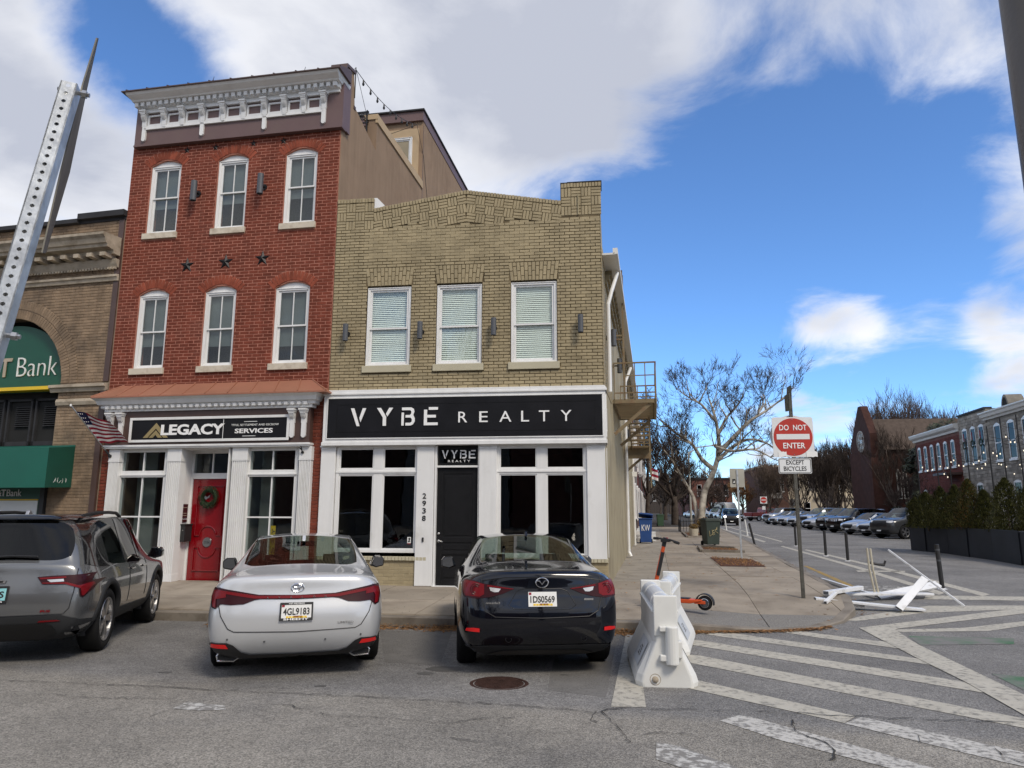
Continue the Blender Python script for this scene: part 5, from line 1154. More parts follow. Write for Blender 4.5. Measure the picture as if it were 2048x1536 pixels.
# row on the far side of the side street; local x runs from far to near, y into the houses
HD = Vector((.0995, .995)); HF = Frame((24.9, 62, 0), math.atan2(-HD.y, -HD.x))
HO = Vector((24.9, 62))
def hx(Y): return (62 - Y) / .995
hr = thing('brick_rowhouse', 'two-storey red brick corner row house behind the planters with a white cornice', 'house', HF.loc, HF.rot)
xa, xb = hx(58.9), hx(50.0)
MB().box(xa, xb, .02, 10, -.3, 7.2).build('wall', 'house_mortar', hr)
ups = [xa + .55 + i * 1.36 for i in range(6)]; hol = [(a, a + .62, 4.55, 6.25) for a in ups] + [(a, a + .8, .9, 3.1) for a in (xa + 1.0, xa + 4.0, xa + 6.6)]
lay(field(xa, xb, 1.0, 6.6, .13, .42, .012, hol, rr=random.Random(4)), HF, hr, 'house_red', 0, .04, .004, 'brick_courses')
MB().prism([(.0, 6.8), (-.06, 6.8), (-.10, 6.95), (-.20, 7.0), (-.30, 7.08), (-.36, 7.25), (-.36, 7.32), (.3, 7.42), (.3, 6.8)], xa - .25, xb, 'x').build('cornice', 'cream_trim', hr)
for a in ups: small_window(hr, a, a + .62, 4.55, 6.25, .12)
for a in (xa + 1.0, xa + 4.0, xa + 6.6): small_window(hr, a, a + .8, 1.2, 3.0, .12)
MB().box(xb - 2.6, xb - .1, -1.0, 0, 3.95, 4.1).build('porch_roof', 'dark_brown', hr)
hg = thing('formstone_house', 'grey formstone house with plain dark roof edge between brick and corniced houses', 'house', HF.loc, HF.rot)
xa, xb = hx(50.0) + .01, hx(45.7)
MB().box(xa, xb, .02, 10, -.3, 7.75).build('wall', 'formstone_joint', hg)
w3 = [xa + .55, xa + 1.85, xa + 3.1]; hol = [(a, a + .75, 4.6, 6.85) for a in w3] + [(xa + 2.0, xa + 2.9, 1.4, 3.3)]
rs = random.Random(8)
def stones(x0, x1, z0, z1, hol): return [(b[0], b[1], b[2], b[3], 0, rs.uniform(0, .03)) for b in field(x0, x1, z0, z1, .19, .52, .014, hol, rr=rs)]
lay(stones(xa, xb, .2, 7.7, hol), HF, hg, 'formstone', 150, .05, .0, 'stones')
for a in w3: small_window(hg, a, a + .75, 4.6, 6.75, .12)
small_window(hg, xa + 2.0, xa + 2.9, 1.5, 3.2, .12)
MB().box(xa, xb, -.06, .4, 7.72, 7.84).build('coping', 'roof_dark', hg)
for i, a in enumerate(w3):
    wth = thing('wreath', ['dark wreath hanging in the left upper window of the grey house', 'dark wreath hanging in the middle upper window of the grey house', 'dark wreath hanging in the right upper window of the grey house'][i], 'wreath', HF.pt(a + .37, -.07, 5.75), HF.rot)
    MB().lathe([(.16, -.03), (.22, -.06), (.28, -.03), (.22, 0), (.16, -.03)], n=16, axis='y').build('ring', 'wreath_green', wth); MB().box(-.03, .03, -.03, 0, .2, .75).build('ribbon', 'flag_red', wth)
hn_ = thing('formstone_house', 'near grey formstone row house with a projecting white cornice at the right edge', 'house', HF.loc, HF.rot)
xa, xb = hx(45.7) + .01, hx(30)
MB().box(xa, xb, .02, 10, -.3, 7.3).build('wall', 'formstone_joint', hn_)
w4 = [xa + .95 + i * 1.75 for i in range(8)]; hol = [(a, a + .85, 4.5, 6.6) for a in w4] + [(a, a + .9, .4, 3.3) for a in w4[1:]]
lay(stones(xa, xb, .2, 6.9, hol), HF, hn_, 'formstone', 150, .05, .0, 'stones')
for a in w4: small_window(hn_, a, a + .85, 4.5, 6.55, .14)
for a in w4[1:]: small_window(hn_, a, a + .9, 1.0, 3.2, .1)
MB().prism([(.0, 7.0), (-.06, 7.0), (-.10, 7.1), (-.22, 7.16), (-.27, 7.3), (-.34, 7.38), (-.34, 7.45), (.3, 7.55), (.3, 7.0)], xa - .3, xb, 'x').build('cornice', 'cream_trim', hn_)
dm_ = thing('roof_vent', 'rounded hooded chimney cap on the roof of the near grey house', 'chimney', HF.pt(xa + .5, .9, 7.4), HF.rot)
pts = [(-.45, 0)] + [(.45 * math.cos(t) * (1 - .25 * max(0, math.sin(t))), .55 + .55 * math.sin(t)) for t in [math.pi - math.pi * i / 12 for i in range(13)]] + [(.45, 0)]
MB().prism(pts, 0, .9, 'y').build('hood', 'formstone_joint', dm_); MB().prism([(p[0] * .7, p[1] * .85) for p in pts], -.01, .02, 'y').build('opening', 'room_dark', dm_)
# church: gable to the street, long wall towards us
ch = thing('brick_church', 'dark red brick church with a steep gable and a round tracery window', 'church')
def chp(Y): return 22.6 + .1 * (Y - 40)
y0, y1, ym = 71.3, 79.0, 74.4
gx = lambda Y: chp(Y)
m = MB(); gv = [(gx(y0), y0, -.2), (gx(y1), y1, -.2), (gx(y1), y1, 8.3), (gx(ym) , ym + .35, 11.9), (gx(ym), ym - .35, 11.9), (gx(y0), y0, 8.9)]
m.add(gv + [(x + .7, y, z) for x, y, z in gv], [(0, 5, 4, 3, 2, 1), (6, 7, 8, 9, 10, 11)] + [(i, (i + 1) % 6, (i + 1) % 6 + 6, i + 6) for i in range(6)])
m.box(gx(y0) + .4, 45, y0 + .5, y1 - .6, -.2, 7.4); m.build('wall', 'church_brick', ch)
m = MB(); m.add([(gx(y0) + .6, y0 + .2, 7.3), (45, y0 + .2, 7.3), (45, ym, 10.6), (gx(ym) + .5, ym, 10.6)], [(0, 1, 2, 3)]).add([(gx(y1) + .6, y1, 7.3), (45, y1, 7.3), (45, ym, 10.6), (gx(ym) + .5, ym, 10.6)], [(3, 2, 1, 0)]); m.build('roof', 'slate', ch)
for q in ((gx(y0) - .25, gx(y0) + .9, y0 - .5, y0 + .3, -.2, 6.5), (30.6, 31.4, y0 - .2, y0 + .6, -.2, 5.8), (35, 35.8, y0 - .2, y0 + .6, -.2, 5.8)): MB().box(*q).build('buttress', 'church_brick', ch)
cx_, cy_, cz_ = gx(74.5) - .05, 74.5, 8.35
rw_ = MB().lathe([(1.08, .04), (1.08, -.06), (.95, -.06), (.95, .04)], (cx_, cy_, cz_), 32, 'x')
for i in range(8):
    t = i * math.pi / 4; rw_.tube([(cx_ - .03, cy_ + .25 * math.cos(t), cz_ + .25 * math.sin(t)), (cx_ - .03, cy_ + .97 * math.cos(t), cz_ + .97 * math.sin(t))], .045, 5)
    rw_.lathe([(.20, -.02), (.24, -.05), (.28, -.02)], (cx_ - .02, cy_ + .66 * math.cos(t + .39), cz_ + .66 * math.sin(t + .39)), 12, 'x')
M('tracery', (.38, .36, .33), .8, var=.1); M('milk_glass', (.45, .50, .52), .3, var=.2, scale=3); rw_.build('tracery', 'tracery', ch)
MB().lathe([(0, 0), (.98, 0)], (cx_ - .005, cy_, cz_), 32, 'x').build('rose_glass', 'milk_glass', ch)
for xx in (28.0, 28.55, 32.3, 32.85):
    w_ = MB().prism([(xx, 2.6), (xx + .38, 2.6), (xx + .38, 5.0), (xx + .19, 5.5), (xx, 5.0)], y0 + .42, y0 + .5, 'y').build('lancet', 'cream_trim', ch); MB().prism([(xx + .07, 2.7), (xx + .31, 2.7), (xx + .31, 4.95), (xx + .19, 5.3), (xx + .07, 4.95)], y0 + .405, y0 + .42, 'y').build('pane', 'far_pane', w_)
# distant buildings closing the street
def block(name, label, cat, x0, x1, y0, y1, z1, mat, wins=None, roof=None, wmat='white_trim', face=0):
    t = thing(name, label, cat, (x0, y0, 0)); MB().box(0, x1 - x0, 0, y1 - y0, -.3, z1).build('wall', mat, t)
    MB().box(-.2, x1 - x0 + .2, -.25, y1 - y0 + .2, z1, z1 + .3).build('cornice', roof or 'cream_trim', t)
    for (a, b, c, d) in (wins or []): small_window(t, a, b, c, d, 0, wmat, y=-.04)
    return t
cb = block('corner_house', 'pale cream rendered house facing us across the far cross street', 'house', 27.6, 37.5, 112, 124, 7.6, 'cream_wall', [(1.2, 2.1, 4.6, 6.4), (3.4, 4.3, 4.6, 6.4), (5.6, 6.5, 4.6, 6.4), (7.8, 8.7, 4.6, 6.4), (2.6, 3.5, .8, 2.6), (6.6, 7.6, 0, 2.5)])
MB().box(4.2, 9.9, -.5, 0, 3.3, 3.6).build('belt_cornice', 'cream_wall', cb); MB().prism([(0, 0), (-1.0, -.9), (-1.0, -1.0), (0, -.3)], .6, 1.6, 'x').build('awning', 'black_plastic', cb).location = (0, 0, 3.1)
bb = block('corner_house', 'dark brown brick house with bay window at the far corner left of the cream house', 'house', 24.0, 27.5, 110, 124, 7.8, 'brown_wall', [(.5, 1.1, 4.2, 6.2), (2.2, 2.9, 4.2, 6.2)], 'bank_stone')
MB().box(.2, 2.4, -1.0, 0, 3.2, 6.0).build('bay', 'grey_wall', bb); MB().box(.5, 2.1, -1.03, -1.0, 4.0, 5.6).build('bay_pane', 'far_pane', bb)
block('row_of_flats', 'grey flat-roofed building with tall sign board right of the cream house', 'building', 37.6, 46, 114, 124, 8.2, 'grey_wall', [(1, 2, 4.5, 6.4), (3, 4, 4.5, 6.4), (5, 6, 4.5, 6.4), (2.5, 3.4, .5, 2.8)], 'roof_dark')
block('far_warehouse', 'long dark red brick building far down the street behind bare trees', 'building', 16.5, 23.8, 135, 160, 7.0, 'far_red', [(1 + i * 1.6, 1.8 + i * 1.6, 4, 6) for i in range(4)], 'roof_dark')
block('far_house', 'tiny grey house closing the street in the distance', 'house', 9, 38, 232, 245, 8.5, 'far_dark', [(1 + i * 2, 2 + i * 2, 4, 6) for i in range(4)], 'roof_dark')
# row houses beyond the shop on our side
LF = Frame((wallx(34.2), 34.2, 0), math.atan2(.9975, .0705))
def lrow(a, b, h, mat, label, trim='cream_trim', stoop=True):
    t = thing('rowhouse', label, 'house', LF.loc, LF.rot); MB().box(a, b, .05, 9, -.2, h).build('wall', mat, t); MB().box(a, b, -.18, .3, h - .35, h).build('cornice', trim, t)
    for k in range(2):
        xw = a + .8 + k * 2.0; small_window(t, xw, xw + .8, h - 3, h - 1.2, .1, y=.0); 
    small_window(t, a + 2.9, a + 3.7, 1.2, 2.9, .1); MB().box(a + .8, a + 1.7, .0, .06, .5, 2.7).build('door', 'dark_brown', t)
    if stoop:
        for k in range(3): MB().box(a + .7, a + 1.8, -.95 + k * .3, .05, .1 + k * .17 - .3, .1 + (k + 1) * .17).build('step', 'sheet_white', t)
lrow(.0, 4.6, 7.0, 'house_red', 'nearest red brick row house beyond the tan shop seen edge-on'); lrow(4.6, 9.2, 7.2, 'grey_wall', 'grey row house second beyond the tan shop seen edge-on'); lrow(9.2, 13.8, 7.0, 'house_red', 'second red brick row house beyond the grey one seen edge-on')
for i in range(9): lrow(13.8 + i * 4.8, 18.6 + i * 4.8, 7.0 + (i % 3) * .3, ['brown_wall', 'far_dark', 'house_red'][i % 3], ['brown', 'dark', 'red'][i % 3] + ' row house far down the left side, number ' + ['three', 'four', 'five', 'six', 'seven', 'eight', 'nine', 'ten', 'eleven'][i] + ' after the grey one', stoop=False)

# far side of the square behind us: only the windows and car paint mirror it
for i in range(14):
    x = -100 + i * 10.2; block('square_house', 'row house across the square behind the viewer, ' + 'first second third fourth fifth sixth seventh eighth ninth tenth eleventh twelfth thirteenth fourteenth'.split()[i] + ' from the left', 'house', x, x + 10, -46, -36, 10 + (i * 37 % 3), ['far_red', 'brown_wall', 'grey_wall'][i % 3], [(1 + k * 2.2, 2 + k * 2.2, z, z + 1.8) for k in range(4) for z in (1, 4.2)], 'roof_dark')
# ================================================================ trees and plants
def grow(tr, tw, p, d, ln, r, depth, rng, maxd, up=.12, spread=.75, twr=.010, nch=(3, 5), shrink=.68):
    n = 4 if depth < maxd - 1 else 3; pts = [Vector(p)]; rad = [r]; dd = Vector(d).normalized()
    for i in range(n):
        dd = (dd + Vector((rng.uniform(-1, 1), rng.uniform(-1, 1), rng.uniform(-.7, .9))) * .22 + Vector((0, 0, up))).normalized()
        pts.append(pts[-1] + dd * ln / n); rad.append(r * (1 - .55 * (i + 1) / n))
    if depth >= maxd:
        tw.tube(pts, [max(twr * (1 - .6 * i / n), .003) for i in range(n + 1)], 3); return
    (tr if r > .03 else tw).tube(pts, [max(q, .005) for q in rad], 7 if r > .06 else (5 if r > .025 else 3))
    k = rng.randint(*nch)
    for i in range(k):
        t = rng.uniform(.35, 1.0) if i else 1.0; f = t * n; a = min(int(f), n - 1); q = pts[a] + (pts[a + 1] - pts[a]) * (f - a)
        loc = (pts[a + 1] - pts[a]).normalized(); rv = Vector((rng.uniform(-1, 1), rng.uniform(-1, 1), rng.uniform(-.6, 1))); rv = (rv - loc * rv.dot(loc)).normalized()
        nd_ = (loc + rv * rng.uniform(.5, 1.25) * spread).normalized()
        grow(tr, tw, q, nd_, ln * shrink * rng.uniform(.75, 1.15), rad[a] * rng.uniform(.5, .72), depth + 1, rng, maxd, up, spread, twr, nch, shrink)
def limb(tr, pts, r0, r1, n=9):
    P = [Vector(p) for p in pts]; out_ = []
    for i in range(len(P) - 1):                            # Catmull-Rom through the points
        a, b, c, e = P[max(i - 1, 0)], P[i], P[i + 1], P[min(i + 2, len(P) - 1)]
        for k in range(4):
            t = k / 4; out_.append(.5 * ((2 * b) + (c - a) * t + (2 * a - 5 * b + 4 * c - e) * t * t + (3 * b - a - 3 * c + e) * t ** 3))
    out_.append(P[-1]); m = len(out_); tr.tube(out_, [r0 + (r1 - r0) * i / (m - 1) for i in range(m)], n); return out_
def finish(t, tr, tw, bark, twig):
    tr.build('trunk', bark, t, smooth=True); tw.build('crown', twig, t)
# big pale plane tree on the far sidewalk
sy = thing('plane_tree', 'large leaning pale-barked plane tree with bare spreading branches', 'tree', (0, 0, 0)); rng = random.Random(4)
tr, tw = MB(), MB(); Y0 = 46.
S = lambda x, z, dy=0: (x, Y0 + dy, z)
main = limb(tr, [S(6.0, .1), S(6.2, 1.6, -.1), S(6.45, 2.8, .1), S(7.0, 3.9), S(7.45, 5.3, .2), S(7.42, 6.6, .1), S(7.2, 7.7, -.2), S(6.95, 8.7)], .25, .05, 12)
second = limb(tr, [S(5.95, .1, .2), S(5.9, 1.2, .2), S(5.75, 2.4, .4), S(5.2, 3.5, .6), S(4.6, 4.6, .4), S(4.0, 5.4, .2)], .17, .04)
b1 = limb(tr, [S(7.42, 5.2), S(8.2, 6.0, -.3), S(9.3, 7.1, -.5), S(10.4, 7.8, -.3), S(11.5, 8.6, -.5)], .17, .04)
b2 = limb(tr, [S(7.3, 4.7), S(8.4, 5.6, .6), S(9.4, 6.1, 1.1), S(10.5, 6.0, 1.4), S(11.4, 5.3, 1.2)], .13, .03)
b3 = limb(tr, [S(7.1, 4.1), S(6.4, 4.8, .4), S(5.9, 5.8, .9), S(5.0, 6.5, 1.0), S(3.9, 7.4, .8)], .16, .04)
b4 = limb(tr, [S(7.4, 6.3), S(8.1, 7.5, .6), S(8.8, 8.2, 1.0), S(9.3, 8.9, 1.2)], .10, .03)
b5 = limb(tr, [S(7.2, 5.6), S(8.0, 5.2, -1.2), S(9.2, 5.2, -2.0), S(10.2, 4.6, -2.4)], .10, .03)
b6 = limb(tr, [S(7.3, 7.2), S(6.4, 8.2, -.6), S(5.8, 8.5, -.9), S(5.2, 8.9, -1)], .09, .03)
for br, k, ln in ((main, 10, 1.35), (second, 8, 1.2), (b1, 10, 1.5), (b2, 9, 1.3), (b3, 9, 1.4), (b4, 7, 1.1), (b5, 8, 1.2), (b6, 7, 1.1)):
    for i in range(k):
        f = .4 + .6 * (i + rng.random()) / k; a = min(len(br) - 2, int(f * (len(br) - 1))); d = (br[a + 1] - br[a]).normalized()
        rv = Vector((rng.uniform(-1, 1), rng.uniform(-1, 1), rng.uniform(-.3, 1))).normalized()
        grow(tr, tw, br[a], d * .6 + rv, ln * rng.uniform(.7, 1.1), .05 * (1.3 - f) + .018, 1, rng, 5, .05, .8, .0125, (2, 4), .74)
    grow(tr, tw, br[-1], br[-1] - br[-2], ln * .8, .03, 2, rng, 5, .1, .8, .011, (4, 5))
finish(sy, tr, tw, 'bark_pale', 'twig_grey')
def bare_tree(name, label, x, y, h, r, seed, bark='bark_dark', twig='twig_dark', maxd=5, fork=.3, up=.12, spread=.75, twr=.014, nch=(3, 5), lean=(0, 0), stems=1, ln=None, sh=.68, z=.12, group=None):
    t = thing(name, label, 'tree', (x, y, z), group=group); rng = random.Random(seed); tr, tw = MB(), MB()
    for s_ in range(stems):
        a = 2 * math.pi * s_ / stems + .4; off = Vector((math.cos(a), math.sin(a), 0)) * (.0 if stems == 1 else .18); dirn = Vector((lean[0] + (off.x * 2 if stems > 1 else 0), lean[1] + (off.y * 2 if stems > 1 else 0), 1)).normalized()
        fz = h * fork; trunk = limb(tr, [off + Vector((0, 0, -.1)), off + dirn * fz * .5 + Vector((rng.uniform(-.1, .1), 0, 0)), off + dirn * fz], r * 1.15, r * .75, 9)
        for i in range(nch[1] + 1):
            aa = 2 * math.pi * i / (nch[1] + 1) + rng.uniform(-.4, .4); q = trunk[-1 - rng.randint(0, 3)]
            grow(tr, tw, q, Vector((math.cos(aa) * spread, math.sin(aa) * spread, rng.uniform(.5, 1.3))), (ln or h * .3) * rng.uniform(.8, 1.15), r * .5, 1, rng, maxd, up, spread, twr, nch, sh)
        grow(tr, tw, trunk[-1], dirn + Vector((0, 0, .5)), (ln or h * .3), r * .55, 1, rng, maxd, up, spread * .8, twr, nch, sh)
    finish(t, tr, tw, bark, twig); return t
bare_tree('street_tree', 'dark dense bare street tree left of the pale plane tree', 6.9, 70, 9.6, .36, 12, maxd=5, spread=.85, twr=.02, nch=(4, 5), fork=.28)
bare_tree('street_tree', 'thin dark street tree farther down the left sidewalk', 8.2, 96, 9, .28, 13, maxd=4, twr=.03, nch=(4, 5))
bare_tree('street_tree', 'slender dark street tree close along the left row houses', 3.9, 62, 9.6, .2, 14, maxd=5, twr=.018, nch=(3, 5), spread=.6)
bare_tree('bare_tree', 'tall rounded bare tree rising behind the church roof', 33.0, 86, 14.8, .34, 15, 'bark_mid', 'twig', 5, .22, .22, .6, .022, (4, 6), ln=4.4, sh=.70)
bare_tree('bare_tree', 'bare tree right of the rounded one behind the church roof', 36.8, 84, 13.2, .3, 16, 'bark_mid', 'twig', 5, .22, .22, .6, .022, (4, 6), ln=3.8, sh=.70)
bare_tree('bare_tree', 'slim bare tree in front of the church wall by the gable', 27.0, 70.2, 10.0, .17, 17, 'bark_mid', 'twig_grey', 5, .25, .2, .55, .014, (3, 5), ln=2.8)
bare_tree('bare_tree', 'multi-stemmed bare tree right of the do not enter sign', 27.4, 90, 9.4, .16, 18, 'bark_mid', 'twig_grey', 5, .28, .2, .5, .018, (3, 5), stems=3, ln=2.6)
bare_tree('bare_tree', 'low multi-stemmed bare tree in front of the cream house', 24.2, 92, 7.6, .14, 19, 'bark_mid', 'twig_grey', 5, .28, .15, .6, .018, (3, 4), stems=3, ln=2.2)
bare_tree('bare_tree', 'bare tree against the left edge of the church gable', 28.6, 82, 11.0, .18, 20, 'bark_mid', 'twig_grey', 5, .25, .2, .5, .018, (3, 5), stems=2, ln=2.8)
bare_tree('red_twig_tree', 'reddish-brown twiggy tree behind the red pickup', 21.2, 112, 6.4, .2, 21, 'bark_dark', 'leaf_dry', 5, .25, .1, .8, .03, (4, 5))
bare_tree('red_twig_tree', 'dark reddish twiggy tree left of the red pickup', 17.2, 118, 6.2, .2, 22, 'bark_dark', 'twig', 5, .25, .1, .8, .03, (4, 5))
bare_tree('bare_tree', 'faint bare tree over the far end of the street', 20.5, 150, 11.5, .25, 23, 'bark_mid', 'twig', 4, .25, .2, .5, .045, (4, 5))
bare_tree('bare_tree', 'bare small tree in front of the red brick corner house', 21.6, 53.5, 4.6, .10, 24, 'bark_dark', 'twig_dark', 5, .25, .1, .75, .010, (3, 5))
for i, (x, y, h) in enumerate([(10.5, 125, 9), (9.6, 150, 10), (13.8, 175, 11), (17.5, 190, 11), (11.5, 205, 11), (20.8, 128, 7.5), (15.5, 140, 8)]):
    bare_tree('street_tree', ['far', 'farther', 'misty', 'last', 'smallest', 'squat', 'lone'][i] + ' dark bare tree closing the end of the street', x, y, h, .25, 60 + i, maxd=4, twr=.05, nch=(4, 5), spread=.8, group='trees at the end of the street')
src = [o for o in COL.objects if o.name.startswith('bare_tree') and o.parent is None]
for k, (i, x, y, sc_, rz, lb) in enumerate([(4, 22.0, 97, .95, 1.1, 'bare twiggy tree just left of the sign post before the cream house'), (3, 25.6, 86, .92, 2.3, 'bare tree right behind the parked silver suv'), (6, 30.0, 88, 1.05, .7, 'bare tree in the gap between cream house and church'), (3, 29.2, 95, 1.1, 4.0, 'taller bare tree behind the gap beside the church'), (4, 32.4, 100, 1.25, 5.2, 'bare tree peeping over the grey flat-roofed building'), (6, 23.4, 104, .9, 2.9, 'thin bare tree before the dark brown corner house'), (5, 33.5, 69.4, .8, 3.3, 'bare tree against the long church wall'), (2, 30.5, 69.2, .75, 1.9, 'slim bare tree by the church lancet windows'), (2, 28.9, 66.5, .62, .4, 'small bare tree near the evergreen'), (0, 39.5, 88, .92, 2.0, 'broad bare tree at the right behind the church roof')]):
    t = dup_tree(src[min(i, len(src) - 1)]); t.location = (x, y, .1); t.rotation_euler = (0, 0, rz); t.scale = (sc_, sc_, sc_); t['label'] = lb; t['group'] = 'bare trees by the church'
# trees of the square behind the camera, seen only mirrored in the windows
bare_tree('park_tree', 'bare park tree of the square mirrored in the left windows', -9, -12, 13, .3, 25, 'bark_dark', 'twig_dark', 4, .25, .15, .7, .03, (3, 5)); bare_tree('park_tree', 'bare park tree of the square mirrored in the shop windows', -1, -16, 14, .3, 26, 'bark_dark', 'twig_dark', 4, .25, .15, .7, .03, (3, 5))
# broad evergreen between church and brick house
def leafy(t, blobs, n, size, mat, seed, name='foliage', flat=.5):
    rng = random.Random(seed); m = MB()
    for (c, rx, rz, w) in blobs:
        for _ in range(int(n * w)):
            u = Vector((rng.gauss(0, 1), rng.gauss(0, 1), rng.gauss(0, 1))).normalized() * (rng.random() ** .4); p = Vector(c) + Vector((u.x * rx, u.y * rx, u.z * rz))
            a = Vector((rng.uniform(-1, 1), rng.uniform(-1, 1), rng.uniform(-.8, .8))).normalized() * size * rng.uniform(.6, 1.3); b = a.orthogonal().normalized() * size * flat
            m.add([p - a, p + b, p + a, p - b], [(0, 1, 2, 3)])
    return m.build(name, mat, t)
ev = thing('evergreen_tree', 'dark broad-leaved evergreen tree between the church and the brick row house', 'tree', (27.0, 66, 0)); rg = random.Random(3)
bl = []
for _ in range(70):
    z = 1.0 + rg.random() * 7.2; w_ = 2.3 * (1 - ((z - 2.5) / 8) ** 2); bl.append(((.9 + z * .22 + rg.uniform(-w_, w_), rg.uniform(-1.5, 1.5), z), rg.uniform(.45, .8), rg.uniform(.4, .75), .5))
bl += [((3.6, 1.5, 8.8), .8, .8, .6), ((4.5, 1.5, 9.0), .6, .8, .5), ((2.8, 1, 8.6), .8, .7, .6)]
MB().tube([(0, 0, 0), (.2, 0, 4), (1, .2, 8)], [.25, .18, .08], 8).build('trunk', 'bark_dark', ev); leafy(ev, bl, 420, .17, 'evergreen', 5, 'crown', .45)
# clipped arborvitae in their planters
M('planter_dark', (.030, .034, .042), .6, var=.15, scale=1.5, bump=.1, bscale=30)
pl_e = [gp(1822, 1100), gp(1853, 1103.5), gp(1898, 1108), gp(1938, 1114), gp(1987, 1121), gp(2044, 1131), gp(2118, 1143)]
for i in range(6):
    a, b = pl_e[i], pl_e[i + 1]; d = (b - a); d.z = 0; L_ = d.length; d.normalize(); n2 = Vector((-d.y, d.x, 0)); n2 = n2 if n2.x > 0 else -n2
    t = thing('planter', ['dark grey trough planter nearest the parked suv, first of the row', 'dark grey trough planter second in the row from the parked suv', 'dark grey trough planter third in the row from the parked suv', 'dark grey trough planter fourth in the row from the parked suv', 'dark grey trough planter fifth in the row, near the right edge', 'dark grey trough planter cut by the right edge, last of the row'][i], 'planter', (a.x, a.y, 0), math.atan2(d.y, d.x), 'dark planters along the kerb lane')
    s_ = -1 if n2.dot(Vector((-d.y, d.x, 0))) < 0 else 1; off = .03 * (i % 2); hh = 1.03 - .02 * (i % 2)
    m = MB(); y0_, y1_ = (off, .62 + off) if s_ > 0 else (-.62 - off, -off)
    m.box(.01, L_ - .01, y0_, y0_ + .04, 0, hh).box(.01, L_ - .01, y1_ - .04, y1_, 0, hh).box(.01, .05, y0_, y1_, 0, hh).box(L_ - .05, L_ - .01, y0_, y1_, 0, hh); m.build('trough', 'planter_dark', t, bevel=.01)
    MB().box(.05, L_ - .05, y0_ + .04, y1_ - .04, hh - .15, hh - .10).build('soil', 'mulch', t)
def arborvitae(p, h, r, seed, label, dry=False):
    t = thing('arborvitae', label, 'shrub', p, group='arborvitae in the planters'); rng = random.Random(seed); m = MB(); m2 = MB()
    for _ in range(3600):
        z = h * rng.random() ** 1.1; a = rng.uniform(0, 6.283); rr_ = r * 1.2 * (1 - (z / h) ** 2.6) * (.85 + .18 * math.sin(z * 5 + seed) + .16 * math.sin(a * 3 + seed + z * 2)) * rng.uniform(.45, 1.12) ** .6
        c = Vector((rr_ * math.cos(a), rr_ * math.sin(a), z)); o_ = Vector((math.cos(a), math.sin(a), rng.uniform(.8, 2.4))).normalized() * rng.uniform(.06, .13); s_ = Vector((-math.sin(a), math.cos(a), rng.uniform(-.3, .3))) * .022
        (m2 if (dry and rng.random() < .35) else m).add([c - s_, c + s_ * .9 + o_ * .5, c + o_, c - s_ * .9 + o_ * .5], [(0, 1, 2, 3)])
    MB().cyl((0, 0, -.1), (0, 0, h * .6), .03, .01, n=6).build('trunk', 'bark_dark', t); m.build('foliage', 'arbor', t)
    if dry: m2.build('dry_foliage', 'arbor_dry', t)
AV = [(1846, 30.4, 1.55, .60, 'first arborvitae beside the parked suv, short and dark'), (1876, 29.6, 1.75, .62, 'second arborvitae from the parked suv'), (1905, 28.8, 1.80, .62, 'third arborvitae from the parked suv'), (1932, 27.9, 2.0, .60, 'brownish arborvitae in the middle of the planter row'), (1962, 27.3, 1.55, .55, 'low arborvitae right of the brownish one'), (2006, 25.8, 1.95, .58, 'pointed arborvitae standing apart at the right of the row'), (2055, 24.6, 1.75, .55, 'arborvitae cut by the right edge of the picture'), (1824, 31.6, 1.3, .42, 'small arborvitae at the corner of the planter row by the suv')]
for i, (px, yy, h, r, lb) in enumerate(AV):
    q = at_y(px, 1050, yy); arborvitae((q.x + .2, yy, .92), h * .90, r * .95, 40 + i, lb, i in (3,))
# poles with strings of bulbs among the planters
PL = [(1829, 31.2, 4.3), (1868, 30.0, 4.2), (1893, 29.2, 4.2), (1930, 28.2, 4.3), (1975, 26.9, 4.6), (2003, 26.0, 4.8), (2036, 25.1, 4.8), (2090, 24.0, 4.9)]
tops = []; names = ['first', 'second', 'third', 'fourth', 'fifth', 'sixth', 'seventh', 'eighth']
for i, (px, yy, h) in enumerate(PL):
    q = at_y(px, 1055, yy); base = Vector((q.x + .35, yy, .9)); top = Vector((q.x + .35, yy, h)); tops.append(top)
    link(bpy.data.objects.new('lamp_pole', MB().tube([(0, 0, 0), (0, 0, h - .9)], .022, 6).mesh('lamp_pole', 'iron_black')), None, base, None, names[i] + ' thin black festoon pole of the planter row counted from the parked suv', 'pole', 'festoon poles')
far_t = [t + Vector((6.5, 1.5, .2)) for t in tops]
st = thing('string_lights', 'criss-crossing festoon strings with small lit bulbs over the planters', 'string lights')
cab = MB(); bl_me = MB().cyl((0, 0, 0), (0, 0, -.05), .014, n=6, mi=1).lathe([(.014, -.05), (.021, -.075), (.016, -.10), (0, -.11)], n=8).mesh('bulb', ['bulb_lit', 'iron_black'], True)
rg = random.Random(9)
spans = [(tops[i], tops[i + 1]) for i in range(7)] + [(tops[i], far_t[i]) for i in range(0, 8)] + [(tops[i], far_t[min(7, i + 1)]) for i in range(0, 7, 2)]
for a, b in spans:
    a = a - Vector((0, 0, rg.uniform(.2, .9))); b = b - Vector((0, 0, rg.uniform(.3, 1.3))); n = max(4, int((b - a).length / 1.15)); pts = [a + (b - a) * (i / n) + Vector((0, 0, -.35 * 4 * (i / n) * (1 - i / n))) for i in range(n + 1)]
    cab.tube(pts, .008, 4)
    for i in range(1, n): inst(bl_me, 'bulb', st, pts[i])
cab.build('cable', 'iron_black', st)
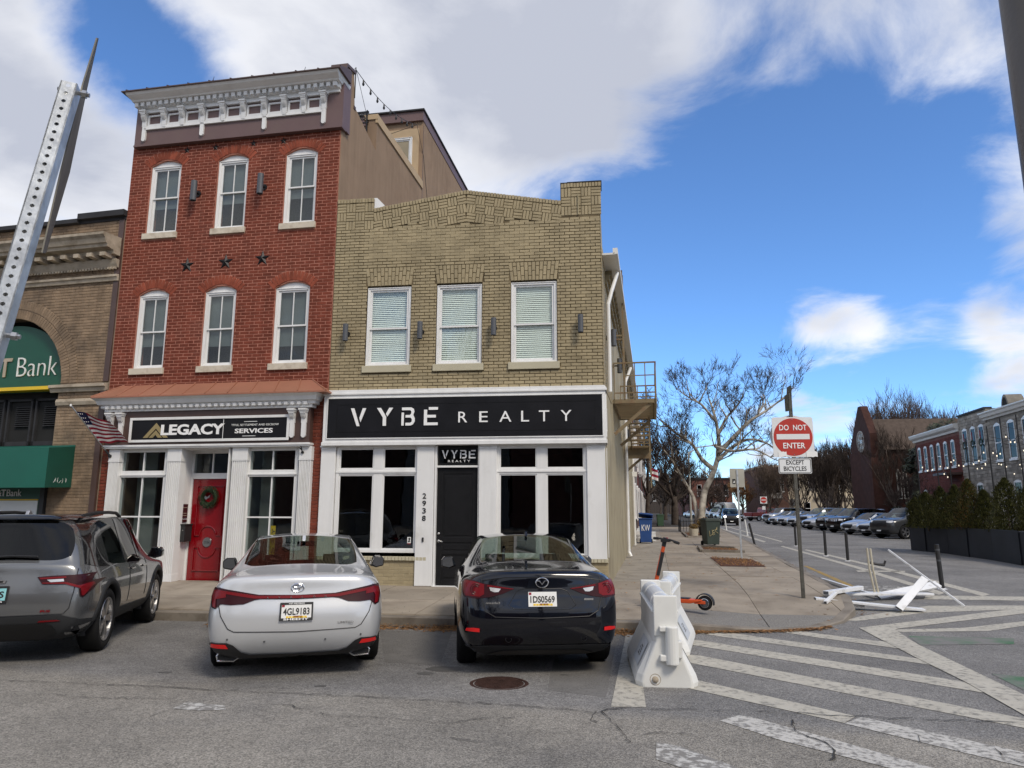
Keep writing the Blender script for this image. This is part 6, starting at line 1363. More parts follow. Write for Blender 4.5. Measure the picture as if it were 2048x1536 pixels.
# leaf litter
def litter(name, n, fn, label, seed, size=.022, mat='leaf_dry'):
    rng = random.Random(seed); m = MB()
    for _ in range(n):
        p = fn(rng); a = rng.uniform(0, 6.283); s_ = size * rng.uniform(.5, 1.4); t = rng.uniform(-.5, .5); c, sn = math.cos(a) * s_, math.sin(a) * s_
        m.add([(p[0] - c, p[1] - sn, p[2]), (p[0] + sn * .5, p[1] - c * .5, p[2] + s_ * .4 * t), (p[0] + c, p[1] + sn, p[2] + s_ * .5 * abs(t)), (p[0] - sn * .5, p[1] + c * .5, p[2] - 0)], [(0, 1, 2, 3)])
    return m.build(name, mat, None, label=label, cat='leaves', kind='stuff')
def gut(rng):
    x = rng.choice([rng.uniform(-6.2, -4.6), rng.uniform(-3.6, -1.4), rng.uniform(-2.6, -1.7), rng.uniform(0, .9), rng.uniform(-5.6, -4.8)]); y = 10.93 - abs(rng.gauss(0, .16)); return (x, y, zroad(x, y) + .006 + max(0, .05 - (10.93 - y) * .3) * rng.random())
litter('leaf_litter', 5200, gut, 'band of dry brown leaves in the gutter between the parked cars', 31, .027)
def gut2(rng):
    t = rng.random(); x = 1.25 + t * 2.2; y = lerp(x, [1.0, 1.9, 2.6, 3.2, 3.75], [10.97, 11.15, 11.32, 11.58, 12.1]) - abs(rng.gauss(0, .07)); return (x, y, zroad(x, y) + .006 + .02 * rng.random())
litter('leaf_litter', 1300, gut2, 'band of dry leaves along the corner kerb behind the white barriers', 32, .027)
def sw(rng):
    y = rng.uniform(11.4, 30); x = rng.uniform(wallx(max(14, y)) + .1 if y > 14 else -2, 3.9 + .08 * (y - 13)); return (x, y, zwalk(x, y) + .010)
litter('leaf_litter', 650, sw, 'scattered dry leaves over the sidewalk slabs', 33, .03)
litter('leaf_litter', 500, lambda rng: (lambda y: (lerp(y, [13, 16.3, 23, 34], [4.28, 4.72, 5.45, 6.75]) + abs(rng.gauss(0, .22)), y, zroad(0, y) + .006))(rng.uniform(13, 30)), 'dry leaves along the side street gutter', 34, .03)
litter('dark_debris', 260, lambda rng: (lambda x, y: (x, y, zwalk(x, y) + .009))(rng.uniform(-5, 3.6), rng.uniform(11.2, 13.6)), 'dark specks of dirt on the front sidewalk', 35, .014, 'joint')
# ================================================================ vehicles
def car_paint(name, col, metal=.45, rough=.28):
    m = M(name, col, rough, metal=metal, var=.03, scale=2, coat=1.0, obj=True, spec=.12); return m
car_paint('paint_white', (.58, .59, .60), .35, .30); car_paint('paint_navy', (.0025, .003, .006), .0, .16); car_paint('paint_grey', (.17, .174, .178), .65, .26)
car_paint('paint_gun', (.055, .058, .062), .5, .3); car_paint('paint_black', (.006, .006, .007), .0, .18); car_paint('paint_silver', (.42, .44, .46), .6, .28); car_paint('paint_blue', (.05, .08, .14), .5, .25); car_paint('paint_red', (.19, .008, .008), .2, .25); car_paint('paint_van', (.62, .62, .61), .0, .35); car_paint('paint_dkblue', (.012, .02, .05), .3, .22)
M('tyre', (.012, .012, .0125), .8, var=.2, obj=True); M('rim_metal', (.38, .38, .39), .32, metal=.9, var=.1, obj=True); M('rim_dark', (.03, .03, .032), .35, metal=.5, var=.1, obj=True); M('tail_red', (.16, .003, .006), .3, var=.05, obj=True, spec=.3); M('tail_dark', (.03, .002, .004), .3, var=.1, obj=True, spec=.3)
M('reflector', (.55, .012, .012), .2, var=.03, obj=True, emit=.12); M('lamp_clear', (.62, .62, .62), .12, metal=.3, var=.1, obj=True, coat=1); M('chrome', (.75, .75, .76), .12, metal=1, var=.02, obj=True); M('seat_dark', (.022, .021, .021), .8, var=.2, obj=True); M('liner', (.10, .10, .10), .9, var=.1, obj=True)
M('plate_white', (.72, .72, .70), .35, var=.03, obj=True); M('plate_teal', (.25, .55, .58), .35, var=.15, obj=True); M('gap_black', (.006, .006, .007), .5, var=.1, obj=True); M('head_lit', (1, .97, .9), .3, var=.01, emit=9.0)
M('mirror_dark', (.22, .23, .25), .05, metal=1, var=.02, obj=True); M('cladding', (.028, .029, .031), .6, var=.1, obj=True); M('diffuser_grey', (.07, .072, .075), .5, var=.1, obj=True)
def cage(sp):
    W = sp['W']; ST = sp['stations']; V = {}; verts = []; faces = []; mats = []
    def vert(p):
        verts.append(p); return len(verts) - 1
    NR = 10
    def rows(s):
        w = s.get('w', 1.0) * W; zb = s.get('zb', sp['zb']); bx, bz = s['belt']; tx, tz = s['top']; cr = s.get('crown', .03); dy = s.get('dy', [0] * 10)
        zl, zm, zs_ = s.get('z', sp['z'])
        r = [(0, zb), (.5 * w, zb), (.90 * w, zb + .02), (.985 * w, zl), (1.0 * w, zm), (.985 * w, zs_), (bx * W, bz), (tx * W, tz), (tx * W * .55, tz + cr * .75), (0, tz + cr)]
        return [(x, s['y'] + dy[i], z) for i, (x, z) in enumerate(r)]
    grid = []
    for s in ST:
        rr_ = rows(s); gr = [vert(p) for p in rr_]; gl = [gr[i] if rr_[i][0] == 0 else vert((-rr_[i][0], rr_[i][1], rr_[i][2])) for i in range(NR)]
        grid.append((gr, gl, rr_))
    def face(f, m): faces.append(f); mats.append(m)
    for k in range(len(ST) - 1):
        for i in range(NR - 1):
            m = sp['glass'].get((k, i), 0)
            a, b = grid[k], grid[k + 1]
            face((a[0][i], b[0][i], b[0][i + 1], a[0][i + 1]), m); face((a[1][i + 1], b[1][i + 1], b[1][i], a[1][i]), m)
    for end, key in ((0, 'tail'), (len(ST) - 1, 'nose')):   # the two end faces, three columns each side of the middle
        gr, gl, rr_ = grid[end]; bul = sp[key]; rw = []
        for i in range(2, 8):
            x, y, z = rr_[i]
            if i == 2: rw.append([gr[2], gr[1], gr[0], gl[1], gl[2]])
            elif i == 7: rw.append([gr[7], gr[8], gr[9], gl[8], gl[7]])
            else:
                b = bul[i - 3]; rw.append([gr[i], vert((x * .55, y + b * .8, z)), vert((0, y + b, z)), vert((-x * .55, y + b * .8, z)), gl[i]])
        for a, b in zip(rw, rw[1:]):
            for c in range(4):
                f = (a[c], b[c], b[c + 1], a[c + 1]); face(f if end == 0 else tuple(reversed(f)), 0)
    return verts, faces, mats
def solid_body(sp, sub):
    v, f, m = cage(sp); me = bpy.data.meshes.new('cage'); me.from_pydata(v, [], f)
    for i in range(5): me.materials.append(None)
    me.polygons.foreach_set('material_index', m); me.update()
    bm = bmesh.new(); bm.from_mesh(me); bmesh.ops.remove_doubles(bm, verts=bm.verts[:], dist=1e-5); bmesh.ops.recalc_face_normals(bm, faces=bm.faces[:])
    cl = bm.edges.layers.float.get('crease_edge') or bm.edges.layers.float.new('crease_edge')
    for e in bm.edges:
        ms = {ff.material_index for ff in e.link_faces}
        if len(ms) > 1: e[cl] = sp.get('gcrease', .55)
        for (axis, val, tol, cv) in sp.get('crease', []):
            if all(abs(vv.co[axis] - val) < tol for vv in e.verts): e[cl] = max(e[cl], cv)
    bm.to_mesh(me); bm.free()
    o = bpy.data.objects.new('cage', me); COL.objects.link(o); ss = o.modifiers.new('s', 'SUBSURF'); ss.levels = sub; ss.render_levels = sub
    bpy.context.view_layer.update(); m2 = bpy.data.meshes.new_from_object(o.evaluated_get(bpy.context.evaluated_depsgraph_get())); bpy.data.objects.remove(o)
    xs_ = [a.co.x for a in m2.vertices]; ys_ = [a.co.y for a in m2.vertices]; zs2 = [a.co.z for a in m2.vertices]
    kx = sp['W'] / max(xs_); y0, y1 = min(ys_), max(ys_); z0, z1 = min(zs2), max(zs2)
    for a in m2.vertices: a.co = (a.co.x * kx, sp['y0'] + (a.co.y - y0) / (y1 - y0) * (sp['y1'] - sp['y0']), sp['zb'] + (a.co.z - z0) / (z1 - z0) * (sp['H'] - sp['zb']))
    # wheel arches
    o = bpy.data.objects.new('body', m2); COL.objects.link(o); cut = MB(); R_ = sp['wr'] + sp.get('gap', .055)
    for yy in (0, sp['wb']):
        for s in (-1, 1): cut.cyl((s * (sp['W'] - .34), yy, sp['wr']), (s * (sp['W'] + .3), yy, sp['wr']), R_, n=36)
    cme = bpy.data.meshes.new('cut'); cme.from_pydata(cut.v, [], cut.f)
    for i in range(5): cme.materials.append(None)
    cme.polygons.foreach_set('material_index', [4] * len(cme.polygons)); co = bpy.data.objects.new('cut', cme); COL.objects.link(co)
    md_ = o.modifiers.new('b', 'BOOLEAN'); md_.object = co; md_.operation = 'DIFFERENCE'; md_.solver = 'EXACT'
    bpy.context.view_layer.update(); m3 = bpy.data.meshes.new_from_object(o.evaluated_get(bpy.context.evaluated_depsgraph_get())); bpy.data.objects.remove(o); bpy.data.objects.remove(co)
    return m3
def split(me, idx, name, mat, smooth=True, side=0):
    keep = [p for p in me.polygons if p.material_index in idx and (not side or p.center.x * side > 0)]
    if not keep: return None
    used = sorted({v for p in keep for v in p.vertices}); mp = {v: i for i, v in enumerate(used)}
    n = bpy.data.meshes.new(name); n.from_pydata([me.vertices[v].co for v in used], [], [[mp[v] for v in p.vertices] for p in keep]); n.update(); n.materials.append(MATS[mat])
    if smooth: smooth_angle(n, 42)
    return n
class Car:
    def __init__(s, sp, name, label, cat, loc, rot, paint, sub=3, group=None, glass='car_glass'):
        s.sp = sp; s.root = thing(name, label, cat, loc, rot, group); s.me = solid_body(sp, sub)
        bm = bmesh.new(); bm.from_mesh(s.me); s.bvh = BVHTree.FromBMesh(bm); bm.free()
        s.paint = paint
        link(bpy.data.objects.new('body', split(s.me, (0,), 'body', paint)), s.root)
        for idx, nm, sd_ in ((1, 'rear_window', 0), (2, 'windshield', 0), (3, 'side_window', 1), (3, 'side_window', -1)):
            q = split(s.me, (idx,), nm, glass if idx != 3 else sp.get('sideglass', glass), True, sd_)
            if q: link(bpy.data.objects.new(nm, q), s.root)
        q = split(s.me, (4,), 'wheel_wells', 'gap_black', False)
        if q: link(bpy.data.objects.new('wheel_wells', q), s.root)
    def hit(s, a, b, side='rear'):
        if side == 'rear': o, d = Vector((a, -9, b)), Vector((0, 1, 0))
        elif side == 'front': o, d = Vector((a, 12, b)), Vector((0, -1, 0))
        elif side == 'right': o, d = Vector((9, a, b)), Vector((-1, 0, 0))
        elif side == 'left': o, d = Vector((-9, a, b)), Vector((1, 0, 0))
        else: o, d = Vector((a, b, 9)), Vector((0, 0, -1))
        h = s.bvh.ray_cast(o, d)
        if h[0] is None:
            n = s.bvh.find_nearest(o + d * (9 - (.9 if side == 'rear' else .9))); return n[0], n[1]
        return h[0], h[1]
    def decal(s, name, poly, mat, side='rear', off=.004, parent=None, cell=.05, mirror=False, thick=.012, smooth=True):
        outs = []
        for sg_ in ((1, -1) if mirror else (1,)):
            bm = bmesh.new(); pts = [(p[0] * sg_, p[1]) for p in poly] if side in ('rear', 'front') else poly
            f = bm.faces.new([bm.verts.new((p[0], p[1], 0)) for p in pts]); bmesh.ops.triangulate(bm, faces=[f])
            for ax in (0, 1):
                lo, hi = min(p[ax] for p in pts), max(p[ax] for p in pts); k = math.floor(lo / cell) + 1
                while k * cell < hi:
                    co = [0, 0, 0]; no = [0, 0, 0]; co[ax] = k * cell; no[ax] = 1; bmesh.ops.bisect_plane(bm, geom=bm.verts[:] + bm.edges[:] + bm.faces[:], plane_co=co, plane_no=no); k += 1
            sd_ = side
            if mirror and side in ('right', 'left'): sd_ = side if sg_ > 0 else ('left' if side == 'right' else 'right')
            for v in bm.verts:
                h, n = s.hit(v.co.x, v.co.y, sd_); v.co = h + n * off
            bd = [e for e in bm.edges if e.is_boundary]; r = bmesh.ops.extrude_edge_only(bm, edges=bd); cen = Vector((0, 1.2, .7))
            dirv = {'rear': Vector((0, 1, 0)), 'front': Vector((0, -1, 0)), 'right': Vector((-1, 0, 0)), 'left': Vector((1, 0, 0)), 'top': Vector((0, 0, -1))}[sd_]
            for v in [g for g in r['geom'] if isinstance(g, bmesh.types.BMVert)]: v.co += dirv * thick
            bmesh.ops.recalc_face_normals(bm, faces=bm.faces[:]); me = bpy.data.meshes.new(name); bm.to_mesh(me); bm.free(); me.materials.append(MATS[mat])
            if smooth: smooth_angle(me, 50)
            outs.append(link(bpy.data.objects.new(name, me), parent or s.root))
        return outs[0]
    def line(s, name, pts, mat='gap_black', w=.004, side='rear', mirror=False, off=.002, close=False):
        for sg_ in ((1, -1) if mirror else (1,)):
            P = [(p[0] * (sg_ if side in ('rear', 'front', 'top') else 1), p[1]) for p in pts]; fine = []
            for a, b in zip(P, P[1:]):
                n = max(1, int(math.hypot(b[0] - a[0], b[1] - a[1]) / .04))
                fine += [(a[0] + (b[0] - a[0]) * i / n, a[1] + (b[1] - a[1]) * i / n) for i in range(n)]
            fine.append(P[-1]); sd_ = side if sg_ > 0 or side in ('rear', 'front', 'top') else ('left' if side == 'right' else 'right')
            path = [(lambda h: h[0] + h[1] * off)(s.hit(a, b, sd_)) for a, b in fine]; MB().tube(path, w, 5).build(name, mat, s.root)
    def wheels(s, style='rim_metal', spokes=5, dark=False):
        r = s.sp['wr']; w = s.sp.get('tw', .22); rr_ = r * .70
        if 'wheel_' + style + str(r) + str(spokes) not in bpy.data.meshes:
            ty = MB().lathe([(rr_, -w * .45), (r * .90, -w * .5), (r * .985, -w * .40), (r, -w * .25), (r, w * .25), (r * .985, w * .40), (r * .90, w * .5), (rr_, w * .45), (rr_ * .98, w * .2), (rr_ * .98, -w * .2)], n=40, axis='x').mesh('tyre', 'tyre', True); ty.name = 'wheel_' + style + str(r) + str(spokes)
            rm_ = MB(); rm_.lathe([(rr_ * 1.01, w * .43), (rr_ * .99, w * .47), (rr_ * .93, w * .44), (rr_ * .90, w * .2)], n=40, axis='x'); rm_.lathe([(0, w * .42), (rr_ * .16, w * .42), (rr_ * .2, w * .36)], n=20, axis='x')
            for i in range(spokes):
                a = 2 * math.pi * i / spokes
                for da in (-.16, .16):
                    c, sn = math.cos(a + da), math.sin(a + da); c2, s2 = math.cos(a + da * .25), math.sin(a + da * .25); t = .024
                    p0 = Vector((w * .39, rr_ * .12 * c2, rr_ * .12 * s2)); p1 = Vector((w * .42, rr_ * .95 * c, rr_ * .95 * sn)); tn = Vector((0, -sn, c)) * t
                    rm_.add([p0 - tn, p0 + tn, p1 + tn * .8, p1 - tn * .8, p0 - tn - Vector((.03, 0, 0)), p0 + tn - Vector((.03, 0, 0)), p1 + tn * .8 - Vector((.03, 0, 0)), p1 - tn * .8 - Vector((.03, 0, 0))], [(0, 1, 2, 3), (0, 3, 7, 4), (1, 5, 6, 2)])
            rme = rm_.mesh('rim', style); rme.name = 'rim_' + ty.name
            hub = MB().lathe([(0, w * .1), (rr_ * .97, w * .1)], n=30, axis='x').mesh('hub', 'gap_black'); hub.name = 'hub_' + ty.name
        else: ty = bpy.data.meshes['wheel_' + style + str(r) + str(spokes)]; rme = bpy.data.meshes['rim_' + ty.name]; hub = bpy.data.meshes['hub_' + ty.name]
        for yy in (0, s.sp['wb']):
            for sg_ in (1, -1):
                o = bpy.data.objects.new('wheel', None); o.empty_display_size = .1; link(o, s.root, (sg_ * (s.sp['W'] - w / 2 - .015), yy, r), 0 if sg_ > 0 else math.pi)
                inst(ty, 'tyre', o); inst(rme, 'rim', o); inst(hub, 'hub', o)
    def seats(s, y_front, zf=.30, yr=None, headz=None):
        sp = s.sp; m = MB(); W = sp['W']; H = headz or sp['H'] - .30
        m.box(-W * .86, W * .86, -.4, sp['wb'] - .05, sp['zb'] + .08, zf).box(-W * .88, -W * .82, -.3, sp['wb'], zf, .80).box(W * .82, W * .88, -.3, sp['wb'], zf, .80); m.build('cabin_floor', 'seat_dark', s.root)
        for x in (-.37, .37):
            q = MB(); pr = [(y_front - .28, zf + .15), (y_front + .25, zf + .20), (y_front + .25, zf + .32), (y_front - .16, zf + .30), (y_front - .36, H - .20), (y_front - .44, H - .22), (y_front - .32, zf + .15)]
            q.prism(pr, x - .23, x + .23, 'x'); q.build('seat', 'seat_dark', s.root, bevel=.05)
            q = MB().box(x - .13, x + .13, y_front - .47, y_front - .36, H - .18, H + .02).cyl((x - .06, y_front - .41, H - .3), (x - .06, y_front - .41, H - .15), .01, n=6).cyl((x + .06, y_front - .41, H - .3), (x + .06, y_front - .41, H - .15), .01, n=6); q.build('headrest', 'seat_dark', s.root, bevel=.04)
        if yr is not None: MB().prism([(yr + .05, zf), (yr - .18, sp['deck'] - .02), (yr - .30, sp['deck'] - .03), (yr - .3, zf)], -.62, .62, 'x').build('rear_bench', 'seat_dark', s.root, bevel=.03)
        MB().box(-.68, .68, sp['wb'] - .55, sp['wb'] - .15, .72, .92).build('dashboard', 'seat_dark', s.root, bevel=.05)
        MB().tube([(-.37 + .18 * math.cos(t), sp['wb'] - .72 + .08 * math.sin(t), .86 + .17 * math.sin(t)) for t in [i * math.pi / 8 for i in range(17)]], .015, 6).build('steering_wheel', 'seat_dark', s.root)
        MB().box(-.13, .13, sp['ws'] + .02, sp['ws'] + .05, sp['H'] - .20, sp['H'] - .13).build('rear_view_mirror', 'seat_dark', s.root, bevel=.01)
    def mirrors(s, y, z, w=.10, mat=None):
        for sg_ in (1, -1):
            x = sg_ * (s.sp['W'] - .02); m = MB()
            m.prism([(x, z - .05), (x + sg_ * .10, z - .085), (x + sg_ * .21, z - .06), (x + sg_ * .215, z + .04), (x + sg_ * .17, z + .085), (x + sg_ * .06, z + .085)], y - .07, y + .08, 'y'); o = m.build('door_mirror', mat or s.paint, s.root, bevel=.02)
            MB().prism([(x + sg_ * .045, z - .04), (x + sg_ * .10, z - .065), (x + sg_ * .195, z - .045), (x + sg_ * .20, z + .035), (x + sg_ * .16, z + .068), (x + sg_ * .065, z + .068)], y - .078, y - .07, 'y').build('mirror_glass', 'mirror_dark', o)
    def plate(s, z, text, mat='plate_white', side='rear', frame=None, sub=None, x=0, top=None):
        h, n = s.hit(x, z, side); sg_ = -1 if side == 'rear' else 1
        p = bpy.data.objects.new('license_plate', None); p.empty_display_size = .1; link(p, s.root, h + Vector((0, sg_ * .012, 0)), (0 if side == 'rear' else math.pi)); tilt = math.atan2(n.z, abs(n.y)); p.rotation_euler = (-tilt if side == 'rear' else tilt, 0, p.rotation_euler.z)
        MB().box(-.152, .152, -.004, .004, -.076, .076).build('sheet', mat, p, bevel=.002)
        if text: text_obj(text, 'characters', 'gap_black', p, (-.13, -.007, -.036), .26, .07, .003, bold=.018)
        if frame:
            f = MB(); f.box(-.165, .165, -.008, .006, .066, .09).box(-.165, .165, -.008, .006, -.09, -.064).box(-.165, -.148, -.008, .006, -.064, .066).box(.148, .165, -.008, .006, -.064, .066); f.build('frame', 'gap_black', p, bevel=.003); text_obj(frame, 'frame_text', 'letter_white', p, (-.125, -.011, -.087), .25, .020, .003, bold=.02)
            if top: text_obj(top, 'frame_text', 'letter_white', p, (-.08, -.011, .070), .16, .015, .003)
        if sub: m = MB(); [m.box(-.10 + i * .03, -.075 + i * .03, -.006, -.004, -.066, -.046) for i in range(7)]; m.build('print', 'yellow', p); MB().box(-.145, -.118, -.006, -.004, .045, .070).box(-.03, .06, -.006, -.004, -.062, -.044).build('sticker', 'flag_red', p)
        return p
def sedan_spec(W, ro, wb, fo, H, deck, hood, lip=0, wr=.335, ws=None, gb=-.18, gt=.62, **k):
    roof = H; ws = ws or wb - .95
    sp = dict(W=W, wb=wb, y0=-ro, y1=wb + fo, H=H, zb=.20, wr=wr, z=(.42, .60, .78), deck=deck, ws=ws)
    sp['stations'] = [
        dict(y=-ro, w=.84, zb=.26, z=(.40, .62, .78), belt=(.80, deck - .10), top=(.74, deck), crown=.012, dy=[.10, .10, .08, .02, .0, .05, .08, .09, .05, .03]),
        dict(y=-ro + .20, w=.955, zb=.20, belt=(.89, deck - .09), top=(.77, deck + .005), crown=.02),
        dict(y=-ro + .55, w=.995, belt=(.94, deck - .08), top=(.77, deck + .02), crown=.03),
        dict(y=gb, w=1.0, belt=(.95, deck - .08), top=(.74, deck + .035), crown=.045),
        dict(y=gt, w=1.0, belt=(.95, deck - .09), top=(.625, roof - .085), crown=.055),
        dict(y=(gt + ws) / 2, w=1.0, belt=(.955, deck - .11), top=(.655, roof - .06), crown=.05),
        dict(y=ws, w=1.0, belt=(.955, deck - .13), top=(.64, roof - .075), crown=.045),
        dict(y=wb - .12, w=1.0, belt=(.95, hood - .06), top=(.74, hood + .01), crown=.05),
        dict(y=wb + .30, w=.99, belt=(.92, hood - .09), top=(.70, hood - .03), crown=.05),
        dict(y=wb + fo - .28, w=.95, belt=(.86, hood - .18), top=(.66, hood - .12), crown=.05),
        dict(y=wb + fo, w=.80, zb=.26, z=(.38, .52, .62), belt=(.70, .68), top=(.62, .73), crown=.015, dy=[-.12, -.10, -.08, 0, 0, -.03, -.07, -.10, -.06, -.04])]
    sp['tail'] = [-.05, -.06, -.05, -.045]; sp['nose'] = [.10, .12, .12, .10]
    sp['glass'] = {(3, 7): 1, (3, 8): 1, (6, 7): 2, (6, 8): 2, (4, 6): 3, (5, 6): 3}
    sp.update(k); return sp
def suv_spec(W, ro, wb, fo, H, belt, hood, wr=.36, ws=None, **k):
    ws = ws or wb - .85
    sp = dict(W=W, wb=wb, y0=-ro, y1=wb + fo, H=H, zb=.24, wr=wr, z=(.48, .70, .90), deck=belt, ws=ws)
    sp['stations'] = [
        dict(y=-ro, w=.86, zb=.32, z=(.46, .72, .90), belt=(.82, belt - .05), top=(.78, belt + .03), crown=.01, dy=[.16, .14, .10, .02, .02, .06, .08, .10, .06, .04]),
        dict(y=-ro + .14, w=.95, zb=.26, belt=(.90, belt - .04), top=(.80, belt + .06), crown=.02, dy=[0, 0, 0, 0, 0, 0, 0, 0, -.03, -.04]),
        dict(y=-ro + .50, w=.99, belt=(.94, belt - .04), top=(.68, H - .10), crown=.05, dy=[0, 0, 0, 0, 0, 0, 0, -.10, -.16, -.18]),
        dict(y=-ro + .62, w=.995, belt=(.945, belt - .04), top=(.69, H - .065), crown=.055),
        dict(y=.75, w=1.0, belt=(.955, belt - .05), top=(.71, H - .05), crown=.05),
        dict(y=(.75 + ws) / 2 + .1, w=1.0, belt=(.96, belt - .07), top=(.715, H - .05), crown=.05),
        dict(y=ws, w=1.0, belt=(.96, belt - .09), top=(.69, H - .07), crown=.05),
        dict(y=wb - .10, w=1.0, belt=(.955, hood - .06), top=(.78, hood + .01), crown=.05),
        dict(y=wb + .30, w=1.0, belt=(.94, hood - .07), top=(.75, hood - .02), crown=.05),
        dict(y=wb + fo - .24, w=.96, belt=(.90, hood - .12), top=(.72, hood - .07), crown=.04),
        dict(y=wb + fo, w=.86, zb=.34, z=(.46, .66, .80), belt=(.80, hood - .20), top=(.70, hood - .15), crown=.015, dy=[-.16, -.12, -.08, 0, 0, -.01, -.04, -.07, -.04, -.03])]
    sp['tail'] = [-.04, -.05, -.05, -.04]; sp['nose'] = [.08, .09, .09, .08]
    sp['glass'] = {(1, 7): 1, (1, 8): 1, (6, 7): 2, (6, 8): 2, (4, 6): 3, (5, 6): 3, (3, 6): 3}
    sp.update(k); return sp
def zcar(x, y): return zroad(x, y) - .004
# ---------------- white sedan
sp = sedan_spec(.925, 1.10, 2.80, .98, 1.435, 1.02, .93, wr=.34, gb=-.30, gt=.62)
a_ = R(22.0); ox, oy = -3.56, 8.18
av = Car(sp, 'parked_sedan', 'white sedan parked nose-in with a full-width red light bar', 'car', (ox, oy, zcar(ox, oy)), a_, 'paint_white')
av.root.rotation_euler = (R(-.8), 0, a_)
av.wheels('rim_metal'); av.seats(1.55, yr=.15); av.mirrors(1.95, 1.0, mat='paint_black')
tl = [(0, .847), (.38, .857), (.60, .897), (.78, .927), (.845, .915), (.862, .835), (.84, .735), (.80, .720), (.75, .770), (.64, .763), (.52, .770), (.42, .807), (.36, .815), (0, .807)]
L1 = av.decal('tail_light', tl, 'tail_dark', mirror=True, off=.010); 
av.decal('light_strip', [(0, .841), (.40, .847), (.60, .880), (.80, .908), (.80, .885), (.60, .850), (.42, .820), (0, .815)], 'tail_red', mirror=True, off=.015); av.decal('light_hook', [(.70, .880), (.83, .900), (.845, .835), (.82, .745), (.79, .735), (.795, .815), (.78, .845), (.70, .835)], 'tail_red', mirror=True, off=.016)
for i, ch_ in enumerate('AVALON'):
    x = -.30 + i * .115; h, n = av.hit(x, .832); text_obj(ch_, 'badge_letter', 'chrome', av.root, (x, h.y - .022, .821), None, .018, .004)
av.decal('bumper_insert', [(.0, .262), (.44, .272), (.52, .30), (.60, .375), (.66, .40), (.82, .395), (.875, .34), (.885, .205), (.70, .19), (.52, .20), (.0, .195)], 'black_plastic', mirror=True, off=.012, cell=.04)
av.decal('reflector', [(.645, .345), (.82, .35), (.81, .385), (.67, .385)], 'reflector', mirror=True, off=.018)
for sg_ in (1, -1):
    h, n = av.hit(sg_ * .64, .235); P = [(sg_ * .53, .245), (sg_ * .58, .275), (sg_ * .75, .275), (sg_ * .765, .255), (sg_ * .755, .205), (sg_ * .60, .198)]; yy = h.y - .035
    MB().prism(P, yy + .01, yy + .012, 'y').build('exhaust_hollow', 'gap_black', av.root); MB().tube([Vector((x, yy, z)) for x, z in P + P[:2]], .009, 6).build('exhaust_trim', 'chrome', av.root)
av.line('trunk_gap', [(.775, .93), (.78, .80), (.74, .66), (.66, .535), (.60, .505), (0, .490)], mirror=True, w=.005)
av.plate(.69, '4GL9183', frame='SHEEHY', sub=True, top='VIP MEMBER')
h, n = av.hit(0, .92); e = MB(); c0 = h + n * .012
def ell(m, rx, rz, cz=0, r=.005): m.tube([c0 + Vector((rx * math.cos(t), 0, cz + rz * math.sin(t))) for t in [i * math.pi / 10 for i in range(21)]], r, 5)
ell(e, .062, .042, r=.007); ell(e, .042, .016, .018); ell(e, .018, .036, .0); e.build('emblem', 'chrome', av.root)
h, n = av.hit(.52, .56); text_obj('LIMITED', 'badge', 'chrome', av.root, (.42, h.y - .012, .555), .16, .022, .004)
m = MB(); h, _ = av.hit(0, .45, 'top'); m.prism([(h.y - .12, h.z - .01), (h.y - .05, h.z + .055), (h.y - .01, h.z + .055), (h.y + .08, h.z - .01)], -.02, .02, 'x').build('antenna_fin', 'paint_white', av.root, bevel=.008)
m = MB()
for x, z in ((-.30, .40), (.30, .40), (-.66, .43), (.66, .43)): h, n = av.hit(x, z); m.cyl(h, h - Vector((0, .004, 0)), .011, n=10)
m.build('parking_sensor', 'diffuser_grey', av.root)
for x in (-.50, .50):
    av.line('roof_gutter', [(x * 1.14, .55), (x * 1.16, 1.6)], w=.007, side='top')
# ---------------- dark blue sedan
sp = sedan_spec(.8975, 1.00, 2.70, .88, 1.45, 1.06, .95, wr=.325, gb=-.18, gt=.70, z=(.42, .64, .84))
for s_, tw_ in zip(sp['stations'][:3], (.70, .74, .75)): s_['top'] = (tw_, s_['top'][1])
a_ = R(12.5); ox, oy = -.86, 8.62
mz = Car(sp, 'parked_sedan', 'dark navy sedan parked nose-in in front of the black door', 'car', (ox, oy, zcar(ox, oy)), a_, 'paint_navy'); mz.root.rotation_euler = (R(-.8), 0, a_)
mz.wheels('rim_dark'); mz.seats(1.45, yr=.2); mz.mirrors(1.80, 1.02)
mz.decal('tail_light', [(.30, .905), (.42, .925), (.60, .955), (.72, .985), (.80, .985), (.835, .95), (.84, .86), (.82, .815), (.70, .805), (.55, .822), (.42, .855)], 'tail_dark', mirror=True, off=.010)
mz.decal('light_strip', [(.30, .905), (.58, .943), (.585, .928), (.32, .898)], 'tail_red', mirror=True, off=.014); mz.decal('lamp_outer', [(.615, .95), (.72, .975), (.80, .975), (.825, .94), (.828, .865), (.80, .83), (.66, .825), (.615, .85)], 'tail_red', mirror=True, off=.014)
mz.decal('reverse_lamp', [(.44, .905), (.56, .92), (.55, .885), (.51, .87), (.465, .872)], 'lamp_clear', mirror=True, off=.016)
for sg_ in (1, -1):
    h, n = mz.hit(sg_ * .70, .90); e = MB(); c0 = h + n * .018
    for r_ in (.055, .035): e.tube([c0 + Vector((r_ * math.cos(t), 0, r_ * math.sin(t))) for t in [i * math.pi / 10 for i in range(21)]], .004, 5)
    e.build('lamp_ring', 'tail_dark', mz.root)
mz.line('trunk_gap', [(.64, 1.02), (.645, .82), (.60, .68), (.50, .625), (0, .612)], mirror=True, w=.005); mz.line('spoiler_shadow', [(0, 1.025), (.40, 1.02), (.66, .985)], 'gap_black', w=.006, mirror=True, off=-.002)  # second line is dark colour laid on as the shadow below the spoiler lip
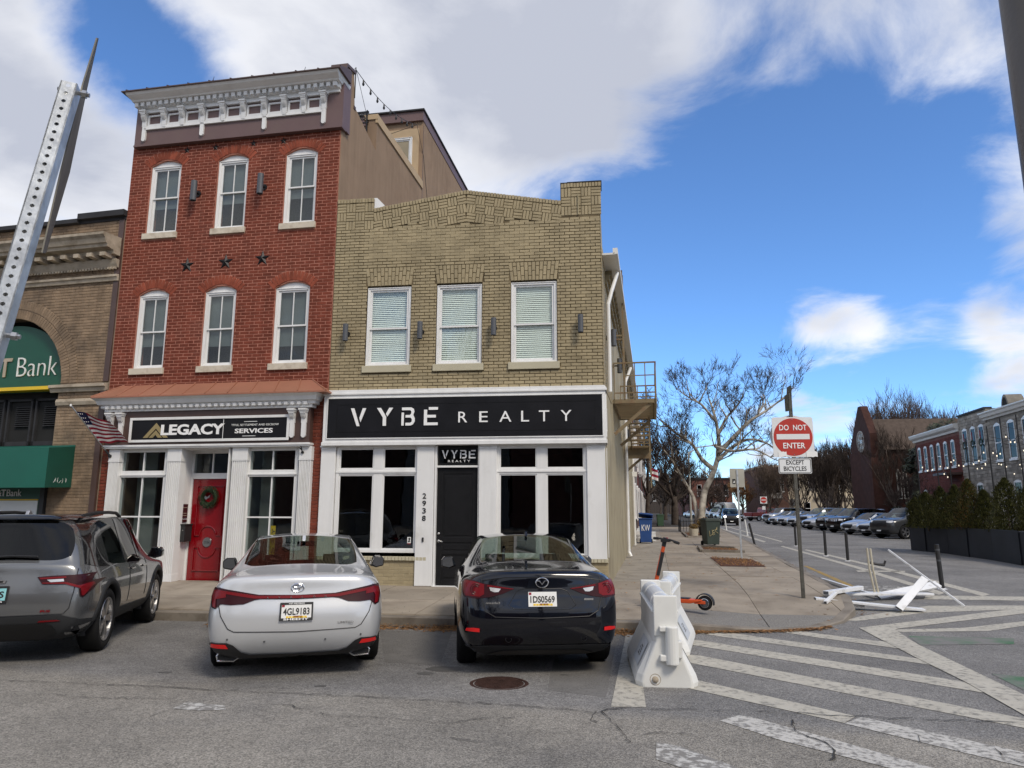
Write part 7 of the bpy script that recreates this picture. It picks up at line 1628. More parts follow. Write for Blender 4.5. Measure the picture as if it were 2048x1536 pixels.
mz.line('recess_edge', [(0, .905), (.20, .905), (.27, .88), (.36, .74), (.30, .70), (0, .695)], 'gap_black', w=.004, mirror=True, off=.0)
mz.decal('reflector', [(.66, .475), (.80, .478), (.79, .505), (.72, .515), (.66, .51)], 'reflector', mirror=True, off=.012)
mz.decal('lower_valance', [(0, .33), (.55, .335), (.72, .325), (.84, .28), (.85, .22), (.6, .225), (0, .235)], 'cladding', mirror=True, off=.010); mz.decal('diffuser', [(0, .29), (.40, .285), (.56, .25), (.5, .225), (0, .225)], 'gap_black', mirror=True, off=.016)
mz.plate(.80, '1DS0569', sub=True)
h, n = mz.hit(0, .965); c0 = h + n * .014; e = MB()
e.tube([c0 + Vector((.066 * math.cos(t), 0, .050 * math.sin(t))) for t in [i * math.pi / 12 for i in range(25)]], .006, 6); e.tube([c0 + Vector((x, 0, z)) for x, z in ((-.055, .020), (-.028, .018), (0, -.018), (.028, .018), (.055, .020))], .006, 6); e.build('emblem', 'chrome', mz.root)
h, n = mz.hit(-.50, .775); text_obj('mazda3', 'badge', 'chrome', mz.root, (-.60, h.y - .010, .755), .15, .022, .004, bold=.02); h, n = mz.hit(.50, .79); MB().box(.45, .55, h.y - .012, h.y - .004, .785, .805).build('badge', 'chrome', mz.root)
m = MB()
for x in (-.36, .44): 
    h, n = mz.hit(x, .40); m.tube([h + n * .004 + Vector((.030 * math.cos(t), 0, .030 * math.sin(t))) for t in [i * math.pi / 8 for i in range(17)]], .003, 4)
m.build('tow_cap', 'gap_black', mz.root)
h, _ = mz.hit(0, .66, 'top'); MB().prism([(h.y - .10, h.z - .01), (h.y - .05, h.z + .05), (h.y - .02, h.z + .05), (h.y + .06, h.z - .01)], -.015, .015, 'x').build('antenna_fin', 'paint_navy', mz.root, bevel=.006)
# ---------------- grey suv at the left
sp = suv_spec(.95, .98, 2.52, .86, 1.67, 1.06, 1.02, wr=.375, tw=.24, sideglass='car_glass_dark')
a_ = R(21.5); ox, oy = -7.10, 8.15
eq = Car(sp, 'parked_suv', 'metallic grey suv with black roof cut by the left edge', 'car', (ox, oy, zcar(ox, oy)), a_, 'paint_grey', glass='car_glass_dark'); eq.root.rotation_euler = (R(-.6), 0, a_)
eq.wheels('rim_metal', 5); eq.seats(1.5, headz=1.35); eq.mirrors(1.80, 1.10, mat='paint_black')
# cladding round the arches and along the sill
for sg_, sd_ in ((1, 'right'), (-1, 'left')):
    for yy in (0, sp['wb']):
        m = MB(); r0, r1 = sp['wr'] + .05, sp['wr'] + .125
        A_ = [math.pi * (-.12 + 1.24 * i / 22) for i in range(23)]; v = []
        for t in A_:
            for r_, dx in ((r0, -.03), (r0, .016), (r1 - .02, .018), (r1, .0), (r1, -.05)):
                y_, z_ = yy + r_ * math.cos(t), sp['wr'] + r_ * math.sin(t); h, n = eq.hit(yy + (r1) * math.cos(t), max(.30, sp['wr'] + r1 * math.sin(t)), sd_); v.append((h.x + sg_ * dx, y_, max(z_, .24)))
        m.add(v, [(i * 5 + k, (i + 1) * 5 + k, (i + 1) * 5 + k + 1, i * 5 + k + 1) for i in range(22) for k in range(4)]); m.build('arch_trim', 'cladding', eq.root, smooth=True)
    eq.decal('sill_trim', [(.46, .26), (2.06, .26), (2.06, .42), (.46, .46)], 'cladding', sd_, .012)
    for yy in (.86, 1.78): eq.line('door_gap', [(yy, 1.02), (yy - .02, .50)], side=sd_, w=.004)
    eq.line('door_gap', [(.48, .46), (.86, .44), (2.0, .42)], side=sd_, w=.003)
    for yy in (.98, 1.60):
        h, n = eq.hit(yy, .93, sd_); MB().box(h.x - .02 + (.0 if sg_ > 0 else -.005), h.x + .025 if sg_ > 0 else h.x + .02, yy - .10, yy + .10, .915, .945).build('door_handle', 'paint_black', eq.root, bevel=.008)
    eq.decal('pillar_cover', [(.68, 1.04), (.80, 1.04), (.84, 1.60), (.74, 1.60)], 'paint_black', sd_, .006); eq.decal('pillar_cover', [(1.36, 1.03), (1.44, 1.03), (1.42, 1.60), (1.35, 1.60)], 'paint_black', sd_, .006)
    eq.decal('quarter_panel', [(-.72, 1.09), (-.42, 1.04), (.0, 1.02), (.05, 1.5), (-.2, 1.60), (-.46, 1.56)], 'paint_black', sd_, .005)
eq.decal('roof_panel', [(-.62, -.42), (.62, -.42), (.66, .75), (.66, 1.55), (-.66, 1.55), (-.66, .75)], 'paint_black', 'top', .004, cell=.12)
for x in (-.58, .58):
    pts = [(lambda h: h + Vector((0, 0, dz)))(eq.hit(x, y, 'top')[0]) for y, dz in ((-.30, .01), (-.15, .055), (.3, .06), (.9, .06), (1.25, .055), (1.45, .01))]; MB().tube(pts, .022, 8).build('roof_rail', 'gap_black', eq.root)
eq.decal('tail_light', [(.42, .965), (.56, .975), (.92, .985), (.935, .93), (.915, .80), (.875, .73), (.855, .735), (.835, .83), (.80, .875), (.48, .885)], 'tail_dark', mirror=True, off=.012)
eq.decal('light_strip', [(.44, .955), (.70, .965), (.705, .948), (.46, .938)], 'tail_red', mirror=True, off=.017); eq.decal('light_hook', [(.83, .86), (.905, .885), (.915, .86), (.895, .80), (.872, .745), (.86, .75), (.845, .83), (.70, .883), (.48, .892), (.48, .902), (.72, .90)], 'tail_red', mirror=True, off=.017); eq.decal('reverse_lamp', [(.52, .932), (.68, .938), (.69, .910), (.56, .905)], 'lamp_clear', mirror=True, off=.018)
eq.line('tailgate_gap', [(.80, 1.05), (.795, .80), (.77, .62), (.72, .56), (0, .55)], mirror=True, w=.005)
eq.decal('lower_bumper', [(0, .545), (.70, .55), (.84, .50), (.90, .46), (.915, .30), (.6, .27), (0, .27)], 'cladding', mirror=True, off=.014, cell=.06); eq.decal('bumper_recess', [(0, .47), (.55, .47), (.62, .44), (.66, .36), (.50, .30), (0, .30)], 'gap_black', mirror=True, off=.020); eq.decal('reflector', [(.48, .482), (.70, .488), (.66, .502), (.50, .50)], 'tail_red', mirror=True, off=.022)
eq.decal('spoiler', [(-.60, 1.585), (.60, 1.585), (.62, 1.62), (-.62, 1.62)], 'paint_black', off=.05, thick=.08)
h, n = eq.hit(0, 1.16); MB().tube([h + n * .02 + Vector((x, 0, z)) for x, z in ((-.05, .02), (.10, .03), (.38, .02))], .012, 6).build('wiper', 'gap_black', eq.root)
eq.plate(.79, '4151S', 'plate_teal', frame='OF.com')
h, n = eq.hit(0, .925); e = MB(); yy = h.y - .012; e.prism([(-.115, .908), (-.105, .940), (-.035, .940), (-.035, .953), (.035, .953), (.035, .940), (.125, .940), (.115, .908), (.035, .908), (.035, .895), (-.035, .895), (-.035, .908)], yy - .008, yy, 'y'); e.build('emblem', 'chrome', eq.root); MB().prism([(-.09, .914), (-.083, .934), (-.028, .934), (-.028, .946), (.028, .946), (.028, .934), (.10, .934), (.092, .914), (.028, .914), (.028, .902), (-.028, .902), (-.028, .914)], yy - .010, yy - .008, 'y').build('emblem_inlay', 'gap_black', eq.root)
h, n = eq.hit(.55, .595); text_obj('RS', 'badge', 'tail_red', eq.root, (.50, h.y - .012, .585), .10, .024, .004, bold=.03)
h, _ = eq.hit(.0, -.2, 'top'); MB().prism([(h.y - .10, h.z - .01), (h.y - .05, h.z + .06), (h.y, h.z + .06), (h.y + .08, h.z - .01)], -.02, .02, 'x').build('antenna_fin', 'rim_metal', eq.root, bevel=.008)
# ---------------- parked rows in the side street
def front_details(c, kind):
    sp = c.sp; hood = sp['stations'][8]['belt'][1] + .07
    if kind == 'suv':
        c.decal('grille', [(-.46, hood - .42), (.46, hood - .42), (.50, hood - .24), (.44, hood - .14), (-.44, hood - .14), (-.50, hood - .24)], 'gap_black', 'front', .012, cell=.1)
        c.decal('headlight', [(.50, hood - .15), (.78, hood - .13), (.86, hood - .18), (.80, hood - .25), (.52, hood - .24)], 'lamp_clear', 'front', .014, mirror=True, cell=.1); c.decal('lower_grille', [(-.6, .36), (.6, .36), (.66, .52), (-.66, .52)], 'cladding', 'front', .012, cell=.12)
    elif kind == 'jeep':
        c.decal('grille', [(-.52, hood - .34), (.52, hood - .34), (.52, hood - .16), (-.52, hood - .16)], 'gap_black', 'front', .012, cell=.1); 
        for i in range(7): c.decal('slot', [(-.45 + i * .14, hood - .32), (-.37 + i * .14, hood - .32), (-.37 + i * .14, hood - .18), (-.45 + i * .14, hood - .18)], 'chrome', 'front', .02, cell=.2)
        c.decal('headlight', [(.56, hood - .16), (.82, hood - .17), (.82, hood - .26), (.56, hood - .28)], 'lamp_clear', 'front', .014, mirror=True, cell=.1); c.decal('lower_grille', [(-.6, .34), (.6, .34), (.62, .50), (-.62, .50)], 'gap_black', 'front', .012, cell=.12)
    else:
        c.decal('grille', [(-.34, .44), (.34, .44), (.46, .62), (.40, .68), (-.40, .68), (-.46, .62)], 'gap_black', 'front', .012, cell=.1); c.decal('headlight', [(.42, .66), (.66, .74), (.80, .72), (.76, .64), (.50, .60)], 'lamp_clear', 'front', .014, mirror=True, cell=.1); c.decal('lower_grille', [(-.62, .28), (.62, .28), (.56, .38), (-.56, .38)], 'gap_black', 'front', .012, cell=.12)
    c.plate(.50 if kind != 'sedan' else .42, '', side='front'); c.wheels('rim_metal' if kind == 'suv' else 'rim_dark', 5); c.mirrors(sp['ws'] + .35, sp['deck'] + .02)
    MB().box(-.7, .7, .2, sp['wb'] - .3, .5, sp['deck'] - .02).box(-.6, -.2, 1.0, 1.1, .8, sp['H'] - .3).box(.2, .6, 1.0, 1.1, .8, sp['H'] - .3).build('cabin', 'seat_dark', c.root)
proto = {}
for kind, spc in (('suv', suv_spec(.98, 1.0, 2.85, .95, 1.78, 1.13, 1.16, wr=.39, tw=.25)), ('jeep', suv_spec(.95, .9, 2.85, .85, 1.74, 1.12, 1.14, wr=.38)), ('sedan', sedan_spec(.91, 1.05, 2.75, .95, 1.45, 1.02, .92))):
    c = Car(spc, 'parked_car', 'x', 'car', (0, 0, 0), 0, 'paint_gun', 2); front_details(c, kind); proto[kind] = c
def place_car(kind, x, y, heading, paint, label, used=[], group='cars parked nose-out along the side street'):
    c = proto[kind]; o = c.root if kind not in used else dup_tree(c.root); used.append(kind)
    o.location = (x, y, zroad(x, y) - .004); o.rotation_euler = (0, 0, heading); o['label'] = label; o['group'] = group
    for ch_ in [q for q in o.children] + [g_ for q in o.children for g_ in q.children]:
        if ch_.type == 'MESH':
            for sl_ in ch_.material_slots:
                if sl_.material and sl_.material.name == 'paint_gun': sl_.link = 'OBJECT'; sl_.material = MATS[paint]
    return o
FH = math.atan2(-.41, -.91) - math.pi / 2                 # nose towards the street, a little towards us
fwd = Vector((-.91, -.41))
ROW = [('suv', 1757, 43.4, 'paint_gun', 'dark grey suv parked at the near end of the row beside the planters'), ('sedan', 1726, 46.6, 'paint_silver', 'silver sedan mostly hidden behind the nearest grey suv'), ('sedan', 1693, 49.5, 'paint_dkblue', 'dark blue sedan third in the parked row'), ('jeep', 1664, 53.0, 'paint_black', 'black suv with a seven-slot grille, fourth in the parked row'), ('jeep', 1643, 57.0, 'paint_black', 'black slotted-grille suv behind the first one, fifth in the row'), ('sedan', 1613, 60.5, 'paint_gun', 'dark sedan right of the sign post in the parked row'), ('suv', 1606, 64.5, 'paint_silver', 'silver suv behind the sign post in the parked row'), ('sedan', 1582, 68.5, 'paint_gun', 'dark sedan just left of the sign post in the parked row'), ('sedan', 1562, 72.5, 'paint_black', 'black sedan third from the far end of the parked row'), ('sedan', 1544, 76.0, 'paint_blue', 'blue sedan second from the far end of the parked row'), ('suv', 1532, 80.5, 'paint_silver', 'pale suv at the far end of the parked row')]
for kind, px, yy, pt_, lb in ROW:
    q = at_y(px, 1050, yy); sp = proto[kind].sp; nose = Vector((q.x, q.y)); o_ = nose - fwd * (sp['y1']); place_car(kind, o_.x, o_.y, FH, pt_, lb)
q = at_y(1471, 1040, 72); o = place_car('suv', q.x, q.y + 3.8, math.pi + R(-5), 'paint_black', 'black suv driving towards us with its headlights on', group='moving cars'); o.scale = (.95, .95, .95)
for sg_ in (1, -1): MB().lathe([(0, 0), (.09, .0), (.10, -.03)], (sg_ * .66, 3.83, .96), 14, 'y').build('lit_headlamp', 'head_lit', o)
for kind, px, yy, pt_, lb in [('sedan', 1452, 100, 'paint_blue', 'blue parked car half hidden beyond the driving suv'), ('sedan', 1442, 108, 'paint_red', 'small red parked car beyond the pale plane tree'), ('suv', 1434, 116, 'paint_silver', 'silver parked car next to the white van'), ('sedan', 1381, 118, 'paint_blue', 'distant blue car coming up the street left of the plane tree'), ('suv', 1408, 126, 'paint_van', 'white car far down the street beside the plane tree trunk')]:
    q = at_y(px, 1030, yy); place_car(kind, q.x, q.y, math.pi + R(20), pt_, lb, group='cars far down the side street')
# red pickup, side on
pk = thing('pickup_truck', 'red pickup truck parked across the street side-on', 'truck', (20.6, 101, 0), R(-62))
P = [(-1.1, .55), (-1.1, 1.15), (1.25, 1.18), (1.30, 1.70), (1.45, 1.82), (2.5, 1.84), (3.15, 1.25), (4.3, 1.15), (4.45, 1.0), (4.45, .5)]
MB().prism(P, -.92, .92, 'x').build('body', 'paint_red', pk, bevel=.07); MB().prism([(1.5, 1.22), (1.55, 1.74), (2.45, 1.75), (2.98, 1.24)], -.93, .93, 'x').build('cab_windows', 'car_glass_dark', pk); MB().box(-.935, .935, -1.1, 4.3, .55, .62).build('trim_strip', 'lamp_clear', pk)
tyre_s = MB().lathe([(.24, -.11), (.36, -.12), (.38, -.06), (.38, .06), (.36, .12), (.24, .11)], n=24, axis='x').mesh('tyre', 'tyre'); rim_s = MB().lathe([(.25, .10), (.22, .12), (.06, .09), (0, .10)], n=24, axis='x').mesh('rim', 'rim_metal')
for yy in (0, 3.5):
    for sg_ in (1, -1):
        w_ = bpy.data.objects.new('wheel', None); link(w_, pk, (sg_ * .84, yy, .38), 0 if sg_ > 0 else math.pi); inst(tyre_s, 'tyre', w_); inst(rim_s, 'rim', w_)
MB().box(-.75, .75, 4.44, 4.47, .62, .95).build('grille', 'lamp_clear', pk)
q = at_y(1440, 1020, 122); vn = thing('delivery_van', 'white high-roofed delivery van far down the street', 'van', (q.x, 122, 0), math.pi + R(25))
MB().prism([(-1.2, .4), (-1.2, 2.5), (-1.0, 2.65), (2.6, 2.65), (2.9, 2.5), (3.5, 1.5), (4.4, 1.25), (4.5, .5)], -.98, .98, 'x').build('body', 'paint_van', vn, bevel=.08); MB().prism([(2.72, 2.4), (3.38, 1.5), (3.42, 1.52), (2.78, 2.45)], -.85, .85, 'x').build('windshield', 'car_glass_dark', vn); MB().prism([(2.0, 1.5), (2.0, 2.2), (2.7, 2.2), (3.2, 1.5)], -.99, .99, 'x').build('side_windows', 'car_glass_dark', vn); MB().box(-.985, .985, -.6, 1.4, 1.75, 2.0).build('lettering_band', 'gap_black', vn); MB().box(-.6, .6, 4.49, 4.52, .7, 1.1).build('grille', 'gap_black', vn)
for yy in (0, 3.4):
    for sg_ in (1, -1):
        w_ = bpy.data.objects.new('wheel', None); link(w_, vn, (sg_ * .9, yy, .38), 0 if sg_ > 0 else math.pi); inst(tyre_s, 'tyre', w_); inst(rim_s, 'rim', w_)
# ================================================================ street furniture
M('barrier_white', (.70, .70, .67), .45, var=.05, scale=3, bump=.06, bscale=25, dirt=(.50, .49, .46), dscale=3, dlo=.58, dhi=.85); M('barrier_label', (.50, .53, .56), .5, var=.05); M('roll_grey', (.58, .60, .62), .4, var=.05)
def barrier(p, rot, Lb, label):
    t = thing('water_barrier', label, 'barrier', p, rot, 'white water-filled barriers'); Hh = .88
    pr = [(-.30, .0), (-.31, .06), (-.29, .13), (-.13, .44), (-.115, .60), (-.115, .74), (.115, .74), (.115, .60), (.13, .44), (.29, .13), (.31, .06), (.30, .0)]
    m = MB(); n = len(pr); v = []
    for y, kx in ((-Lb / 2, .80), (-Lb / 2 + .10, 1.0), (Lb / 2 - .10, 1.0), (Lb / 2, .80)):
        v += [(x * kx, y, z) for x, z in pr]
    m.add(v, [(k * n + i, k * n + (i + 1) % n, (k + 1) * n + (i + 1) % n, (k + 1) * n + i) for k in range(3) for i in range(n)] + [tuple(reversed(range(n))), tuple(range(3 * n, 4 * n))]); m.build('body', 'barrier_white', t, bevel=.02)
    MB().box(-.135, .135, -Lb / 2 + .06, Lb / 2 - .06, .715, .745).build('ledge', 'barrier_white', t, bevel=.008)
    MB().cyl((0, -Lb / 2 + .05, .775), (0, Lb / 2 - .05, .775), .10, n=24).build('top_roll', 'roll_grey', t, smooth=False)
    for y in (-Lb * .22, Lb * .22): MB().cyl((0, y - .03, .775), (0, y + .03, .775), .106, n=24).build('roll_band', 'barrier_white', t)
    for s_ in (-1, 1): MB().box(-.118, .118, s_ * (Lb / 2 - .03) - .035, s_ * (Lb / 2 - .03) + .035, .50, .89).build('end_plate', 'barrier_white', t, bevel=.010)
    m = MB(); m.cyl((.05, -Lb / 2 - .035, .24), (.05, -Lb / 2 - .035, .60), .065, n=16).box(-.07, .0, -Lb / 2 - .06, -Lb / 2, .27, .33).box(-.07, .0, -Lb / 2 - .06, -Lb / 2, .55, .60).box(.10, .15, -Lb / 2 - .05, -Lb / 2 + .05, .30, .46); m.build('lug', 'barrier_white', t, bevel=.01)
    m = MB().lathe([(0, -.02), (.03, -.02), (.032, 0)], (-.12, -Lb / 2 + .004, .09), 16, 'y').lathe([(.045, 0), (.052, -.008), (.058, 0)], (-.12, -Lb / 2 + .004, .09), 20, 'y'); m.build('drain_plug', 'bank_stone', t, smooth=True)
    for s_ in (-1, 1):
        a, b = Vector((s_ * .272, 0, .165)), Vector((s_ * .152, 0, .40)); nn = Vector((s_ * .89, 0, .46)) * .008; y0, y1 = -Lb / 2 + .22, -Lb / 2 + .78
        lb = MB().add([a + nn + Vector((0, y0, 0)), a + nn + Vector((0, y1, 0)), b + nn + Vector((0, y1, 0)), b + nn + Vector((0, y0, 0))], [(0, 1, 2, 3)]).build('label_panel', 'barrier_label', t); pm = MB(); rg = random.Random(3)
        for i in range(9):
            for j in range(4):
                f0, f1 = .30 + j * .11, .36 + j * .11; yy = y0 + .16 + i * .022
                if rg.random() < .75: P_ = [a + (b - a) * f0, a + (b - a) * f1]; pm.add([P_[0] + nn * 1.3 + Vector((0, yy, 0)), P_[0] + nn * 1.3 + Vector((0, yy + .014, 0)), P_[1] + nn * 1.3 + Vector((0, yy + .014, 0)), P_[1] + nn * 1.3 + Vector((0, yy, 0))], [(0, 1, 2, 3)])
        pm.build('print', 'gap_black', lb)
    return t
barrier((.58, 8.25, zroad(0, 8.25)), R(1.5), 1.62, 'near white plastic water barrier at the end of the parking bay')
barrier((.83, 9.88, zroad(0, 9.88)), R(-10), 1.50, 'far white plastic water barrier behind the near one, by the kerb')
# ---- scooter
M('orange', (.62, .085, .018), .4, var=.05)
fw_, rw_ = Vector((.74, 12.30, zwalk(.74, 12.30) + .115)), Vector((1.50, 12.02, zwalk(1.5, 12.02) + .115)); d = rw_ - fw_; sc = thing('electric_scooter', 'orange and black electric scooter standing behind the white barriers', 'scooter', (fw_.x, fw_.y, fw_.z - .115), math.atan2(d.y, d.x)); Ld = d.length + .10
wh = MB().lathe([(.06, -.03), (.105, -.035), (.115, -.02), (.115, .02), (.105, .035), (.06, .03)], n=28, axis='y')
for nm, x in (('front_wheel', 0), ('rear_wheel', Ld)):
    o = inst(wh.mesh('wheel', 'tyre', True), nm, sc, (x, 0, .115)); MB().lathe([(.062, -.026), (.058, -.03), (.0, -.024)], n=20, axis='y').lathe([(.062, .026), (.058, .03), (.0, .024)], n=20, axis='y').build('hub', 'lamp_grey', o); MB().lathe([(.066, -.028), (.072, -.031), (.066, -.034)], n=24, axis='y').build('rim_line', 'chrome', o)
MB().prism([(.10, .13), (.20, .10), (Ld - .22, .10), (Ld - .05, .14), (Ld - .02, .17), (Ld - .2, .165), (.16, .175)], -.075, .075, 'y').build('deck', 'orange', sc, bevel=.012); MB().box(.18, Ld - .24, -.07, .07, .166, .180).build('deck_mat', 'black_plastic', sc, bevel=.004)
MB().prism([(Ld - .14, .12)] + [(Ld + .15 * math.cos(t), .115 + .15 * math.sin(t)) for t in [R(160) - R(170) * i / 10 for i in range(11)]] + [(Ld + .135 * math.cos(t), .115 + .135 * math.sin(t)) for t in [R(-10) + R(170) * i / 10 for i in range(11)]], -.045, .045, 'y').build('fender', 'black_plastic', sc); MB().box(Ld - .16, Ld + .02, -.062, -.048, .10, .15).box(Ld - .16, Ld + .02, .048, .062, .10, .15).build('fork_arm', 'orange', sc, bevel=.01)
st0, st1 = Vector((.06, 0, .16)), Vector((.30, 0, 1.10)); MB().tube([st0, st0 + (st1 - st0) * .22, st1 - (st1 - st0) * .06], [.045, .034, .030], 12).build('stem', 'orange', sc); MB().tube([st0 + (st1 - st0) * .38 + Vector((.012, -.012, 0)), st0 + (st1 - st0) * .78 + Vector((.012, -.012, 0))], .030, 10).build('battery_cover', 'black_plastic', sc); MB().tube([st1 - (st1 - st0) * .12, st1 + (st1 - st0) * .03], .035, 10).box(.24, .38, -.055, .055, 1.06, 1.11).build('head', 'black_plastic', sc, bevel=.0)
hb = Vector((.33, 0, 1.09)); MB().tube([hb + Vector((-.26, .14, .02)), hb + Vector((-.12, .06, .02)), hb, hb + Vector((.10, -.06, .0)), hb + Vector((.24, -.16, -.04))], .016, 8).tube([hb + Vector((-.26, .14, .02)), hb + Vector((-.17, .09, .02))], .023, 8).tube([hb + Vector((.24, -.16, -.04)), hb + Vector((.15, -.10, -.02))], .023, 8).build('handlebar', 'black_plastic', sc); MB().lathe([(0, .015), (.028, .01), (.03, -.01), (0, -.015)], (.29, .12, 1.115), 10, 'z').build('bell', 'flag_red', sc)
# ---- signs
M('sign_white', (.72, .73, .73), .4, var=.03, dirt=(.58, .57, .55), dscale=6, dlo=.6, dhi=.85); M('sign_red', (.46, .035, .022), .4, var=.05, dirt=(.38, .05, .035), dscale=9); M('sign_back', (.40, .385, .33), .5, metal=.3, var=.08); M('sticker_white', (.80, .80, .78), .6, var=.05, bump=.2); M('post_steel', (.12, .115, .10), .55, metal=.6, var=.25, scale=9, obj=True)
def perforated(mb, w, z0, z1, y, pitch=.0508, hole=.007, axis='y'):
    n = int((z1 - z0) / pitch)
    for i in range(n):
        zc = z0 + (i + .5) * pitch; V_ = []; sq = [(-w / 2, -pitch / 2), (0, -pitch / 2), (w / 2, -pitch / 2), (w / 2, 0), (w / 2, pitch / 2), (0, pitch / 2), (-w / 2, pitch / 2), (-w / 2, 0)]
        for a, b in sq: V_.append((a, y, zc + b))
        for a, b in sq: l = math.hypot(a, b); V_.append((a / l * hole, y, zc + b / l * hole))
        mb.add(V_, [(k, (k + 1) % 8, (k + 1) % 8 + 8, k + 8) for k in range(8)])
def sign_post(parent, h, w=.05, mat='post_steel', pitch=.0508, hole=.008):
    m = MB(); perforated(m, w, 0, h, -w / 2, pitch, hole); perforated(m, w, 0, h, w / 2, pitch, hole); k = int(h / pitch) * pitch
    m.box(-w / 2, -w / 2 + .003, -w / 2, w / 2, 0, k).box(w / 2 - .003, w / 2, -w / 2, w / 2, 0, k); return m.build('post', mat, parent)
bp = gp(1607, 1197, zwalk); dn_ = thing('road_sign', 'red DO NOT ENTER sign with EXCEPT BICYCLES plate on the corner post', 'sign', (bp.x, bp.y, bp.z), R(2)); zg = bp.z
post = sign_post(dn_, 3.83 - zg, .055)
def rsq(x0, x1, z0, z1, r, n=5):
    P_ = []
    for cx, cz, a0 in ((x1 - r, z1 - r, 0), (x0 + r, z1 - r, 90), (x0 + r, z0 + r, 180), (x1 - r, z0 + r, 270)): P_ += [(cx + r * math.cos(R(a0 + 90 * i / n)), cz + r * math.sin(R(a0 + 90 * i / n))) for i in range(n + 1)]
    return P_
k = bp.y / 13.3; cxs = .0; zc = (3.36 + 2.65) / 2 - zg + .02; hw = .375
MB().prism(rsq(-hw, hw, zc - hw, zc + hw, .04), -.034, -.030, 'y').build('panel', 'sign_white', dn_); MB().prism([(.355 * math.cos(t), zc + .355 * math.sin(t)) for t in [i * math.pi / 24 for i in range(48)]], -.037, -.034, 'y').build('red_disc', 'sign_red', dn_); MB().box(-.30, .30, -.040, -.037, zc - .045, zc + .055).build('bar', 'sign_white', dn_)
text_obj('DO', 'letters', 'letter_white', dn_, (-.245, -.041, zc + .125), .175, .105, .003, bold=.012); text_obj('NOT', 'letters', 'letter_white', dn_, (.01, -.041, zc + .125), .245, .105, .003, bold=.012); text_obj('ENTER', 'letters', 'letter_white', dn_, (-.19, -.041, zc - .215), .40, .105, .003, bold=.012)
rg = random.Random(6)
for x, w in ((-.29, .15), (.22, .20)):
    P_ = [(x + w * (i / 5) , zc - .36 - rg.uniform(0, .03)) for i in range(6)] + [(x + w * (1 - i / 5), zc - .26 - rg.uniform(0, .03)) for i in range(6)]; MB().prism(P_, -.0425, -.0375, 'y').build('paper_scrap', 'sticker_white', dn_)
z2 = zc - hw - .165; MB().prism(rsq(-.30, .30, z2 - .145, z2 + .145, .03), -.034, -.030, 'y').build('plate', 'sign_white', dn_); m = MB(); P_ = [Vector((x, -.035, z)) for x, z in rsq(-.285, .285, z2 - .13, z2 + .13, .025)]; P_.append(P_[0]); m.tube(P_, .006, 4).build('plate_border', 'gap_black', dn_)
text_obj('EXCEPT', 'letters', 'gap_black', dn_, (-.155, -.036, z2 + .022), .325, .085, .003, bold=.006); text_obj('BICYCLES', 'letters', 'gap_black', dn_, (-.205, -.036, z2 - .095), .41, .085, .003, bold=.006)
MB().prism([(.40 * math.cos(t), zc + .0 + .40 * math.sin(t) + .02) for t in [i * math.pi / 16 for i in range(32)]], .030, .034, 'y').build('rear_panel', 'sign_white', dn_)
MB().box(-.02, .01, -.03, .28, 3.55 - zg, 3.86 - zg).prism([(.0, 3.55 - zg), (.02, 3.55 - zg), (.03, 4.02 - zg)], -.04, .26, 'y').build('bent_blade', 'post_steel', dn_)
m = MB(); [m.cyl((0, -.045, z), (0, -.03, z), .008, n=8) for z in (zc + .33, zc - .33, z2 + .10)]; m.build('bolt', 'steel', dn_)
s2 = gp(1483, 1117, zwalk); sg2 = thing('road_sign', 'grey back of a square sign on a thin post by the mulch bed', 'sign', (s2.x, s2.y, s2.z), R(6)); k2 = s2.y / 23.3
MB().prism(rsq(-.23, .23, (2.35 - .15) * 1, (2.94 - .15) * 1, .03), -.006, 0, 'y').build('panel', 'sign_back', sg2); MB().box(-.028, .028, -.03, -.012, 0, 2.75).build('post', 'galv', sg2); MB().box(-.16, -.06, -.009, -.006, 2.30, 2.46).build('sticker', 'gap_black', sg2); MB().prism([(-.14, 2.33), (-.10, 2.42), (-.08, 2.34)], -.011, -.009, 'y').build('sticker_print', 'sheet_white', sg2)
# perforated post close to us at the left, tilted, with a sign seen edge-on
top = Vector((-1.174, 1.308, 2.655)); low = Vector((-1.195, 1.225, 2.06)); ax = (top - low).normalized(); base = low - ax * (low.z / ax.z)
np_ = thing('sign_post', 'tilted galvanised perforated post close by at the left with a sign seen edge-on', 'sign post', base); q = ax.to_track_quat('Z', 'Y'); np_.rotation_mode = 'QUATERNION'; np_.rotation_quaternion = q @ Euler((0, 0, R(38))).to_quaternion()
sign_post(np_, (top - base).length, .033, 'galv', .0205, .0046)
lx = [ray(192, 75).normalized() * 2.20, ray(163, 170).normalized() * 2.04, ray(120, 340).normalized() * 1.93, ray(82, 505).normalized() * 1.84]
inv = (Matrix.Translation(base) @ np_.rotation_quaternion.to_matrix().to_4x4()).inverted(); m = MB(); v = []
for i, r_ in enumerate(lx):
    nrp = CAMP + r_; dv = r_.normalized(); rt = Vector((dv.y, -dv.x, 0)).normalized(); fr_ = CAMP + r_ * (1.20 if i else 1.02) + rt * (.003, .012, .020, .008)[i]
    for pnt in (nrp, fr_): v += [inv @ pnt, inv @ (pnt + rt * .003)]
m.add(v, [(i * 4, i * 4 + 2, i * 4 + 6, i * 4 + 4) for i in range(3)] + [(i * 4 + 1, i * 4 + 5, i * 4 + 7, i * 4 + 3) for i in range(3)] + [(i * 4, i * 4 + 4, i * 4 + 5, i * 4 + 1) for i in range(3)] + [(i * 4 + 2, i * 4 + 3, i * 4 + 7, i * 4 + 6) for i in range(3)]); m.build('sign_blade', 'post_steel', np_)
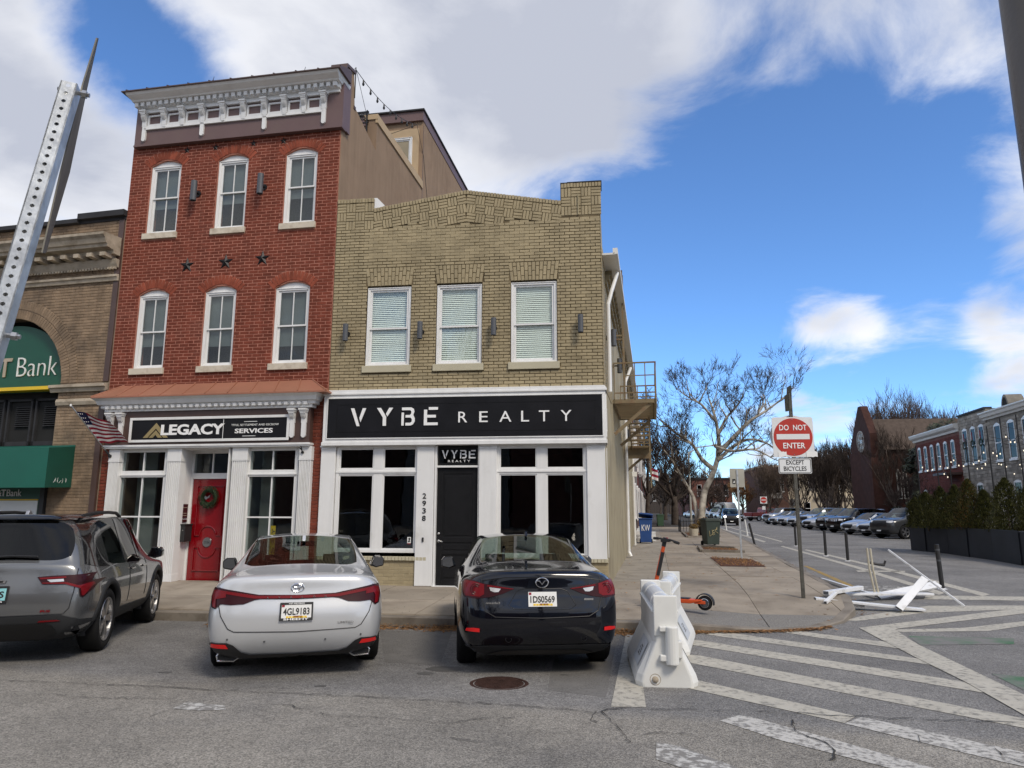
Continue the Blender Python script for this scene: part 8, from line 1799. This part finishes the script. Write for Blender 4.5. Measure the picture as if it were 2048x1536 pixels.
for z in ((top - base).length - .03, (top - base).length - .62): MB().cyl((-.04, 0, z), (.024, 0, z), .005, n=8).cyl((-.034, 0, z), (-.025, 0, z), .009, n=6).build('bolt', 'steel', np_)
M('pole_bronze', (.10, .088, .078), .45, metal=.3, var=.12, scale=2, bump=.1); rp = thing('light_pole', 'thick dark bronze pole at the top right corner close to the camera', 'pole', (1.352, 2.105, 0)); MB().lathe([(.10, 0), (.10, .4), (.09, .45), (.088, 7)], n=28).build('shaft', 'pole_bronze', rp, smooth=True); MB().lathe([(.0, .06), (.14, .05), (.15, 0)], n=24).build('base_flange', 'pole_bronze', rp)
# ---- flexible delineators
dl_b = MB().lathe([(0, .012), (.05, .018), (.10, .0)], n=16).mesh('foot', 'sign_white')
def delineator(x, y, h, mat, label, lean=(0, 0), rad=.048, group='flexible lane delineators', bands=False):
    t = thing('delineator', label, 'delineator', (x, y, zroad(x, y)), group=group); tp = Vector((lean[0], lean[1], h))
    MB().tube([(0, 0, 0), tp * .5, tp], [rad, rad, rad * .98], 12).build('tube', mat, t); inst(dl_b, 'foot', t)
    if bands: MB().tube([tp * .86 + Vector((0, 0, 0)), tp * .90], rad * 1.03, 12).tube([tp * .62, tp * .66], rad * 1.03, 12).build('band', 'lamp_grey', t)
for px, py, h, mat, lb, ln in [(1511, 1095, 1.05, 'black_plastic', 'black delineator leaning left, first right of the green bin', (-.22, 0)), (1592, 1092, .92, 'black_plastic', 'black delineator left of the sign post', (0, 0)), (1652, 1112, .92, 'black_plastic', 'black delineator first right of the sign post', (0, 0)), (1696, 1122, .92, 'black_plastic', 'black delineator second right of the sign post', (.0, 0)), (1885, 1178, .96, 'black_plastic', 'black delineator nearest to us among the fallen white boards', (-.03, 0)), (1453, 1060, 1.0, 'sheet_white', 'white delineator farther down beside the green bin', (-.1, 0)), (1495, 1071, 1.0, 'sheet_white', 'white delineator in front of the driving suv', (-.12, 0))]:
    q = gp(px, py); delineator(q.x, q.y, h, mat, lb, ln, bands=(px == 1885))
q = gp(1753, 1187); sd_ = thing('delineator', 'split cream delineator post standing beside the fallen white boards', 'delineator', (q.x, q.y, q.z)); M('cream_post', (.50, .46, .36), .6, var=.15); MB().tube([(-.03, 0, 0), (-.10, 0, .5), (-.115, 0, .93)], .022, 8).tube([(.04, 0, 0), (-.03, 0, .5), (-.05, 0, .92)], .022, 8).build('halves', 'cream_post', sd_); MB().box(-.14, .13, -.1, .1, 0, .03).build('foot', 'sign_white', sd_, bevel=.01)
q = gp(1740, 1132); fd = thing('fallen_delineator', 'short black broken delineator lying on the lane line', 'delineator', (q.x, q.y, q.z)); MB().tube([(0, 0, .10), (.25, .02, .05), (.42, 0, .04)], .035, 8).tube([(.40, .0, .03), (.45, 0, .16)], .03, 8).build('tube', 'black_plastic', fd)
# ---- fallen white vinyl fence boards
M('vinyl', (.70, .71, .72), .4, var=.05, dirt=(.36, .34, .30), dscale=7, dlo=.54, dhi=.8)
def board(label, a, b, w, th, up=Vector((0, 0, 1)), holes=False, name='fence_board'):
    d = (b - a); L_ = d.length; t = thing(name, label, 'board', a, group='fallen white fence boards'); yv = d.normalized(); xv = yv.cross(up).normalized(); zv = xv.cross(yv); t.rotation_mode = 'QUATERNION'; t.rotation_quaternion = Matrix((xv, yv, zv)).transposed().to_quaternion()
    MB().box(-w / 2, w / 2, 0, L_, 0, th).build('plank', 'vinyl', t, bevel=min(.006, th * .3)); m = MB()
    for s_ in (0, 1): m.box(-w / 2 + .008, w / 2 - .008, s_ * L_ - .001, s_ * L_ + .001, .006, th - .006)
    m.build('hollow_end', 'diffuser_grey', t)
    if holes: m = MB(); [m.lathe([(0, 0), (.012, .001)], (random.uniform(-w * .3, w * .3), L_ * f, th + .0005), 8) for f in (.08, .12, .3, .34, .52, .8)]; m.build('bolt_holes', 'gap_black', t)
def gz(px, py, z): q = gp(px, py, lambda x, y: zroad(x, y) + z); return q
board('long front white board lying from the kerb to the crossing', gz(1630, 1199, .16), gz(1848, 1222, .02), .19, .04, holes=True)
board('second white board lying just behind the long front one', gz(1676, 1190, .14), gz(1862, 1190, .06), .17, .04)
board('raised white board leaning towards the black delineator', gz(1755, 1195, .03), at_y(1876, 1170, 15.9), .17, .04, up=Vector((0, -.6, .8)))
board('short white board standing aslant over the pile', gz(1797, 1219, .06), at_y(1849, 1158, 13.9), .13, .04, up=Vector((-.3, -.9, .3)))
board('long thin white rod leaning high across the pile', gz(1928, 1214, .01), at_y(1775, 1101, 14.9), .035, .035, name='fence_rod')
board('narrow slotted white rail at the back left of the pile', gz(1644, 1160, .02), gz(1752, 1194, .04), .07, .05, holes=True, name='fence_rail')
board('stubby white rail with brackets on top of the pile', gz(1652, 1190, .24), gz(1722, 1179, .22), .11, .07, holes=True, name='fence_rail')
board('lowest white rail under the front of the pile at the kerb', gz(1652, 1207, .12), gz(1726, 1214, .04), .10, .05, holes=True, name='fence_rail')
board('small white post piece linking rails at the left of the pile', gz(1651, 1208, .14), gz(1672, 1188, .26), .06, .05, name='fence_rail')
# ---- bins
def bin_(p, w, dpt, h, mat, label, lidmat, tilt=0, rot=0, text=None, textmat='letter_white'):
    t = thing('wheelie_bin', label, 'bin', p, rot); m = MB(); k = .82
    m.add([(-w / 2 * k, -dpt / 2 * k, .06), (w / 2 * k, -dpt / 2 * k, .06), (w / 2 * k, dpt / 2 * k, .06), (-w / 2 * k, dpt / 2 * k, .06), (-w / 2, -dpt / 2, h * .9), (w / 2, -dpt / 2, h * .9), (w / 2, dpt / 2, h * .9), (-w / 2, dpt / 2, h * .9)], [(0, 3, 2, 1), (0, 1, 5, 4), (1, 2, 6, 5), (2, 3, 7, 6), (3, 0, 4, 7)])
    m.box(-w / 2 - .03, w / 2 + .03, -dpt / 2 - .03, dpt / 2 + .03, h * .87, h * .90); m.build('tub', mat, t, bevel=.015)
    l = MB().box(-w / 2 - .03, w / 2 + .03, -dpt - .05, .02, 0, .05).box(-w / 2 + .04, w / 2 - .04, -dpt, -.04, .05, .08).build('lid', lidmat, t, bevel=.015); l.location = (0, dpt / 2 + .03, h * .905); l.rotation_euler = (R(-tilt), R(tilt * .4), 0)
    m = MB()
    for s_ in (-1, 1): m.lathe([(0, -.03), (.09, -.03), (.10, 0), (.09, .03), (0, .03)], (s_ * w * .44, dpt * .40, .10), 16, 'x')
    m.build('wheels', 'tyre', t); MB().cyl((-w * .4, dpt / 2 + .06, h * .84), (w * .4, dpt / 2 + .06, h * .84), .018, n=8).build('handle', mat, t)
    if text: text_obj(text, 'marking', textmat, t, (-w * .30, -dpt * .475, h * .45), w * .62, h * .22, .004)
    return t
M('bin_blue', (.018, .065, .23), .5, var=.1); M('bin_green', (.028, .042, .034), .55, var=.12); M('bin_mid', (.04, .085, .045), .55, var=.1); M('graffiti', (.42, .36, .20), .6, var=.1)
q = gp(1292, 1087, zwalk); bin_((q.x + .02, q.y + .2, q.z), .58, .62, 1.22, 'bin_blue', 'blue wheelie bin with a propped lid and white KW letters against the side wall', 'bin_blue', 14, R(-4), 'KW'); bin_((q.x - .62, q.y + .5, q.z), .5, .55, 1.1, 'bin_green', 'dark bin squeezed between the blue bin and the wall', 'bin_green', 0, R(-4))
q = gp(1424, 1092, zwalk); b_ = bin_((q.x, q.y + .25, q.z), .62, .68, 1.16, 'bin_green', 'dark green wheelie bin with scribbled graffiti beside the mulch bed', 'bin_green', 0, R(14)); gr = MB(); g0 = [[(-.18, .62), (-.16, .40), (-.02, .50)], [(-.06, .66), (-.02, .44), (.06, .50)], [(-.05, .60), (.04, .66)], [(-.03, .52), (.05, .57)], [(.16, .78), (.08, .60), (.20, .52)], [(.08, .66), (.18, .70)]]
for pl in g0: gr.tube([Vector((x, -.335 + (.90 - z / 1.16) * .055 - .012, z)) for x, z in pl], .012, 5)
gr.build('graffiti', 'graffiti', b_)
q = gp(1321, 1053, zwalk); bin_((q.x, q.y, q.z), .6, .65, 1.05, 'bin_mid', 'green wheelie bin farther along the row houses', 'bin_mid')
# ---- tree beds, pots, railing
def bed(pts, label, edge=True):
    P_ = [gp(x, y, zwalk) for x, y in pts]; c = sum(P_, Vector()) / len(P_); t = thing('mulch_bed', label, 'tree bed', (c.x, c.y, c.z)); L_ = [p - c for p in P_]; m = MB(); n = len(L_); m.add([(p.x, p.y, .012) for p in L_] + [(0, 0, .05)], [(i, (i + 1) % n, n) for i in range(n)]); m.build('mulch', 'mulch', t)
    rg = random.Random(len(label)); m = MB()
    for _ in range(900):
        a, b = rg.random(), rg.random(); i = rg.randrange(n); p = L_[i] * (a * (1 - b)) + L_[(i + 1) % n] * (a * b); s_ = .02; ang = rg.uniform(0, 3.14); dx, dy = math.cos(ang) * s_, math.sin(ang) * s_
        m.add([(p.x - dx, p.y - dy, .03), (p.x + dy * .4, p.y - dx * .4, .05), (p.x + dx, p.y + dy, .045), (p.x - dy * .4, p.y + dx * .4, .035)], [(0, 1, 2, 3)])
    m.build('chips', 'leaf_dry', t, kind='stuff')
    if edge:
        for i in (0, n - 1, n - 2):
            a, b = L_[i], L_[(i + 1) % n]; d = (b - a).normalized(); nn = Vector((-d.y, d.x, 0)) * .06; MB().add([a + nn, a - nn, b - nn, b + nn] + [p + Vector((0, 0, .09)) for p in (a + nn, a - nn, b - nn, b + nn)], [(4, 5, 6, 7), (0, 1, 5, 4), (1, 2, 6, 5), (2, 3, 7, 6), (3, 0, 4, 7)]).build('edging', 'kerb', t)
bed([(1420, 1115), (1503, 1119), (1532, 1134), (1442, 1133)], 'flat reddish mulch bed round the foot of the grey sign post', False); bed([(1398, 1095), (1470, 1098), (1490, 1106), (1404, 1104)], 'edged mulch bed in front of the dark green bin'); bed([(1365, 1066), (1420, 1066), (1440, 1074), (1375, 1075)], 'leaf-covered bed at the foot of the pale plane tree')
q = gp(1409, 1072, zwalk); pt = thing('plant_pot', 'black pot with a bushy brown plant at the foot of the plane tree', 'plant', (q.x, q.y, q.z)); MB().lathe([(0, 0), (.24, 0), (.32, .5), (.28, .5), (.26, .42), (0, .42)], n=18).build('pot', 'black_plastic', pt); leafy(pt, [((0, 0, .7), .42, .35, 1)], 700, .06, 'arbor_dry', 3)
q = gp(1388, 1073, zwalk); pt = thing('plant_pot', 'tan stone pot left of the black one at the plane tree', 'plant', (q.x, q.y, q.z)); MB().lathe([(0, 0), (.22, 0), (.27, .42), (.23, .42), (.2, .36), (0, .36)], n=18).build('pot', 'cream_post', pt); leafy(pt, [((0, 0, .5), .25, .2, 1)], 250, .05, 'arbor_dry', 4)
q = gp(1362, 1064, zwalk); fn = thing('tree_guard', 'low black iron railing round the tree bed', 'railing', (q.x, q.y, q.z)); m = MB()
for i in range(7): m.cyl((i * .18, 0, 0), (i * .18, 0, .95 if i % 3 == 0 else .8), .014, n=5).cyl((0, i * .25, 0), (0, i * .25, .8), .012, n=5)
m.box(0, 1.1, -.01, .01, .68, .71).box(0, 1.1, -.01, .01, .2, .22).box(-.01, .01, 0, 1.5, .68, .71); m.build('bars', 'iron_black', fn)
# lamp post in the branches and a flag on the row houses
lpz = gp(1383, 1052, zwalk); lp = thing('street_lamp', 'grey cobra-head street lamp among the branches of the plane tree', 'street lamp', (lpz.x, lpz.y, 0)); s_ = lpz.y / 60
MB().tube([(0, 0, 0), (0, 0, 6.2 * s_)], [.10, .07], 10).tube([(0, 0, 6.1 * s_), (.9, 0, 6.6 * s_), (2.2, 0, 6.75 * s_)], .05, 8).build('pole', 'sign_back', lp); MB().prism([(2.1, 6.68 * s_), (2.9, 6.66 * s_), (3.0, 6.74 * s_), (2.5, 6.86 * s_), (2.1, 6.82 * s_)], -.16, .16, 'y').build('head', 'sign_back', lp, bevel=.03)
q = at_y(1310, 948, 42); f2 = thing('flag', 'small faded flag hanging from a far row house under the fire escape', 'flag', (q.x, q.y, q.z)); m = MB(); m.add([(-.18 + i * .09, .04 * math.sin(i * 1.7), .35 - j * .16 - .03 * i) for i in range(5) for j in range(5)], [(i * 5 + j, (i + 1) * 5 + j, (i + 1) * 5 + j + 1, i * 5 + j + 1) for i in range(4) for j in range(4)]); m.m = [(j) % 2 for i in range(4) for j in range(4)]; m.build('cloth', ['flag_red', 'flag_white'], f2); MB().tube([(-.6, 0, -.3), (.1, 0, .4)], .015, 6).build('pole', 'iron_black', f2)
q = at_y(1527, 1000, 84); ds = thing('road_sign', 'small distant red and white do not enter sign at the far corner', 'sign', (q.x, q.y, 0)); MB().cyl((0, 0, 0), (0, 0, q.z + .3), .04, n=6).build('post', 'post_steel', ds); MB().box(-.38, .38, -.05, -.03, q.z - .4, q.z + .38).build('panel', 'sign_white', ds); MB().prism([(.34 * math.cos(t), q.z + .34 * math.sin(t)) for t in [i * math.pi / 10 for i in range(20)]], -.06, -.05, 'y').build('red_disc', 'sign_red', ds); MB().box(-.27, .27, -.065, -.06, q.z - .05, q.z + .05).build('bar', 'sign_white', ds); MB().box(-.2, .15, -.05, -.03, q.z - 1.1, q.z - .7).build('plate', 'sign_white', ds)
